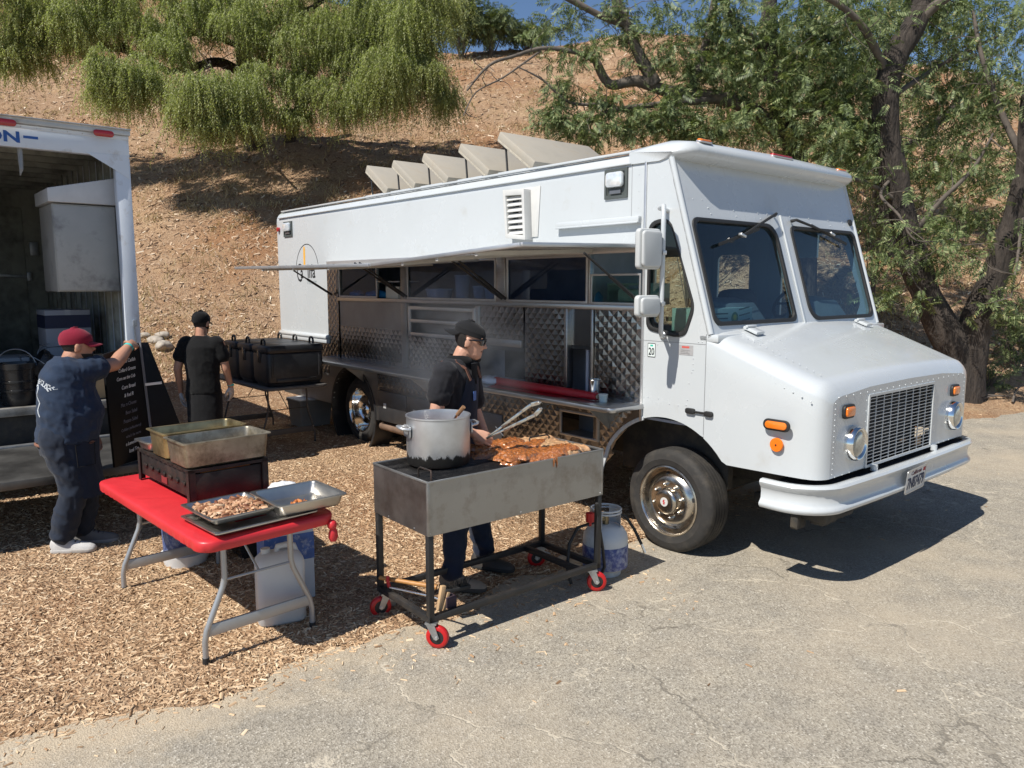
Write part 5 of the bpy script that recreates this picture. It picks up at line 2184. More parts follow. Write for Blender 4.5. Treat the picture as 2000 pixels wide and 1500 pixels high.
for y in (.001, GW - .036):
    m = MB()
    m.box(.0, GL, y, y + .034, .15, .185)
    m.build("long_rail", black_metal, grill, bevel=.002)
for x in (.001, GL - .036, GL - .19):
    m = MB()
    m.box(x, x + .034, .037, GW - .037, .15, .185)
    m.build("cross_rail", black_metal, grill, bevel=.002)
red_poly = pm("caster_red", (.50, .012, .014), .35, var=.06, dirt=(.22, .05, .04), damt=.25, dscale=20)
for x, y, a in ((.03, .02, -52), (GL - .06, .02, -34), (.03, GW - .05, 165), (GL - .03, GW - .02, 150)):
    e = bpy.data.objects.new("caster", None)
    COL.objects.link(e)
    e.parent = grill
    e.location = (x, y, 0)
    e.rotation_euler = (0, 0, R(a))
    m = MB()
    m.lathe([(.040, -.017), (.058, -.018), (.064, -.012), (.065, 0), (.064, .012), (.058, .018), (.040, .017)], 36, along((.03, 0, .066), (0, 1, 0)), cap=False)
    m.build("caster_tyre", red_poly, e, smooth=50)
    m = MB()
    m.lathe([(.041, -.013), (.041, .013), (.022, .014), (.001, .014)], 24, along((.03, 0, .066), (0, 1, 0)))
    m.build("caster_hub", black_metal, e)
    m = MB()
    for sy in (-1, 1):
        m.prism([(-.03, .14), (.02, .14), (.046, .066), (.03, .05), (.014, .058)], -.0015, .0015, frame((0, sy * .024, 0), (1, 0, 0), (0, 0, 1)))
    m.box(-.035, .03, -.026, .026, .138, .149)
    m.build("caster_fork", galv, e)
    m = MB()
    m.cyl((.03, -.03, .066), (.03, .03, .066), .009, 10)
    m.build("axle_bolt", pale_alu, e)
    if a > 100:
        m = MB()
        m.prism(rrect(-.03, .05, .05, .10, .015), -.004, .004, frame((-.02, -.028, 0), (1, 0, .4), (-.4, 0, 1)))
        m.build("brake_pedal", galv, e, bevel=.003)

# stock pot
pot = empty("stock_pot", "large dented aluminium stock pot with soot-blackened base on the grill", "pot", GG(.31, .36, GT - .007))
alu = pm("pot_aluminium", (.60, .61, .62), .42, .88, var=.1, vscale=7, rvar=.12, dirt=(.50, .50, .50), dscale=4, damt=.4, bump=.05, bscale=14)
nt = alu.node_tree
L = nt.links.new
bs = nt.nodes["Principled BSDF"]
tc = N(nt, "ShaderNodeTexCoord").outputs["Object"]
sp = N(nt, "ShaderNodeSeparateXYZ")
L(tc, sp.inputs[0])
nn = N(nt, "ShaderNodeTexNoise", Scale=22.0, Detail=8.0, Roughness=.7)
mp = N(nt, "ShaderNodeMapping")
mp.inputs["Scale"].default_value = (1, 1, .45)
L(tc, mp.inputs[0])
L(mp.outputs[0], nn.inputs["Vector"])
ad = N(nt, "ShaderNodeMath", operation='MULTIPLY_ADD')
L(nn.outputs[0], ad.inputs[0])
ad.inputs[1].default_value = -.13
L(sp.outputs[2], ad.inputs[2])
f = ramp(nt, ad.outputs[0], [(.0, (1, 1, 1)), (.012, (0, 0, 0))])
lk = bs.inputs["Base Color"].links[0].from_socket
L(mixc(nt, f, lk, (.012, .011, .010)), bs.inputs["Base Color"])
inv = N(nt, "ShaderNodeMath", operation='MULTIPLY_ADD')
L(f, inv.inputs[0])
inv.inputs[1].default_value = -.85
inv.inputs[2].default_value = .88
L(inv.outputs[0], bs.inputs["Metallic"])
PR = .188
m = MB()
m.lathe([(.001, .004), (PR - .02, .004), (PR - .004, .012), (PR, .03), (PR, .285), (PR + .005, .289), (PR + .005, .297), (PR - .004, .297), (PR - .006, .28), (PR - .008, .02), (.001, .012)], 56, cap=False)
m.build("pot_body", alu, pot, smooth=40)
for sgn, ang in ((1, 204), (1, 24)):
    Mh = Matrix.Rotation(R(ang), 4, 'Z')
    m = MB()
    m.tube([Mh @ Vector(v) for v in ((PR - .002, -.055, .225), (PR + .04, -.05, .232), (PR + .052, -.03, .235), (PR + .052, .03, .235), (PR + .04, .05, .232), (PR - .002, .055, .225))], .010, 10)
    m.prism(rrect(-.062, .062, .175, .243, .012), -.001, .007, Mh @ frame((PR, 0, 0), (0, 1, 0), (0, 0, 1)))
    m.build("pot_handle", pale_alu, pot, smooth=50)
m = MB()
m.lathe([(.001, .15), (PR - .01, .15)], 32, cap=False)
m.build("sauce_surface", pm("sauce_brown", (.22, .08, .03), .25), pot)
ld = empty("ladle", "steel basting spoon leaning inside the stock pot", "ladle", GG(.31, .36, GT + .14))
m = MB()
m.tube([(.03, .06, .02), (.13, -.02, .17)], .008, 8)
m.build("ladle_handle", chrome, ld)
m = MB()
m.tube([(.115, -.008, .148), (.155, -.04, .20)], .013, 8)
m.ball((.02, .07, .0), (.035, .035, .02), 10)
m.build("ladle_grip", pm("grip_wood", (.26, .14, .07), .6), ld)

# glazed meat
glaze = pm("glazed_meat", (.50, .17, .04), .22, var=.6, vscale=34, dirt=(.11, .022, .006), dscale=30, damt=.8, bump=.9, bscale=90, coat=.85)
glaze_pale = pm("glazed_meat_pale", (.58, .36, .19), .32, var=.5, vscale=24, dirt=(.26, .09, .03), dscale=18, damt=.65, bump=.7, bscale=70, coat=.35)


def slab_meat(x, y, a, lx, ly, h, z0, mat, label, seed):
    m = MB()
    nu, nv = 26, 18
    vs, fs = [], []
    rr = random.Random(seed)
    ph = rr.uniform(0, 6)
    rib = rr.uniform(60, 95)
    for j in range(nv + 1):
        for i in range(nu + 1):
            u, v = i / nu * 2 - 1, j / nv * 2 - 1
            edge = (1 - abs(u) ** 5) * (1 - abs(v) ** 4)
            wob = 1 + .16 * noise.noise(Vector((u * 1.7 + seed, v * 1.7, ph)))
            X, Y = u * lx / 2 * wob, v * ly / 2 * (1 + .2 * noise.noise(Vector((u * 2.1, v + seed, 4))))
            n1 = noise.fractal(Vector((X * 40 + seed, Y * 40, 0)), 1, 2, 4)
            z = h * edge ** .5 * (.72 + .2 * abs(math.sin(X * rib + ph + 3 * noise.noise(Vector((X * 9, Y * 9, seed))))) + .28 * n1)
            vs.append((X, Y, max(0, z)))
    for j in range(nv):
        for i in range(nu):
            q = j * (nu + 1) + i
            fs.append((q, q + 1, q + nu + 2, q + nu + 1))
    m.add(vs, fs)
    o = m.build("grilled_meat", mat, None, smooth=70)
    o.location = GG(x, y, z0)
    o.rotation_euler = (rr.uniform(-.05, .05), rr.uniform(-.05, .05), G_A + a)
    return tag(o, label, "grilled meat", "glazed meat slabs on the grill")


ZG = GT - .009
lab = "sauce-glazed orange-brown meat piece crowded among others on the grill"
rm = random.Random(12)
nmeat = 0
for lay, (nx_, ny_, zz) in enumerate(((6, 5, 0), (5, 4, .018))):
    for i in range(nx_):
        for j in range(ny_):
            x = .62 + (1.25 - .62) * (i + .5 + rm.uniform(-.25, .25)) / nx_
            y = .045 + (.53 - .045) * (j + .5 + rm.uniform(-.25, .25)) / ny_
            if lay and (x > 1.08 or rm.random() < .25):
                continue
            pale = x > 1.08
            nmeat += 1
            slab_meat(x, y, rm.uniform(-.5, .9), rm.uniform(.16, .24), rm.uniform(.10, .15), rm.uniform(.026, .036), ZG + zz + rm.uniform(0, .006), glaze_pale if pale else glaze, "paler charred meat piece at the grill's far right corner" if pale else lab, nmeat + 3)
m = MB()
for x, h in ((.905, .05), (.92, .03), (.93, .06)):
    m.tube([(x, -.004, GT + .004), (x + .002, -.006, GT - h * .5), (x + .001, -.005, GT - h)], [.006, .004, .002], 6)
dr = m.build("sauce_drip", glaze, grill, smooth=60)

# tools on the bottom shelf
bh = empty("grill_brush", "wooden-handled wire grill brush on the cart's bottom rails", "brush", GG(.10, .27, .187), G_A)
wood = pm("brush_wood", (.42, .20, .06), .5, var=.25, vscale=4, stretch=(1, 8, 8))
m = MB()
m.tube([(-.10, .28, .06), (.0, .14, .05), (.12, -.01, .035)], [.013, .013, .015], 10)
m.build("handle", wood, bh, smooth=60)
m = MB()
m.box(.0, .19, -.028, .028, -.005, .018, Matrix.Translation((.12, -.045, .012)) @ rot('Z', -8))
m.build("brush_block", pm("block_black", (.02, .02, .02), .7), bh, bevel=.004)
m = MB()
for k in range(150):
    x, y = random.uniform(.01, .18), random.uniform(-.024, .024)
    p = Matrix.Translation((.12, -.045, .012)) @ rot('Z', -8) @ Vector((x, y, .016))
    m.tube([p, p + Vector((random.gauss(0, .006), random.gauss(0, .006), random.uniform(.028, .042)))], .0012, 3)
m.build("bristle", black_metal, bh, smooth=None, kind="stuff")
sc_ = empty("grill_scraper", "silver rod scraper with a red grip on the cart's bottom rails", "scraper", GG(.05, .30, .187), G_A)
m = MB()
m.tube([(-.03, .16, .02), (.10, -.10, .015), (.14, -.19, .0)], .0075, 10)
m.build("rod", chrome, sc_)
m = MB()
m.tube([(-.03, .17, .02), (-.035, .18, .06), (-.03, .185, .085)], .011, 8)
m.build("grip", red_poly, sc_)
wb_ = empty("wood_scraper", "worn wooden scraper block standing by the cart's near leg", "scraper", GG(.10, .075, .187), G_A)
m = MB()
m.box(0, .03, -.012, .012, -.01, .13, rot('Y', 12))
m.box(.03, .05, -.015, .015, -.01, .10, rot('Y', 20))
m.build("block", pm("pale_wood", (.50, .33, .18), .7, var=.25), wb_, bevel=.003)
m = MB()
m.box(.05, .115, -.03, .03, -.01, .055)
m.build("pad", pm("pad_dark", (.05, .03, .04), .8), wb_, bevel=.004)

# propane
tp_ = Vector((.65, 5.13, 0))
tank = empty("propane_tank", "white propane cylinder with blue wrap behind the grill's right leg", "propane tank", (tp_.x, tp_.y, max(0, gz(tp_.x, tp_.y))), R(20))
twh = pm("tank_white", (.56, .58, .59), .38, var=.06, dirt=(.35, .34, .32), dscale=6, damt=.25)
m = MB()
m.lathe([(.11, .0), (.115, .03), (.115, .035), (.13, .04), (.152, .07), (.156, .09), (.156, .25), (.150, .285), (.125, .325), (.08, .345), (.03, .35), (.001, .35)], 40, cap=False)
m.build("tank_body", twh, tank, smooth=50)
m = MB()
m.lathe([(.1575, .06), (.1585, .09), (.1585, .215), (.1575, .217)], 40, cap=False)
wrp = pm("tank_wrap", (.035, .055, .20), .45, var=.3, vscale=10, dirt=(.42, .45, .52), dscale=30, damt=.6)
m.build("printed_wrap", wrp, tank, smooth=60)
m = MB()
for a in range(0, 360, 10):
    if 40 < a % 180 < 140:
        continue
    p = [(.105 * math.cos(R(a + d)), .105 * math.sin(R(a + d))) for d in (0, 10)]
    m.add([(p[0][0], p[0][1], .335), (p[1][0], p[1][1], .335), (p[1][0], p[1][1], .46), (p[0][0], p[0][1], .46)], [(0, 1, 2, 3)])
for z in (.44, .46):
    m.tube([(.105 * math.cos(R(a)), .105 * math.sin(R(a)), z) for a in range(0, 361, 15)], .007, 6)
m.build("collar", twh, tank, smooth=60)
m = MB()
m.cyl((0, 0, .35), (0, 0, .42), .022, 12)
m.cyl((0, 0, .39), (-.10, -.04, .39), .018, 12)
m.build("valve", pm("brass_dull", (.30, .24, .14), .4, .8), tank)
m = MB()
m.cyl((-.15, -.06, .40), (-.15, -.06, .46), .03, 10)
m.cyl((-.15, -.06, .37), (-.15, -.06, .41), .012, 10)
m.build("valve_knob", red_poly, tank)
m = MB()
m.tube([(-.12, -.05, .385), (-.25, -.08, .375), (-.33, -.12, .28), (-.35, -.14, .12), (-.33, -.16, .02)], .011, 8)
m.tube([(-.22, -.30, .60), (-.17, -.24, .42), (-.12, -.20, .25), (-.10, -.19, .12), (-.13, -.19, .05)], .011, 8)
m.tube([(.08, .03, .40), (.17, .03, .38), (.23, .0, .28), (.27, -.03, .18)], .011, 8)
hs_ = m.build("hose", black_rubber, tank, smooth=60, kind="stuff")
m = MB()
m.tube([(.268, -.028, .185), (.29, -.045, .12)], .009, 8)
m.build("hose_nozzle", chrome, tank)

# ================================================================ things on and in the food truck
rt = empty("cloth_roll", "rolled dark red plastic tablecloth lying on the truck's counter", "tablecloth roll", TW(-1.3, -.16, 1.135), TRZ + .02)
m = MB()
m.tube([(-.62, .02, 0), (-.3, .0, .002), (.2, 0, 0), (.62, 0, .0)], [.04, .038, .036, .03], 14)
m.add([(-.62, -.02, -.03), (.3, -.02, -.033), (.25, -.11, -.033), (-.58, -.12, -.033)], [(0, 1, 2, 3)])
rl = m.build("roll", pm("dark_red_plastic", (.33, .008, .018), .4, bump=.3, bscale=14), rt, smooth=60)
m = MB()
m.lathe([(.018, 0), (.018, .012), (.001, .012)], 14, along((.62, 0, 0), (1, 0, 0)))
m.build("core", pm("core_card", (.35, .28, .2), .8), rt)
pb = MB()
pb.ball((0, 0, .03), (.17, .09, .04), 18)
o = pb.build("plastic_bag", pm("bag_pale", (.40, .46, .55), .3, var=.2, bump=.7, bscale=30), None, smooth=70)
for v in o.data.vertices:
    v.co.z += .018 * noise.noise(v.co * 22)
o.location = TW(-2.0, -.14, 1.105)
o.rotation_euler = (0, 0, TRZ)
tag(o, "crumpled pale plastic bag beside the red roll on counter", "plastic bag")
cup = empty("steel_cup", "steel shaker cup standing at the roll's end on the counter", "cup", TW(-.735, -.12, 1.10), 0)
m = MB()
m.lathe([(.001, .002), (.032, .0), (.034, .006), (.044, .155), (.046, .16), (.042, .16), (.031, .01), (.001, .01)], 24, cap=False)
m.build("cup_body", chrome, cup, smooth=50)
m = MB()
m.lathe([(.0445, .156), (.0465, .161), (.0435, .163)], 24, cap=False)
m.build("cup_rim", chrome, cup)
sc2 = empty("plastic_cup", "small clear plastic tub beside the steel shaker cup", "cup", TW(-.625, -.14, 1.10))
m = MB()
m.lathe([(.001, .002), (.03, 0), (.036, .05), (.038, .055), (.034, .053), (.028, .005), (.001, .005)], 18, cap=False)
m.build("tub_body", pm("tub_clear", (.45, .55, .55), .2), sc2)
m = MB()
m.lathe([(.038, .054), (.039, .06), (.001, .062)], 18)
m.build("tub_lid", pm("tub_lid", (.55, .62, .62), .3), sc2)
gl_b = pm("glove_blue", (.03, .30, .62), .45, var=.25, vscale=20)
for i, (s, a, b, lbl) in enumerate(((-4.98, .12, .05, "small heap of blue gloves in the serving window's rear corner"), (-4.50, .26, .05, "long heap of blue gloves along the serving window sill"), (-1.02, .07, .08, "blue packet by the sill next to the glass case"))):
    m = MB()
    m.ball((0, 0, .03), (a, .08, b), 16)
    o = m.build("glove_heap", gl_b, None, smooth=50)
    for v in o.data.vertices:
        v.co += Vector((0, 0, .035)) * noise.noise(v.co * 26 + Vector((i, 0, 0)))
    o.location = TW(s, .16, 1.843)
    o.rotation_euler = (0, 0, TRZ)
    tag(o, lbl, "gloves")
m = MB()
m.box(-6.8 + 1.5, -.95, .06, .45, 1.80, 1.838)
m.build("inner_shelf", steel, truck)
tubm = pm("tub_frost", (.42, .48, .55), .35, var=.1)
for i, (s, w, r, h, lbl) in enumerate(((-3.30, .2, .14, .10, "wide frosted food tub behind the second serving window"), (-2.92, .22, .075, .24, "tall stack of frosted cups behind the second serving window"), (-2.60, .2, .07, .13, "short stack of frosted cups next to the tall cup stack"), (-2.42, .22, .08, .11, "squat frosted tub last in the second serving window"))):
    e = empty("food_tub", lbl, "tub", TW(s, w, 1.84), 0, "frosted tubs in the serving window")
    m = MB()
    m.lathe([(.001, 0), (r * .85, 0), (r, h * .97), (r * 1.05, h), (.001, h * .99)], 20, cap=False)
    m.build("tub_body", tubm, e, smooth=45)
    m = MB()
    m.lathe([(r * 1.06, h), (r * 1.06, h + .012), (.001, h + .014)], 20)
    m.build("tub_lid", pm("frost_lid", (.50, .56, .62), .35), e)
crate_box("notice_carton", "small white carton with a printed square in the pass opening", TW(-3.98, .12, 1.842), TRZ, .26, .16, .13, (.60, .60, .58))
cs = empty("food_warmer", "glass-fronted steel warmer with covered trays beside the cab", "warmer", TW(-.64, .26, 1.842), TRZ)
m = MB()
m.box(-.22, .22, -.12, .12, 0, .02)
m.box(-.22, .22, -.12, .12, .15, .165)
m.box(-.22, -.20, -.12, .12, .02, .15)
m.box(.20, .22, -.12, .12, .02, .15)
m.build("warmer_body", pm("warmer_green", (.26, .34, .31), .35, .4), cs)
m = MB()
m.box(-.15, .15, -.08, .08, .02, .12)
m.build("covered_tray", pm("tray_pale", (.42, .50, .46), .4, var=.2), cs, bevel=.02)
# dashboard carton seen through the windshield
dc = empty("cardboard_box", "pale printed box lying on the dashboard behind near windshield", "box", TW(-.03, .44, 1.661), TRZ + R(90))
m = MB()
m.box(-.36, .28, -.13, .13, 0, .165)
m.build("carton", pm("mint_card", (.52, .62, .56), .6, var=.04), dc, bevel=.003)
for x in (-.30, .05):
    m = MB()
    m.lathe([(.045, 0), (.001, .001)], 20, along((x, -.1305, .09), (0, -1, 0)))
    m.build("round_logo", pm("logo_green", (.10, .22, .08), .5), dc)
    m = MB()
    m.lathe([(.022, 0), (.001, .001)], 16, along((x, -.132, .095), (0, -1, 0)))
    m.build("round_logo_centre", pm("logo_yellow", (.60, .50, .05), .5), dc)
m = MB()
for k in range(3):
    m.box(-.22, -.04, -.132, -.1305, .05 + .035 * k, .06 + .035 * k)
    m.box(.12, .26, -.132, -.1305, .04 + .045 * k, .05 + .045 * k, rot('Y', -8))
m.build("printed_line", pm("print_ink", (.12, .14, .13), .6), dc, kind="stuff")

# ================================================================ people
PENDING = []


def fuse(mb, name, mat, parent, vox, it=4, fold=0.0, ffreq=(9, 9, 5), keep=None):
    """Overlapping closed shapes melted into one skin (all melted together at the end)."""
    me = bpy.data.meshes.new(name)
    me.from_pydata(mb.v, [], mb.f)
    o = bpy.data.objects.new(name, me)
    COL.objects.link(o)
    o.parent = parent
    me.materials.append(mat)
    md = o.modifiers.new("a", 'REMESH')
    md.mode = 'VOXEL'
    md.voxel_size = vox
    md.use_smooth_shade = True
    if it:
        sm = o.modifiers.new("b", 'SMOOTH')
        sm.iterations = it
        sm.factor = .5
    PENDING.append((o, fold, ffreq))
    return o


def fuse_all():
    dg = bpy.context.evaluated_depsgraph_get()
    dg.update()
    new = [(o, bpy.data.meshes.new_from_object(o.evaluated_get(dg)), a, b) for o, a, b in PENDING]
    for o, me, fold, fq in new:
        mat = o.data.materials[0]
        o.modifiers.clear()
        nm = o.name
        o.data = me
        me.name = nm
        me.materials.clear()
        me.materials.append(mat)
        if fold:
            n = len(me.vertices)
            co = np.empty(n * 3, np.float32)
            no = np.empty(n * 3, np.float32)
            me.vertices.foreach_get("co", co)
            me.vertices.foreach_get("normal", no)
            co, no = co.reshape(-1, 3), no.reshape(-1, 3)
            a = fnoise(co[:, 0] * fq[0] + co[:, 1] * fq[1] + 9, co[:, 2] * fq[2] * 1.3 + co[:, 0] * 3, 31, 3)
            b = fnoise(co[:, 0] * 5 - co[:, 1] * 6, co[:, 2] * 11 + co[:, 1] * 8, 37, 3)
            d = fold * (1.1 * (1 - 2 * np.abs(a)) + .8 * b)
            co += no * d[:, None]
            me.vertices.foreach_set("co", co.ravel())
            me.update()
        me.shade_smooth()


def limb(mb, pts, rs, n=14):
    for i in range(len(pts) - 1):
        mb.tube([pts[i], pts[i + 1]], [rs[i], rs[i + 1]], n)
    for p, r in zip(pts, rs):
        mb.ball(p, r * .995, n)
    return mb


def rings(mb, specs, n=24):
    """specs: centre, forward radius, side radius, yaw (deg)."""
    out = []
    for c, rf, rs, yw in specs:
        f = Vector((math.cos(R(yw)), math.sin(R(yw)), 0))
        s = Vector((-f.y, f.x, 0))
        out.append([tuple(Vector(c) + f * rf * math.cos(2 * math.pi * k / n) + s * rs * math.sin(2 * math.pi * k / n)) for k in range(n)])
    mb.loft(out)
    return mb


def head_M(base, yaw, pitch, roll=0):
    return Matrix.Translation(base) @ Matrix.Rotation(R(yaw), 4, 'Z') @ Matrix.Rotation(R(pitch), 4, 'Y') @ Matrix.Rotation(R(roll), 4, 'X')


HEAD = [(-.004, .060, .016, .014), (.006, .056, .040, .034), (.03, .040, .062, .050), (.06, .022, .080, .060), (.09, .010, .091, .067), (.12, .003, .097, .073), (.15, -.003, .100, .0765), (.18, -.006, .096, .073), (.205, -.009, .081, .060), (.225, -.011, .055, .042), (.233, -.012, .02, .016)]


def head_shapes(mb, M):
    n = 20
    mb.loft([[(cx + rf * math.cos(2 * math.pi * k / n), rs * math.sin(2 * math.pi * k / n), z) for k in range(n)] for z, cx, rf, rs in HEAD], M=M)
    mb.loft([[(.088 + a, w, z) for a, w in ((0, -wd), (pr, -wd * .5), (pr + .005, 0), (pr, wd * .5), (0, wd), (-.03, 0))] for z, pr, wd in ((.142, .006, .009), (.12, .014, .011), (.10, .030, .015), (.088, .036, .020), (.078, .018, .016))], M=M)
    mb.ball((.083, 0, .058), (.016, .024, .006), 10, M)
    mb.ball((.081, 0, .047), (.015, .021, .007), 10, M)
    mb.ball((.072, 0, .012), (.022, .024, .017), 10, M)
    mb.ball((.084, 0, .146), (.014, .055, .010), 10, M)
    for s in (-1, 1):
        mb.ball((-.012, s * .076, .105), (.022, .011, .034), 10, M @ Matrix.Rotation(s * -.25, 4, 'Z'))
        mb.ball((-.004, s * .074, .082), (.010, .010, .014), 8, M)
    return mb


def face_bits(parent, M, hair_col, open_eyes=True):
    """Eyes and brows, children of the figure."""
    if open_eyes:
        for s in (-1, 1):
            m = MB()
            m.ball((.079, s * .031, .122), (.011, .012, .009), 10, M)
            m.build("eye", pm("eye_white", (.55, .52, .5), .3), parent)
    m = MB()
    for s in (-1, 1):
        m.tube([M @ Vector((.093, s * .014, .141)), M @ Vector((.094, s * .034, .147)), M @ Vector((.078, s * .055, .142))], [.004, .005, .003], 6)
    m.build("eyebrow", pm("brow_hair", hair_col, .9), parent, kind="stuff")


def hand(mb, wrist, d, back, side, curl, spread=.12, grip=0.0):
    """Palm, four unequal fingers with two bends and a thumb off the palm's side. back: direction out of the back of the hand."""
    d = Vector(d).normalized()
    back = Vector(back)
    back = (back - d * back.dot(d)).normalized()
    ac = d.cross(back).normalized() * side          # towards the thumb
    w = Vector(wrist)
    ring_ = []
    for t, wd, th in ((-.01, .026, .021), (.02, .032, .019), (.05, .041, .017), (.085, .042, .0145), (.097, .036, .011)):
        ring_.append([tuple(w + d * t + ac * wd * math.cos(a) + back * th * math.sin(a)) for a in [2 * math.pi * k / 14 for k in range(14)]])
    mb.loft(ring_)
    for i, (o, ln) in enumerate(((.031, .92), (.0105, 1.0), (-.0105, .94), (-.031, .76))):
        p = w + d * .088 + ac * o
        ang = 0
        q = [p - d * .03]
        q.append(p)
        for j, (sg, cf) in enumerate(((.046, .75), (.029, 1.1), (.023, .9))):
            ang += R(curl) * cf
            v = (d * math.cos(ang) - back * math.sin(ang) + ac * (o * spread * 10 * (.1 if j else .12))).normalized()
            q.append(q[-1] + v * sg * ln)
        mb.tube(q, [.0098, .0098, .0092, .0085, .0072], 8)
        mb.ball(q[-1], .0072, 8)
        mb.ball(q[1], .0105, 8)
        mb.ball(q[2], .0094, 8)
    t0 = w + d * .022 + ac * .026
    t1 = t0 + (d * .55 + ac * .65 - back * (.35 + grip)).normalized() * .042
    t2 = t1 + (d * .85 + ac * (.2 - grip * .6) - back * (.45 + grip)).normalized() * .033
    t3 = t2 + (d * .9 - ac * grip * .5 - back * (.4 + grip)).normalized() * .026
    mb.tube([t0, t1, t2, t3], [.015, .0125, .0105, .0085], 10)
    mb.ball(t3, .0085, 8)
    mb.ball(t1, .0125, 8)


def cap(parent, M, mat, brim_back, z0=.135, up=.012, button=True):
    """Ball cap: dome over the skull, band, brim."""
    n = 24
    rg = []
    for z, k in ((z0 - .01, 1.055), (z0 + .02, 1.065), (.18, 1.075), (.205, 1.09), (.225, 1.16), (.240, 1.0), (.247, .6)):
        zz = min(z, .2329)
        for (za, ca, fa, sa), (zb, cb, fb, sb) in zip(HEAD, HEAD[1:]):
            if za <= zz <= zb:
                t = (zz - za) / (zb - za)
                cx, rf, rs = ca + (cb - ca) * t, fa + (fb - fa) * t, sa + (sb - sa) * t
        if z > .24:
            rf, rs, cx = rf + .012, rs + .012, -.011
        tilt = .012
        rg.append([(cx + (rf * k + .004) * math.cos(2 * math.pi * a / n), (rs * k + .004) * math.sin(2 * math.pi * a / n), z + tilt * math.cos(2 * math.pi * a / n) * (-1 if brim_back else 1) * (1 if z < .2 else .3)) for a in range(n)])
    m = MB()
    m.loft(rg, M=M)
    c = m.build("cap", mat, parent, smooth=70)
    m = MB()
    sg = -1 if brim_back else 1
    top, bot = [], []
    N_ = 12
    vs, fs = [], []
    for j in range(5):
        t = j / 4
        for i in range(N_ + 1):
            a = R(-62 + 124 * i / N_)
            r0x, r0y = .098, .078
            x = r0x * math.cos(a) + t * (.075 * math.cos(a * .9) ** .8)
            y = (r0y + .004) * math.sin(a) * (1 - .06 * t)
            z = z0 + .004 - .020 * t - .018 * (y / .07) ** 2 * (.4 + .6 * t)
            vs.append((sg * x - .004, y, z))
    k = len(vs)
    vs += [(x, y, z + .005) for x, y, z in vs]
    for j in range(4):
        for i in range(N_):
            q = j * (N_ + 1) + i
            fs += [(q, q + N_ + 1, q + N_ + 2, q + 1), (k + q, k + q + 1, k + q + N_ + 2, k + q + N_ + 1)]
    for i in range(N_):
        q = 4 * (N_ + 1) + i
        fs.append((q, k + q, k + q + 1, q + 1))
    m.add(vs, fs, M)
    m.build("brim", mat, c, smooth=60)
    if button:
        m = MB()
        m.ball((-.011, 0, .248), (.008, .008, .004), 8, M)
        m.build("button", mat, c)
    return c


def hair(parent, M, mat, z0, z1, front):
    n = 24
    rg = []
    for z in np.linspace(z0, z1, 5):
        for (za, ca, fa, sa), (zb, cb, fb, sb) in zip(HEAD, HEAD[1:]):
            if za <= z <= zb:
                t = (z - za) / (zb - za)
                cx, rf, rs = ca + (cb - ca) * t, fa + (fb - fa) * t, sa + (sb - sa) * t
        rg.append([(cx + (rf + .005) * math.cos(a), (rs + .005) * math.sin(a), z) for a in [R(front) + (2 * math.pi - 2 * R(front)) * i / n for i in range(n + 1)]])
    m = MB()
    m.loft(rg, cap=False, closed=False, M=M)
    return m.build("hair", mat, parent, smooth=70)


def shoe(parent, name, ankle, yaw, mat, sole, L_=.29, pitch=0):
    M = Matrix.Translation(ankle) @ Matrix.Rotation(R(yaw), 4, 'Z') @ Matrix.Rotation(R(pitch), 4, 'Y')
    m = MB()
    prof_ = [(-.078, .028, .085, .03), (-.062, .040, .118, .01), (-.02, .045, .128, 0), (.03, .045, .108, 0), (.08, .049, .084, 0), (.13, .051, .070, 0), (.175, .046, .060, 0), (.20, .032, .046, .004), (.213, .014, .028, .008)]
    rg = []
    for x, w, h, lo in prof_:
        rg.append([(x * L_ / .285, w * c, .018 + (h - .018) * max(0, s) + lo * (1 - max(0, s))) for c, s in [(math.cos(2 * math.pi * k / 16), math.sin(2 * math.pi * k / 16)) for k in range(16)]])
    m.loft(rg, M=M)
    o = m.build(name, mat, parent, smooth=60)
    m = MB()
    out = [(x * L_ / .285, w * 1.08) for x, w, h, lo in prof_] + [(x * L_ / .285, -w * 1.08) for x, w, h, lo in prof_[::-1]]
    m.prism(out, .0, .026, M)
    m.build("sole", sole, o, bevel=.005)
    m = MB()
    for k in range(4):
        x = (.03 + .028 * k) * L_ / .285
        z = .112 - .013 * k
        m.tube([M @ Vector((x, -.025, z - .008)), M @ Vector((x, 0, z)), M @ Vector((x, .025, z - .008))], .0035, 6)
    m.build("lace", black_rubber, o, kind="stuff")
    return o


skin_tan = pm("skin_tan", (.46, .235, .15), .48, var=.1, vscale=14, bump=.05, bscale=120)
skin_light = pm("skin_light", (.52, .28, .19), .48, var=.1, vscale=14, bump=.05, bscale=120)
skin_dark = pm("skin_brown", (.30, .155, .10), .5, var=.1, vscale=14)
cloth = lambda name, c, **k: pm(name, c, .9, var=k.get("var", .15), vscale=k.get("vs", 7), bump=.25, bscale=260, sheen=.1, spec=.2)
tee_black = cloth("tee_charcoal", (.017, .017, .020))
tee_dark = cloth("tee_black", (.006, .006, .0065))
tee_navy = cloth("tee_navy", (.020, .034, .064))
jean = cloth("denim_dark", (.014, .021, .042), vs=20)
slacks = cloth("trousers_black", (.019, .026, .042))
apron_m = cloth("apron_navy", (.011, .016, .03))
beard_m = pm("dark_hair", (.016, .012, .010), .8, var=.3, vscale=60, bump=.4, bscale=180)
teal = pm("wristband_teal", (.05, .52, .46), .5)


def wristband(parent, p, d, r):
    m = MB()
    M = along(p, d)
    m.lathe([(r, -.011), (r + .002, -.011), (r + .002, .011), (r, .011)], 20, M, cap=False)
    return m.build("wristband", teal, parent, smooth=60)


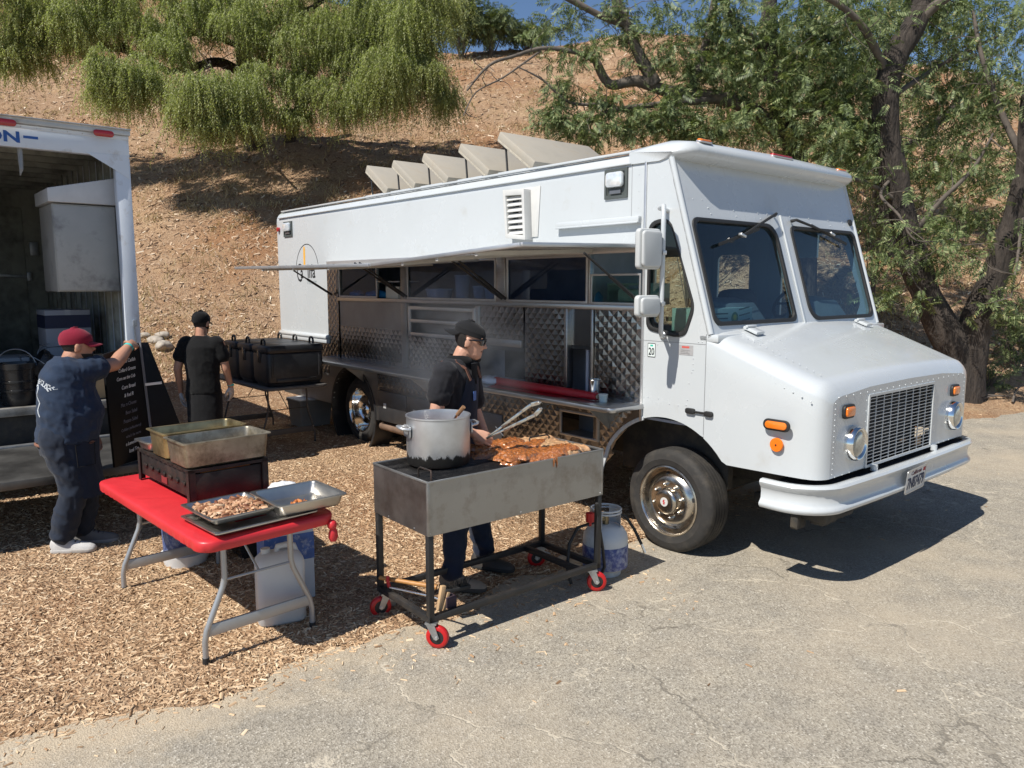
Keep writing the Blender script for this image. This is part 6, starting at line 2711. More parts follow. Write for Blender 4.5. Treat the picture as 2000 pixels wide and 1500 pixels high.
# ---------------- the cook at the grill
cx, cy = -.37, 4.99
ck = empty("person", "cook in black T-shirt, backward cap and sunglasses holding tongs at the grill", "person", (cx, cy, gz(cx, cy)))
V = Vector
YW = -22
hb = V((.065, -.005, 1.495))
HM = head_M(hb, -6, 13)
sh_r, el_r, wr_r = V((-.065, -.195, 1.40)), V((-.115, -.245, 1.125)), V((.125, -.295, 1.045))
sh_l, el_l, wr_l = V((.07, .15, 1.40)), V((.11, .20, 1.12)), V((.20, .17, .90))
hip_r, kn_r, an_r = V((-.03, -.10, .90)), V((.02, -.155, .50)), V((-.02, -.205, .095))
hip_l, kn_l, an_l = V((.03, .09, .90)), V((.12, .11, .50)), V((.17, .14, .12))
b = MB()
head_shapes(b, HM)
limb(b, [V((.015, -.005, 1.43)), V((.052, -.005, 1.53))], [.062, .056])
rings(b, [((0, 0, .86), .10, .14, YW), ((0, 0, 1.05), .10, .14, YW), ((0, 0, 1.30), .11, .16, YW), ((.005, -.01, 1.42), .08, .14, YW), ((.012, -.005, 1.47), .055, .06, YW)])
limb(b, [sh_r, el_r, wr_r], [.052, .044, .029])
limb(b, [el_r.lerp(wr_r, .3)], [.043])
limb(b, [sh_l, el_l, wr_l], [.052, .044, .029])
limb(b, [hip_r, kn_r, an_r], [.085, .055, .04])
limb(b, [hip_l, kn_l, an_l], [.085, .055, .04])
TD = V((.72, -.02, .70))                                  # tongs point up and away over the meat
hand(b, wr_r, (.93, -.06, -.36), (-.1, -.93, .30), 1, 44, grip=.45)
hand(b, wr_l, (.35, -.1, -.9), (-.1, .95, .1), -1, 34, grip=.2)
fuse(b, "body", skin_light, ck, .0048, 1)
s = MB()
rings(s, [((0, 0, .86), .128, .165, YW), ((-.005, 0, .98), .125, .16, YW), ((-.012, 0, 1.12), .128, .165, YW), ((-.012, 0, 1.28), .142, .185, YW), ((-.005, -.008, 1.38), .128, .185, YW), ((.0, -.008, 1.445), .095, .135, YW), ((.010, -.005, 1.478), .070, .078, YW)])
limb(s, [sh_r + V((.01, .02, .0)), sh_r.lerp(el_r, .25), sh_r.lerp(el_r, .44)], [.078, .078, .076])
limb(s, [sh_l, sh_l.lerp(el_l, .8)], [.078, .072])
fuse(s, "t_shirt", tee_black, ck, .009, 3, .011, (13, 13, 8))
t = MB()
rings(t, [((.0, 0, .98), .115, .155, YW), ((.0, 0, .90), .125, .165, YW), ((.0, 0, .80), .12, .16, YW)])
limb(t, [hip_r, kn_r, an_r + V((0, 0, .02))], [.098, .076, .066])
limb(t, [hip_l, kn_l, an_l + V((0, 0, .02))], [.098, .076, .066])
fuse(t, "jeans", jean, ck, .009, 3, .012)
shoe(ck, "boot", (an_r.x - .0, an_r.y, -.004), -14, pm("boot_taupe", (.24, .195, .15), .7, var=.15, vscale=10), pm("boot_sole", (.05, .045, .04), .8), .31)
shoe(ck, "boot", (an_l.x, an_l.y, .0), -20, pm("boot_taupe_shaded", (.035, .03, .027), .6), pm("boot_sole_shaded", (.02, .02, .02), .8), .31)  # far boot of the pair, shade painted in as a darker copy
# apron with straps and neckerchief
m = MB()
f_, sd = V((math.cos(R(YW)), math.sin(R(YW)), 0)), V((-math.sin(R(YW)), math.cos(R(YW)), 0))
rg = []
for z, rf, rs, spn, oc in ((1.36, .150, .19, 30, V((-.008, 0, 0))), (1.28, .156, .196, 36, V((-.012, 0, 0))), (1.12, .146, .18, 58, V((-.012, 0, 0))), (.98, .142, .178, 88, V((-.005, 0, 0))), (.86, .146, .182, 92, V((0, 0, 0))), (.62, .17, .20, 80, V((.03, 0, 0))), (.50, .18, .21, 74, V((.04, 0, 0)))):
    r = []
    for k in range(17):
        a = R(-spn + 2 * spn * k / 16)
        r.append(tuple(V((0, 0, z)) + oc + f_ * rf * math.cos(a) + sd * rs * math.sin(a)))
    rg.append(r)
m.loft(rg, cap=False, closed=False)
ap = m.build("apron", apron_m, ck, smooth=70)
strap_m = pm("strap_brown", (.16, .07, .045), .7)
m = MB()
for sg in (-1, 1):
    a = [V((0, 0, 1.355)) + f_ * .145 + sd * (.075 * sg), V((0, 0, 1.43)) + f_ * .115 + sd * (.085 * sg), V((.0, 0, 1.475)) + f_ * .05 + sd * (.09 * sg), V((-.01, 0, 1.46)) - f_ * .06 + sd * (.07 * sg)]
    for p, q in zip(a, a[1:]):
        m.bar(p, q, .026, .006, up=(f_ + V((0, 0, .7))))
m.build("apron_strap", strap_m, ap, kind="stuff")
m = MB()
m.box(-.02, .02, -.03, .03, -.002, .002, frame(V((0, 0, 1.25)) + f_ * .150 + sd * -.03, sd, (0, 0, 1)))
m.build("name_card", pm("card_blue", (.08, .16, .42), .4), ap)
m = MB()
m.loft([[tuple(V((.022, -.005, z)) + f_ * (r * math.cos(a) * 1.08) + sd * r * math.sin(a)) for a in [2 * math.pi * k / 20 for k in range(20)]] for z, r in ((1.452, .088), (1.468, .094), (1.49, .080), (1.505, .066), (1.51, .060))], cap=False)
m.loft([[tuple(V((0, 0, z)) + f_ * (.135 + d) + sd * (w * wv)) for wv, d in ((-1, 0), (0, .018), (1, 0), (0, -.02))] for z, w in ((1.46, .05), (1.41, .045), (1.36, .025), (1.325, .006))])
m.build("neckerchief", tee_dark, ck, smooth=60)
hair(ck, HM, beard_m, .065, .165, 98)
cap(ck, HM, cloth("cap_charcoal", (.011, .011, .012)), True, z0=.160)
face_bits(ck, HM, (.02, .014, .01), False)
m = MB()
m.ball((.088, 0, .004), (.017, .019, .018), 10, HM)
m.tube([HM @ V((.097, y, .066 - abs(y) * .25)) for y in (-.024, -.01, 0, .01, .024)], .0035, 6)
m.build("goatee", beard_m, ck, smooth=60)
m = MB()
for sg in (-1, 1):
    m.loft([[(x, sg * y, z) for x, y, z in ((.108, .006, .128 + h), (.107, .030, .130 + h), (.094, .058, .127 + h), (.080, .070, .126 + h * .8))] for h in (.010, -.026)] + [], cap=False, closed=False, M=HM)
    m.tube([HM @ V(p) for p in ((.108, sg * .006, .136), (.107, sg * .030, .139), (.094, sg * .060, .136), (.078, sg * .073, .132), (.03, sg * .080, .126), (-.02, sg * .083, .118))], [.004, .005, .006, .0065, .005, .004], 6)
    m.tube([HM @ V(p) for p in ((.108, sg * .006, .114), (.106, sg * .030, .110), (.093, sg * .058, .112), (.079, sg * .072, .128))], [.003, .003, .003, .003], 6)
m.tube([HM @ V((.108, -.007, .130)), HM @ V((.111, 0, .132)), HM @ V((.108, .007, .130))], .0035, 6)
m.build("sunglasses", pm("shades_black", (.008, .007, .008), .12, coat=.5), ck, smooth=60)
wristband(ck, wr_r.lerp(el_r, .10), wr_r - el_r, .031)

# tongs in his hand
gp = V((cx, cy, gz(cx, cy))) + wr_r + V((.085, -.018, -.03))
tg = empty("tongs", "long steel tongs smeared with sauce held up by the cook", "tongs", gp)
tdir = V((.845, -.03, .53)).normalized()
tup = V((-.53, 0, .845))
smear = pm("tong_steel", (.66, .65, .62), .22, .95, var=.08, dirt=(.36, .16, .05), dscale=22, damt=.35)
for sg, ln in ((1, .40), (-1, .385)):
    m = MB()
    a = [V((0, 0, 0)), tdir * .12 + tup * (.012 * sg), tdir * .28 + tup * (.028 * sg), tdir * (ln - .05) + tup * (.034 * sg), tdir * ln + tup * (.02 * sg)]
    for p, q, w in zip(a, a[1:], (.018, .024, .026, .034)):
        m.bar(p, q, w * .6, w * .75, up=tup)
    m.build("tong_arm", smear, tg, bevel=.0015)
    m = MB()
    for k in (-1, 0, 1):
        m.ball(tuple(tdir * (ln + .002) + tup * (.018 * sg) + V((0, .010 * k, 0))), (.011, .008, .007), 8)
    m.build("tong_head", smear, tg, kind="stuff")
m = MB()
m.bar(tdir * .10 - tup * .04 + V((0, -.012, 0)), tdir * .09 + tup * .035 + V((0, -.012, 0)), .008, .004)
m.build("tong_lock", galv, tg)

# ---------------- stout man with the red cap, holding the board
mx, my = -3.20, 5.47
mn = empty("person", "stout man in navy T-shirt and red cap holding up the black menu board", "person", (mx, my, gz(mx, my)))
gm = gz(mx, my)
YW = 18
hb = V((.045, .03, 1.445 - gm))
HM = head_M(hb, 32, 3)
sh_r, el_r = V((.02, -.10, 1.36 - gm)), V((.225, .21, 1.405 - gm))
wr_r = V((.205, .50, 1.525 - gm))
sh_l, el_l, wr_l = V((-.06, .20, 1.36 - gm)), V((-.10, .31, 1.09 - gm)), V((-.03, .31, .86 - gm))
hip_r, kn_r, an_r = V((-.05, -.10, .86)), V((.03, -.085, .47)), V((-.075, -.10, .10))
hip_l, kn_l, an_l = V((-.05, .11, .86)), V((.03, .11, .47)), V((-.05, .10, .10))
b = MB()
head_shapes(b, HM)
limb(b, [V((-.01, .01, 1.38 - gm)), V((.03, .025, 1.49 - gm))], [.075, .068])
rings(b, [((-.04, 0, .82), .15, .16, YW), ((0, 0, 1.0), .18, .19, YW), ((-.02, .01, 1.25), .14, .18, YW), ((-.02, .02, 1.36), .09, .15, YW), ((-.015, .015, 1.41), .06, .07, YW)])
limb(b, [sh_r, sh_r.lerp(el_r, .55), el_r, el_r.lerp(wr_r, .35), wr_r], [.068, .058, .050, .052, .032])
limb(b, [sh_l, el_l, wr_l], [.062, .05, .032])
limb(b, [hip_r, kn_r, an_r], [.09, .06, .045])
limb(b, [hip_l, kn_l, an_l], [.09, .06, .045])
hand(b, wr_r, (-.05, 1, .10), (.75, .1, .7), -1, 42, grip=.35)
hand(b, wr_l, (.3, 0, -.9), (0, 1, 0), -1, 30)
fuse(b, "body", skin_tan, mn, .0062, 3)
s = MB()
rings(s, [((-.045, 0, .815), .205, .205, YW), ((-.025, 0, .90), .208, .205, YW), ((-.005, 0, 1.03), .21, .205, YW), ((-.02, .005, 1.17), .19, .205, YW), ((-.03, .015, 1.28), .165, .205, YW), ((-.025, .02, 1.36), .125, .175, YW), ((-.012, .015, 1.415), .085, .09, YW)])
limb(s, [sh_r + V((-.02, .02, -.0)), sh_r.lerp(el_r, .35), sh_r.lerp(el_r, .62)], [.094, .092, .088])
limb(s, [sh_l, sh_l.lerp(el_l, .75)], [.092, .085])
navy_shirt = fuse(s, "t_shirt", tee_navy, mn, .010, 3, .011, (9, 9, 7))
t = MB()
rings(t, [((-.05, 0, .93), .175, .18, YW), ((-.06, 0, .84), .18, .185, YW), ((-.055, 0, .72), .16, .175, YW)])
limb(t, [hip_r, kn_r, an_r + V((0, 0, .03))], [.125, .092, .078])
limb(t, [hip_l, kn_l, an_l + V((0, 0, .03))], [.125, .092, .078])
fuse(t, "trousers", slacks, mn, .010, 3, .011, (9, 9, 6))
rg = []
fa = 20
f_, sd = V((math.cos(R(fa)), math.sin(R(fa)), 0)), V((-math.sin(R(fa)), math.cos(R(fa)), 0))
for z, rf, rs, spn in ((.93, .20, .20, 100), (.84, .20, .205, 104), (.66, .185, .20, 92), (.52, .20, .20, 75), (.40, .215, .20, 60)):
    rg.append([tuple(V((-.04, 0, z)) + f_ * (rf + .012 * math.sin(k * 1.4 + z * 9)) * math.cos(a) + sd * rs * math.sin(a)) for k, a in enumerate([R(-spn + 2 * spn * k / 20) for k in range(21)])])
m = MB()
m.loft(rg, cap=False, closed=False)
ap = m.build("apron", cloth("apron_denim", (.015, .023, .042), vs=16), mn, smooth=70)
m = MB()
pk = [V((-.04, 0, z)) + f_ * (.205 + d) * math.cos(R(a)) + sd * .21 * math.sin(R(a)) for z, a, d in ((.80, -68, .004), (.80, -28, .004), (.64, -30, .004), (.64, -66, .004))]
m.tube(pk + [pk[0]], .003, 6)
m.build("pocket_seam", tee_dark, ap)
m = MB()
bl = [tuple(V((-.05, 0, z)) + V((math.cos(R(18)), math.sin(R(18)), 0)) * (.196 * math.cos(a)) + V((-math.sin(R(18)), math.cos(R(18)), 0)) * (.196 * math.sin(a))) for z in (.80,) for a in [2 * math.pi * k / 32 for k in range(33)]]
m.tube(bl, .011, 6)
m.build("belt", pm("belt_tan", (.24, .11, .07), .7), mn, smooth=60)
wt = cloth("trainer_white", (.50, .49, .48))
shoe(mn, "trainer", (an_r.x, an_r.y, -.002), 8, wt, pm("trainer_sole", (.48, .47, .45), .7, dirt=(.2, .15, .1)), .30)
shoe(mn, "trainer", (an_l.x + .03, an_l.y, -.002), 16, cloth("trainer_white_shaded", (.16, .155, .15)), pm("trainer_sole_shaded", (.3, .29, .28), .7), .30)  # far trainer: the pair's white and sole darkened to stand for shade
hair(mn, HM, beard_m, .075, .13, 95)
m = MB()
m.loft([[(cxx + (rf + .006) * math.cos(a), (rs + .006) * math.sin(a), z) for a in [R(-88 + 176 * k / 16) for k in range(17)]] for z, cxx, rf, rs in ((-.012, .058, .022, .022),) + tuple((z, c, f, s_) for z, c, f, s_ in HEAD[1:4])], cap=False, closed=False, M=HM)
m.build("beard", beard_m, mn, smooth=70)
cap(mn, HM, cloth("cap_red", (.21, .012, .03)), False, z0=.140)
face_bits(mn, HM, (.02, .014, .01))
wristband(mn, wr_r.lerp(el_r, .14), wr_r - el_r, .036)
# ---------------- man in black, back turned
bxp, byp = -3.15, 7.72
bk = empty("person", "man in black T-shirt and black cap seen from behind by the dark table", "person", (bxp, byp, gz(bxp, byp)), R(0))
bk.scale = (.95, .95, .95)
YW = 82
HM = head_M(V((-.005, .02, 1.475)), 78, 6)
b = MB()
head_shapes(b, HM)
limb(b, [V((0, 0, 1.40)), V((0, .012, 1.52))], [.062, .058])
rings(b, [((0, 0, .85), .10, .15, YW), ((0, 0, 1.05), .10, .14, YW), ((0, 0, 1.28), .11, .17, YW), ((0, 0, 1.40), .08, .15, YW), ((0, 0, 1.45), .055, .06, YW)])
for sg in (-1, 1):
    a_, e_, w_ = V((sg * .195, 0, 1.37)), V((sg * .245, -.02 + .03 * sg, 1.10)), V((sg * .262, .06 + .02 * sg, .87 + .03 * sg))
    limb(b, [a_, e_, w_], [.054, .043, .029])
    hand(b, w_, (sg * .02, .22, -1), (sg * .95, -.2, .1), 1 if sg > 0 else -1, 22)
    limb(b, [V((sg * .09, 0, .86)), V((sg * .10, .02, .47)), V((sg * .11, -.01, .09))], [.085, .055, .04])
fuse(b, "body", skin_tan, bk, .0066, 3)
s = MB()
rings(s, [((0, 0, .84), .135, .185, YW), ((0, 0, 1.0), .13, .175, YW), ((0, 0, 1.2), .14, .195, YW), ((0, 0, 1.33), .13, .205, YW), ((0, 0, 1.40), .095, .16, YW), ((0, 0, 1.45), .07, .08, YW)])
for sg in (-1, 1):
    a_, e_ = V((sg * .185, 0, 1.365)), V((sg * .245, -.02 + .03 * sg, 1.10))
    limb(s, [a_ - V((sg * .03, 0, 0)), a_.lerp(e_, .5)], [.085, .076])
fuse(s, "t_shirt", tee_dark, bk, .010, 3, .006, (8, 8, 6))
t = MB()
rings(t, [((0, 0, .93), .125, .17, YW), ((0, 0, .84), .13, .18, YW), ((0, 0, .5), .14, .19, YW), ((0, 0, .42), .14, .19, YW)])
for sg in (-1, 1):
    limb(t, [V((sg * .09, 0, .84)), V((sg * .10, .02, .47)), V((sg * .11, -.01, .10))], [.10, .08, .068])
fuse(t, "trousers", cloth("apron_black", (.008, .008, .009)), bk, .011, 4, .004)
for sg in (-1, 1):
    shoe(bk, "shoe", (sg * .11, -.03, 0), 86, tee_dark, black_rubber)
hair(bk, HM, beard_m, .05, .15, 70)
cap(bk, HM, cloth("cap_black", (.007, .007, .008)), False, z0=.130)
face_bits(bk, HM, (.02, .014, .01))
for sg in (-1, 1):
    w_ = V((sg * .262, .06 + .02 * sg, .87 + .03 * sg))
    g = MB()
    hand(g, w_, (sg * .02, .22, -1), (sg * .95, -.2, .1), 1 if sg > 0 else -1, 22)
    vv = []
    gm_ = fuse(g, "glove", pm("glove_clear", (.50, .46, .44), .35, bump=.3, bscale=60), bk, .006, 1)
    PENDING[-1] = (gm_, .0035, (40, 40, 40))
wristband(bk, V((.262, .08, .915)), (0, .1, 1), .034)
fuse_all()

# worn white print on the navy shirt's back: letters laid onto the cloth
from mathutils.bvhtree import BVHTree
sme = navy_shirt.data
bvh = BVHTree.FromPolygons([v.co.copy() for v in sme.vertices], [tuple(p.vertices) for p in sme.polygons])
wash = pm("worn_print", (.46, .50, .54), .9, var=.35, vscale=60)
bx_dir = Vector((.42, -.91, 0)).normalized()           # across the back, to the viewer's right
bc = Vector((-.30, -.22, 1.17))
outw = Vector((-.91, -.42, 0))


def print_on(o):
    for v in o.data.vertices:
        q = v.co.copy()
        hit = bvh.ray_cast(q + outw * .2, -outw)
        if hit[0] is None:
            hit = bvh.find_nearest(q)
        v.co = hit[0] + outw * .003


for k, ch in enumerate("SMOKEHOUSE"):
    a = R(150 - 13.5 * k)
    o = text_part("back_print", ch, .05, frame(bc + bx_dir * (.11 * math.cos(a)) + Vector((0, 0, .085 * math.sin(a))), bx_dir * math.sin(a) - Vector((0, 0, math.cos(a))), bx_dir * math.cos(a) + Vector((0, 0, math.sin(a)))), wash, mn, ext=0, bold=.001)
    print_on(o)
m = MB()
zz = [(-.06, .05), (-.02, .06), (.02, .03), (.005, -.02), (.04, -.06), (.02, -.11), (.05, -.16)]
for (a, b), (c, d) in zip(zz, zz[1:]):
    m.tube([bc + bx_dir * a + Vector((0, 0, b)), bc + bx_dir * (a + c) / 2 + Vector((0, 0, (b + d) / 2)), bc + bx_dir * c + Vector((0, 0, d))], .005, 4)
o = m.build("back_emblem", wash, mn, smooth=None)
print_on(o)

# ================================================================ trees and shrubs
bark = pm("tree_bark", (.060, .047, .038), .95, var=.4, vscale=7, dirt=(.020, .016, .014), dscale=9, damt=.6, bump=1.0, bscale=20, stretch=(1, 1, .22), bdist=.07)
bark_pale = pm("twig_bark", (.115, .095, .078), .95, var=.35, vscale=9, bump=.5, bscale=40)
walnut_leaf = island_mat("walnut_leaf", [(0, (.045, .065, .025)), (.4, (.12, .16, .062)), (.8, (.22, .27, .115)), (.95, (.34, .38, .19)), (1, (.36, .28, .12))], .5, .28, spec=.35)
pepper_leaf = island_mat("pepper_leaf", [(0, (.14, .155, .065)), (.45, (.30, .325, .145)), (.8, (.43, .45, .22)), (1, (.54, .55, .32))], .6, .45, spec=.35)
shrub_leaf = island_mat("shrub_leaf", [(0, (.06, .085, .035)), (.5, (.125, .16, .065)), (1, (.22, .25, .11))], .6, .25)


def limb_mesh(m, pts, r0, r1, n=10, wob=.2):
    """Crooked tapering limb through the points."""
    P = [Vector(p) for p in pts]
    Q, Rr = [], []
    tot = len(P) - 1
    for i in range(tot):
        p0, p1, p2, p3 = P[max(i - 1, 0)], P[i], P[i + 1], P[min(i + 2, tot)]
        for k in range(5):
            t = k / 5
            Q.append(.5 * ((2 * p1) + (p2 - p0) * t + (2 * p0 - 5 * p1 + 4 * p2 - p3) * t * t + (3 * p1 - p0 - 3 * p2 + p3) * t ** 3))
            f = (i + t) / tot
            Rr.append((r0 + (r1 - r0) * f) * (1 + wob * noise.noise(Q[-1] * 2.3)))
    Q.append(P[-1])
    Rr.append(r1)
    m.tube(Q, Rr, n)
    return Q


def twigs(m, Q, n, ln, r, spread, rnd, droop=.0, start=.15):
    """Side twigs off a limb; returns their tips and middles."""
    pts = []
    for _ in range(n):
        i = int(len(Q) * (start + (1 - start) * rnd.random()) * .999)
        p = Q[i].copy()
        d = Vector((rnd.gauss(0, 1), rnd.gauss(0, .8), rnd.gauss(.25, .8))).normalized()
        L_ = ln * rnd.uniform(.4, 1.2)
        c = [p]
        for k in range(5):
            d = (d + Vector((rnd.gauss(0, .3), rnd.gauss(0, .3), rnd.gauss(0, .3) - droop)) * spread).normalized()
            c.append(c[-1] + d * L_ / 5)
            pts.append(c[-1])
        m.tube(c, [r, r * .8, r * .6, r * .45, r * .3, r * .15], 5)
    return pts


def pinnate(np_=6):
    """One feather-shaped leaf along +X, a unit long, made of bent leaflets."""
    vs, fs = [], []

    def leaflet(o, d, l, w):
        d = np.array(d) / np.linalg.norm(d)
        s = np.cross(d, (0, 0, 1.0))
        s /= np.linalg.norm(s)
        k = len(vs)
        o = np.array(o, float)
        vs.extend([o, o + d * l * .45 + s * w + np.array((0, 0, -.02)), o + d * l + np.array((0, 0, -.07)), o + d * l * .45 - s * w + np.array((0, 0, -.02))])
        fs.append((k, k + 1, k + 2, k + 3))
    for i in range(np_):
        x = .18 + .72 * i / (np_ - 1)
        for sg in (-1, 1):
            leaflet((x, 0, -.10 * x * x), (.55, sg * .85, -.15), .36 * (1 - .35 * abs(x - .5)), .052)
    leaflet((.92, 0, -.09), (1, 0, -.2), .3, .05)
    return np.array(vs), fs


PV, PF = pinnate()


def leaf_mesh(name, pos, mat, parent, lmin, lmax, seed, droop=.5, kind=None):
    g = np.random.default_rng(seed)
    k = len(pos)
    Rm = rots(g.random(k) * 2 * np.pi, np.clip(g.normal(droop, .55, k), -1.0, 1.5), g.normal(0, .6, k))
    return template_obj(name, PV, PF, Rm, pos, lmin + (lmax - lmin) * g.random(k), mat, parent, kind)


def clump_points(clumps, seed, fill=.55):
    """clumps: (u, v, ru, rv, Y, dY, n) ellipsoids; points denser towards their shells."""
    g = np.random.default_rng(seed)
    out = []
    for u, v, ru, rv, Y, dY, n in clumps:
        c = np.array(at(u, v, Y))
        sx, sz = ru * Y / F_PX, rv * Y / F_PX
        d = g.normal(size=(n, 3))
        d /= np.linalg.norm(d, axis=1)[:, None]
        r = g.random(n) ** fill
        out.append(c + d * r[:, None] * np.array([sx, dY, sz]))
    return np.concatenate(out)


def tree_things(name, label, base, group=None):
    o = empty(name, label, "tree", base, 0, group)
    return o


def shift(obj, base):
    obj.location = -Vector(base)


# ---- two-stemmed walnut beside the truck's nose
rnd = random.Random(3)
base = at(1884, 800, 12.4)
base.z = gz(base.x, base.y)
wt_ = tree_things("walnut_tree", "two-stemmed dark-barked tree leaning beside the truck's hood", base)
m = MB()
sA = limb_mesh(m, [at(1884, 815, 12.4), at(1872, 705, 12.4), at(1838, 635, 12.4), at(1803, 560, 12.45), at(1776, 470, 12.5), at(1747, 350, 12.5), at(1728, 205, 12.4), at(1748, 112, 12.4), at(1790, 40, 12.5), at(1812, -60, 12.6)], .27, .16, 14)
sB = limb_mesh(m, [at(1888, 770, 12.4), at(1898, 665, 12.35), at(1935, 555, 12.2), at(1984, 440, 12.1), at(2012, 330, 12.0), at(2022, 190, 12.0), at(2040, 40, 12.0)], .25, .17, 14)
tr = m.build("trunk", bark, wt_, smooth=80)
shift(tr, base)
m = MB()
tips = []
br_ = [([at(1780, 55, 12.5), at(1815, 20, 12.4), at(1862, -12, 12.3)], .12, .06), ([at(1735, 150, 12.4), at(1690, 60, 12.0), at(1640, 10, 11.8), at(1560, -30, 11.6)], .07, .03), ([at(1760, 400, 12.5), at(1700, 360, 12.2), at(1640, 345, 12.0), at(1600, 340, 11.9)], .045, .012),
       ([at(1776, 470, 12.5), at(1830, 400, 12.3), at(1900, 330, 12.1), at(1940, 260, 12)], .05, .015), ([at(2010, 330, 12), at(1960, 230, 12.2), at(1920, 120, 12.3), at(1900, 20, 12.4)], .06, .02), ([at(1728, 200, 12.4), at(1800, 150, 12.8), at(1870, 110, 13), at(1950, 70, 13.2)], .05, .02),
       ([at(1745, 345, 12.5), at(1720, 380, 12.1), at(1755, 420, 11.8), at(1790, 470, 11.7), at(1870, 465, 11.6)], .03, .008), ([at(1800, 555, 12.4), at(1770, 530, 12.0), at(1740, 510, 11.8)], .03, .008), ([at(2000, 400, 12), at(1985, 520, 11.6), at(1975, 580, 11.5)], .03, .008)]
for pts, r0, r1 in br_:
    q = limb_mesh(m, pts, r0, r1, 8)
    tips += twigs(m, q, 9, .9, .010, .9, rnd, .05)
for q in (sA, sB):
    tips += twigs(m, q, 16, 1.1, .012, .9, rnd, .05, .35)
o = m.build("branch", bark_pale, wt_, smooth=80, kind="stuff")
shift(o, base)
cl = [(1800, 20, 130, 60, 13.4, 1.2, 322), (1930, 40, 110, 80, 12.9, 1.3, 294), (1640, 40, 100, 70, 12.6, 1.2, 294), (1660, 170, 60, 90, 12.8, 1.0, 182), (1840, 200, 80, 80, 13.4, 1.0, 230), (1950, 190, 70, 100, 12.6, 1.0, 210), (1850, 330, 80, 70, 13.2, 1.0, 210), (1675, 320, 45, 50, 12.6, .7, 91), (1915, 420, 60, 60, 12.8, .7, 133), (1700, 430, 35, 40, 12.8, .6, 49), (1850, 430, 45, 45, 13.2, .6, 77),
      (1835, 500, 45, 40, 12.2, .5, 62), (1730, 500, 35, 30, 11.8, .35, 42), (1730, 575, 35, 30, 11.9, .35, 35), (1965, 590, 45, 45, 11.8, .4, 62), (1840, 450, 30, 25, 11.7, .3, 28), (1640, 250, 50, 50, 12.2, .7, 91), (2060, 250, 50, 250, 12.2, 1.0, 210), (1790, 590, 22, 20, 11.9, .3, 16)]
pts = clump_points(cl, 21)
tp = np.array([tuple(p) for p in tips])
pts = np.concatenate([pts, tp + rng.normal(0, .07, tp.shape)])
o = leaf_mesh("crown", pts, walnut_leaf, wt_, .15, .28, 5)
shift(o, base)

# ---- walnut behind the truck, with bare dead limbs to its side
base = at(1575, 560, 14.2)
base.z = gz(base.x, base.y)
w2 = tree_things("walnut_tree", "spreading tree behind the truck's roof with bare curving dead limbs", base)
m = MB()
limb_mesh(m, [base - Vector((0, 0, .3)), at(1570, 420, 14.2), at(1552, 300, 14.1), at(1520, 200, 14.0), at(1500, 80, 14.0), at(1510, -60, 14.1)], .24, .12, 12)
tr = m.build("trunk", bark, w2, smooth=80)
shift(tr, base)
m = MB()
tips, bare = [], []
for pts, r0, r1, leafy_ in (
        ([at(1545, 285, 14.1), at(1470, 215, 13.8), at(1400, 190, 13.6), at(1310, 180, 13.5), at(1245, 158, 13.4), at(1192, 165, 13.3), at(1165, 122, 13.2)], .14, .07, True),
        ([at(1165, 122, 13.2), at(1132, 104, 13.1), at(1062, 94, 13.0), at(1003, 110, 12.9), at(955, 128, 12.8), at(912, 177, 12.7)], .05, .014, False),
        ([at(1055, 100, 13.0), at(985, 150, 12.8), at(930, 180, 12.7), at(905, 225, 12.7)], .02, .006, False),
        ([at(1280, 165, 13.4), at(1245, 100, 13.4), at(1222, 45, 13.4), at(1195, -20, 13.4)], .11, .08, True),
        ([at(1222, 48, 13.4), at(1172, 30, 13.3), at(1125, 5, 13.2), at(1060, -30, 13.1)], .07, .045, True),
        ([at(1345, 185, 13.6), at(1372, 110, 13.6), at(1388, 40, 13.6), at(1400, -30, 13.6)], .08, .05, True),
        ([at(1270, 230, 13.2), at(1185, 206, 13.0), at(1112, 200, 12.9), at(1060, 156, 12.8), at(1010, 130, 12.7)], .035, .012, False),
        ([at(1400, 195, 13.6), at(1330, 200, 13.2), at(1200, 215, 13.0), at(1150, 240, 12.9)], .07, .02, True),
        ([at(1500, 100, 14.0), at(1440, 50, 13.6), at(1400, -20, 13.4)], .08, .04, True), ([at(1515, 150, 14), at(1590, 90, 13.6), at(1650, 70, 13.2)], .07, .03, True), ([at(1530, 230, 14), at(1600, 215, 13.5), at(1660, 240, 13.2)], .06, .02, True)):
    q = limb_mesh(m, pts, r0, r1, 8)
    tw_ = twigs(m, q, 11 if leafy_ else 7, 1.0 if leafy_ else .8, .009, 1.0, rnd, .06)
    if leafy_:
        tips += tw_
o = m.build("branch", bark_pale, w2, smooth=80, kind="stuff")
shift(o, base)
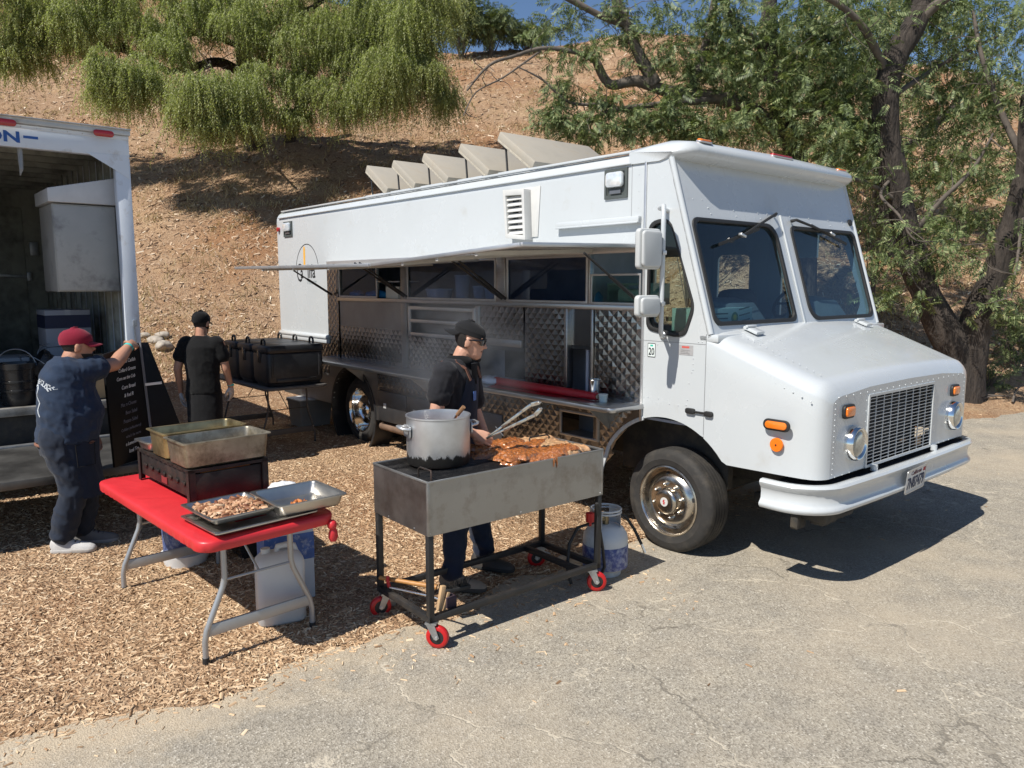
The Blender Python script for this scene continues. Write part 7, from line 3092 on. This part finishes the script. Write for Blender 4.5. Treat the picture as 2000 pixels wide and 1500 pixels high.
cl = [(1480, 60, 110, 80, 13.8, 1.6, 434), (1580, 60, 110, 90, 13.6, 1.5, 448), (1430, 170, 70, 80, 13.6, 1.2, 224), (1530, 180, 110, 90, 13.4, 1.4, 448), (1620, 180, 90, 90, 13.4, 1.2, 294), (1560, 260, 100, 45, 13.2, 1.0, 251), (1660, 270, 60, 50, 13.0, .9, 180), (1400, 30, 50, 50, 13.4, .8, 153), (1330, 60, 45, 50, 13.4, .7, 63), (1290, 20, 50, 40, 13.4, .6, 63), (1230, 130, 35, 25, 13.3, .4, 23), (1150, 90, 45, 28, 13.2, .5, 54),
      (1060, 60, 45, 28, 13.2, .5, 54), (1110, 25, 40, 25, 13.2, .5, 45), (1200, 10, 40, 25, 13.3, .5, 45), (1095, 170, 35, 30, 13.0, .4, 90), (1080, 225, 45, 32, 12.9, .4, 126), (1150, 250, 70, 35, 12.9, .5, 207), (1240, 235, 65, 40, 13.0, .5, 207), (1310, 210, 55, 50, 13.2, .6, 216), (1340, 250, 55, 40, 13.2, .5, 180), (1290, 110, 45, 40, 13.4, .5, 99), (1180, 195, 50, 28, 13.0, .4, 90), (1350, 130, 45, 50, 13.4, .6, 135), (1230, 60, 45, 35, 13.4, .5, 81), (1120, 110, 60, 30, 13.1, .4, 63), (1400, 110, 50, 60, 13.6, .8, 180), (1420, 250, 70, 45, 13.2, .7, 234)]
pts = clump_points(cl, 22)
tp = np.array([tuple(p) for p in tips])
pts = np.concatenate([pts, tp[rng.random(len(tp)) < .55] + rng.normal(0, .07, (1, 3))])
o = leaf_mesh("crown", pts, walnut_leaf, w2, .15, .27, 6)
shift(o, base)

# ---- darker tree farther up the slope, filling the gaps
base = at(1730, 470, 17.5)
base.z = gz(base.x, base.y)
w3 = tree_things("walnut_tree", "shadowy tree on the slope behind the two-stemmed tree", base)
m = MB()
q = limb_mesh(m, [base - Vector((0, 0, .3)), at(1725, 330, 17.5), at(1700, 180, 17.5), at(1690, 20, 17.4)], .22, .1, 10)
q2 = limb_mesh(m, [at(1725, 330, 17.5), at(1850, 220, 17.2), at(1940, 120, 17)], .12, .05, 8)
q3 = limb_mesh(m, [at(1715, 280, 17.5), at(1600, 180, 17.2), at(1480, 90, 17)], .12, .05, 8)
tr = m.build("trunk", bark, w3, smooth=80)
shift(tr, base)
m = MB()
for q_ in (q, q2, q3):
    twigs(m, q_, 26, 1.6, .013, .9, rnd, .05, .25)
o = m.build("branch", bark_pale, w3, smooth=80, kind="stuff")
shift(o, base)
cl = [(1450, 120, 90, 110, 17.2, 1.5, 210), (1560, 130, 110, 130, 17.4, 1.6, 310), (1680, 120, 110, 130, 17.4, 1.6, 310), (1800, 150, 110, 130, 17.4, 1.6, 260), (1930, 150, 100, 130, 17.2, 1.6, 210), (1700, 300, 110, 60, 17.2, 1.2, 160), (1850, 320, 110, 70, 17.2, 1.2, 150), (1620, 300, 90, 50, 17.0, 1.1, 130), (1980, 330, 70, 80, 17, 1.2, 100), (1780, 0, 160, 60, 17.4, 1.5, 210)]
o = leaf_mesh("crown", clump_points(cl, 23), walnut_leaf, w3, .24, .42, 7)
shift(o, base)

# ---- low shrubs on the slope to the right
for i, (u, v, Y, ru, rv, n, lbl) in enumerate(((1985, 640, 13.6, 50, 60, 190, "leafy low shrub at the far right trunk's foot"), (1930, 720, 12.9, 50, 40, 90, "sparse twiggy shrub on the shaded ground behind the tree fork"), (1715, 330, 15.5, 40, 60, 150, "upright dark shrub on the slope beyond the truck's brow"), (1350, 260, 16.5, 60, 50, 210, "round grey-green shrub on the slope over the truck's roof"))):
    b_ = at(u, v + rv, Y)
    b_.z = gz(b_.x, b_.y)
    e = empty("shrub", lbl, "shrub", b_, 0, "shrubs on the slope")
    m = MB()
    c = at(u, v, Y)
    for k in range(14):
        tipp = c + Vector((rnd.gauss(0, .6) * ru * Y / F_PX, rnd.gauss(0, .25), rnd.uniform(-.4, .8) * rv * Y / F_PX))
        mid_ = b_.lerp(tipp, .5) + Vector((rnd.gauss(0, .06), rnd.gauss(0, .06), .05))
        m.tube([b_ - Vector((0, 0, .05)), mid_, tipp], [.012, .008, .003], 5)
    o = m.build("stem", bark_pale, e, kind="stuff")
    shift(o, b_)
    o = leaf_mesh("foliage", clump_points([(u, v, ru, rv, Y, .5, n)], 40 + i), shrub_leaf, e, .12, .24, 50 + i)
    shift(o, b_)
for i, (u, v, Y, ru, rv, n, lbl) in enumerate(((900, 25, 37, 40, 55, 700, "tall grey-green shrub on the ridge beside the drooping tree"), (960, 45, 37.5, 55, 35, 700, "wide bright green shrub along the ridge line"), (1030, 62, 38, 45, 22, 350, "low olive shrub farthest along the ridge"))):
    b_ = at(u, v + rv, Y)
    b_.z = gz(b_.x, b_.y)
    e = empty("shrub", lbl, "shrub", b_, 0, "shrubs on the ridge")
    m = MB()
    c = at(u, v, Y)
    for k in range(10):
        m.tube([b_ - Vector((0, 0, .2)), c + Vector((rnd.gauss(0, .5) * ru * Y / F_PX, rnd.gauss(0, .4), rnd.uniform(-.3, .8) * rv * Y / F_PX))], [.04, .01], 5)
    o = m.build("stem", bark_pale, e, kind="stuff")
    shift(o, b_)
    o = leaf_mesh("foliage", clump_points([(u, v, ru, rv, Y, 1.2, n)], 60 + i), shrub_leaf, e, .3, .55, 70 + i)
    shift(o, b_)


# ---- drooping pepper tree on the hillside
def strands(name, clumps, mat, parent, seed, nl=26):
    """Hanging sprays: each a swaying string of narrow leaflets."""
    g = np.random.default_rng(seed)
    P, D, Ln = [], [], []
    for u, v, ru, rv, Y, dY, n, ln in clumps:
        c = np.array(at(u, v, Y))
        sx, sz = ru * Y / F_PX, rv * Y / F_PX
        nt_ = max(4, int(n / 9))
        d = g.normal(size=(nt_, 3))
        d /= np.linalg.norm(d, axis=1)[:, None]
        tc_ = c + d * (g.random(nt_) ** .45)[:, None] * np.array([sx, dY, sz]) * .92
        for q in tc_:
            m_ = int(g.integers(14, 34))
            rad = g.uniform(.30, .85)
            a_ = g.random(m_) * 2 * np.pi
            w_ = g.random(m_) ** .6
            h_ = np.stack([np.cos(a_), np.sin(a_), np.zeros(m_)], 1)
            P.append(q + h_ * (w_ * rad * .45)[:, None] + np.stack([np.zeros(m_), np.zeros(m_), .22 * (1 - w_) + g.normal(0, .05, m_)], 1))
            D.append(h_ * (w_ * rad)[:, None])
            Ln.append(ln * g.uniform(.18, .70, m_) * g.uniform(.6, 1.25))
    P, D, Ln = np.concatenate(P), np.concatenate(D), np.concatenate(Ln)
    k = len(P)
    t = (np.arange(nl) + .5) / nl
    side = np.where(np.arange(nl) % 2, 1.0, -1.0)
    ax = P[:, None, :] + D[:, None, :] * (Ln[:, None] * np.sqrt(t)[None])[:, :, None]
    ax[:, :, 2] -= Ln[:, None] * (t ** 1.25)[None]
    yaw = g.random((k, 1)) * 2 * np.pi + g.normal(0, .7, (k, nl))
    lx, ly = np.cos(yaw) * side, np.sin(yaw) * side
    ll = g.uniform(.07, .13, (k, nl)) * (1 - .4 * t)[None]
    d = np.stack([lx * .75, ly * .75, -np.abs(g.normal(.75, .25, (k, nl)))], -1)
    d /= np.linalg.norm(d, axis=-1)[..., None]
    w = np.stack([-ly, lx, g.normal(0, .5, (k, nl))], -1)
    w /= np.linalg.norm(w, axis=-1)[..., None]
    a = ax
    b = ax + d * ll[..., None] * .5 + w * .0125
    c = ax + d * ll[..., None]
    e = ax + d * ll[..., None] * .5 - w * .0125
    V_ = np.stack([a, b, c, e], 2).reshape(-1, 4, 3)
    return quads_obj(name, V_, 4, mat, parent)


base = at(497, 300, 26)
base.z = gz(base.x, base.y)
pp = tree_things("pepper_tree", "wide drooping pepper tree shading the hillside behind the trucks", base)
m = MB()
limb_mesh(m, [base - Vector((0, 0, .4)), at(487, 200, 25.5), at(478, 110, 25), at(470, 20, 24.6), at(480, -60, 24.5)], .34, .2, 12)
q0 = limb_mesh(m, [at(560, 290, 26), at(595, 185, 25.6), at(620, 95, 25), at(640, 10, 24.6)], .2, .1, 10)
tr = m.build("trunk", bark, pp, smooth=80)
shift(tr, base)
m = MB()
for pts, r0, r1 in (([at(485, 150, 25.2), at(430, 122, 24.6), at(385, 130, 24), at(330, 140, 23)], .18, .08), ([at(478, 95, 25), at(400, 65, 24.2), at(355, 70, 23.5), at(330, 60, 23)], .1, .04), ([at(250, 90, 23.5), at(205, 92, 23.2), at(165, 55, 23), at(130, 20, 23)], .13, .09), ([at(330, 140, 23), at(250, 100, 23.2), at(205, 92, 23.2)], .1, .08), ([at(470, 60, 24.8), at(550, 40, 24), at(600, 20, 23.4), at(660, -20, 23)], .12, .06),
                    ([at(620, 95, 25), at(700, 60, 24.4), at(770, 10, 24), at(800, -30, 24)], .12, .06), ([at(590, 190, 25.6), at(650, 150, 24.6), at(720, 90, 23.6), at(790, 60, 23)], .1, .04), ([at(600, 200, 25.4), at(650, 190, 24.6), at(690, 200, 24)], .05, .02), ([at(480, 130, 25.2), at(440, 180, 24), at(420, 150, 22.6), at(410, 120, 21.6)], .08, .03)):
    q = limb_mesh(m, pts, r0, r1, 8)
    twigs(m, q, 22, 1.6, .016, .9, rnd, .18, .1)
o = m.build("branch", bark, pp, smooth=80, kind="stuff")
shift(o, base)
pc = [(60, 15, 110, 45, 22.5, 2.0, 420, 1.7), (45, 70, 60, 35, 22.5, 1.4, 190, 1.4), (190, -5, 110, 45, 23, 2.0, 420, 1.5), (120, 90, 45, 22, 22.6, 1.0, 90, 1.1), (252, 150, 72, 48, 21.0, 1.3, 520, 1.6), (300, 45, 60, 45, 22.6, 1.4, 240, 1.4), (205, 165, 25, 22, 21, .7, 70, 1.2), (410, 190, 62, 52, 20.8, 1.3, 560, 1.8), (365, 215, 30, 30, 20.8, .8, 130, 1.3), (475, 190, 45, 48, 21.2, 1.1, 260, 1.7), (440, 10, 80, 45, 23.6, 1.6, 260, 1.3), (545, 20, 80, 45, 23.6, 1.6, 260, 1.3),
      (590, 150, 45, 45, 23, 1.4, 200, 1.6), (655, 60, 60, 50, 23, 1.4, 300, 1.5), (655, 190, 55, 38, 22.6, 1.2, 260, 1.5), (565, 225, 50, 22, 22.6, 1.0, 150, 1.0), (725, 30, 80, 50, 23, 1.6, 380, 1.6), (805, 60, 60, 60, 22.4, 1.5, 520, 1.9), (775, 150, 65, 55, 22.0, 1.4, 480, 1.8), (850, 150, 40, 50, 22.4, 1.1, 210, 1.6), (720, 165, 45, 42, 22.6, 1.1, 190, 1.5), (880, 195, 16, 26, 22.4, .5, 50, 1.2), (700, -30, 200, 35, 23.4, 1.8, 460, 1.3), (330, -30, 300, 35, 23.4, 1.8, 460, 1.3), (840, 0, 60, 45, 22.6, 1.4, 260, 1.5), (515, 90, 45, 40, 24, .9, 110, 1.2), (390, 30, 60, 40, 23, 1.2, 230, 1.3), (480, 45, 50, 40, 22.6, 1.0, 190, 1.4), (600, 80, 55, 45, 22.8, 1.2, 230, 1.4), (700, 110, 50, 45, 22.8, 1.2, 230, 1.5), (330, 90, 40, 30, 22, .9, 110, 1.2), (160, 50, 70, 45, 22.2, 1.2, 260, 1.4), (30, 110, 50, 25, 22, 1.0, 140, 1.2), (440, 250, 50, 22, 20.6, .8, 120, 1.0), (500, 150, 35, 35, 22, .8, 110, 1.3)]
o = strands("crown", pc, pepper_leaf, pp, 91)
shift(o, base)

# ---- stones at the foot of the hill
stone = pm("pale_stone", (.37, .325, .27), .9, var=.2, vscale=5, bump=.5, bscale=18)
def ground_hit(u, v):
    """Where the line of sight to (u, v) first meets the ground."""
    Y = 6.0
    while Y < 40:
        p = at(u, v, Y)
        if p.z < gz(p.x, p.y):
            break
        Y += .1
    return p


for i, (u, v, Y, s_, lbl) in enumerate(((302, 668, 13.9, .17, "rounded tan stone between the box truck and man in black"), (284, 655, 14.3, .13, "small grey stone nearest the box truck post"), (322, 677, 13.5, .20, "flat pale stone behind the shoulder of the man in black"), (318, 655, 14.6, .14, "small tan stone behind the flat pale stone"))):
    p = ground_hit(u, v + 6)
    s_ *= .8
    m = MB()
    m.ball((0, 0, 0), (s_ * 1.3, s_, s_ * .75), 26)
    o = m.build("stone", stone, None, smooth=50)
    for vv in o.data.vertices:
        vv.co *= 1 + .40 * noise.noise(vv.co * 5 + Vector((i * 7, 0, 0))) + .18 * noise.noise(vv.co * 14)
    o.location = (p.x, p.y, gz(p.x, p.y) + s_ * .35)
    o.rotation_euler = (0, 0, i)
    tag(o, lbl, "stone", "stones at the hill's foot")
# fallen sticks on the shaded ground to the right
for i, (a, b_, r) in enumerate((((1890, 735), (1975, 722), .02), ((1905, 770), (1990, 790), .018), ((1975, 815), (1996, 770), .02))):
    p, q = at(*a, 12.2), at(*b_, 12.4)
    p.z, q.z = gz(p.x, p.y) + .03, gz(q.x, q.y) + (.04 if i < 2 else .25)
    m = MB()
    limb_mesh(m, [p, p.lerp(q, .5) + Vector((0, .05, .04)), q], r, r * .5, 7)
    o = m.build("fallen_stick", bark_pale, None, smooth=80)
    tag(o, ("long pale fallen stick behind the tree fork", "dark fallen stick on the chips near the tree's base", "short stick poking up at the far right")[i], "stick")

# ================================================================ smoke drifting off the grill
m, nt, bs, out = nmat("grill_smoke")
nt.nodes.remove(bs)
tc = N(nt, "ShaderNodeTexCoord").outputs["Object"]
nz = N(nt, "ShaderNodeTexNoise", Scale=3.2, Detail=5.0, Roughness=.6, Distortion=.8)
nt.links.new(tc, nz.inputs["Vector"])
sp = N(nt, "ShaderNodeVectorMath", operation='LENGTH')
mp = N(nt, "ShaderNodeMapping")
mp.inputs["Scale"].default_value = (1.5, 2.0, 1.5)
nt.links.new(tc, mp.inputs[0])
nt.links.new(mp.outputs[0], sp.inputs[0])
f1 = ramp(nt, nz.outputs[0], [(.40, (0, 0, 0)), (.70, (1, 1, 1))])
f2 = ramp(nt, sp.outputs[1], [(.45, (1, 1, 1)), (1.0, (0, 0, 0))])
f = mixc(nt, 1.0, f1, f2, 'MULTIPLY')
mu = N(nt, "ShaderNodeMath", operation='MULTIPLY')
nt.links.new(f, mu.inputs[0])
mu.inputs[1].default_value = 1.1
vol = N(nt, "ShaderNodeVolumePrincipled")
vol.inputs["Color"].default_value = (.86, .90, .97, 1)
vol.inputs["Anisotropy"].default_value = .3
nt.links.new(mu.outputs[0], vol.inputs["Density"])
nt.links.new(vol.outputs[0], out.inputs["Volume"])
b = MB()
b.box(-.66, .66, -.5, .5, -.66, .66)
sm_ = b.build("smoke", m, None, smooth=None, kind="stuff")
sm_.location = (-.42, 5.62, 1.42)
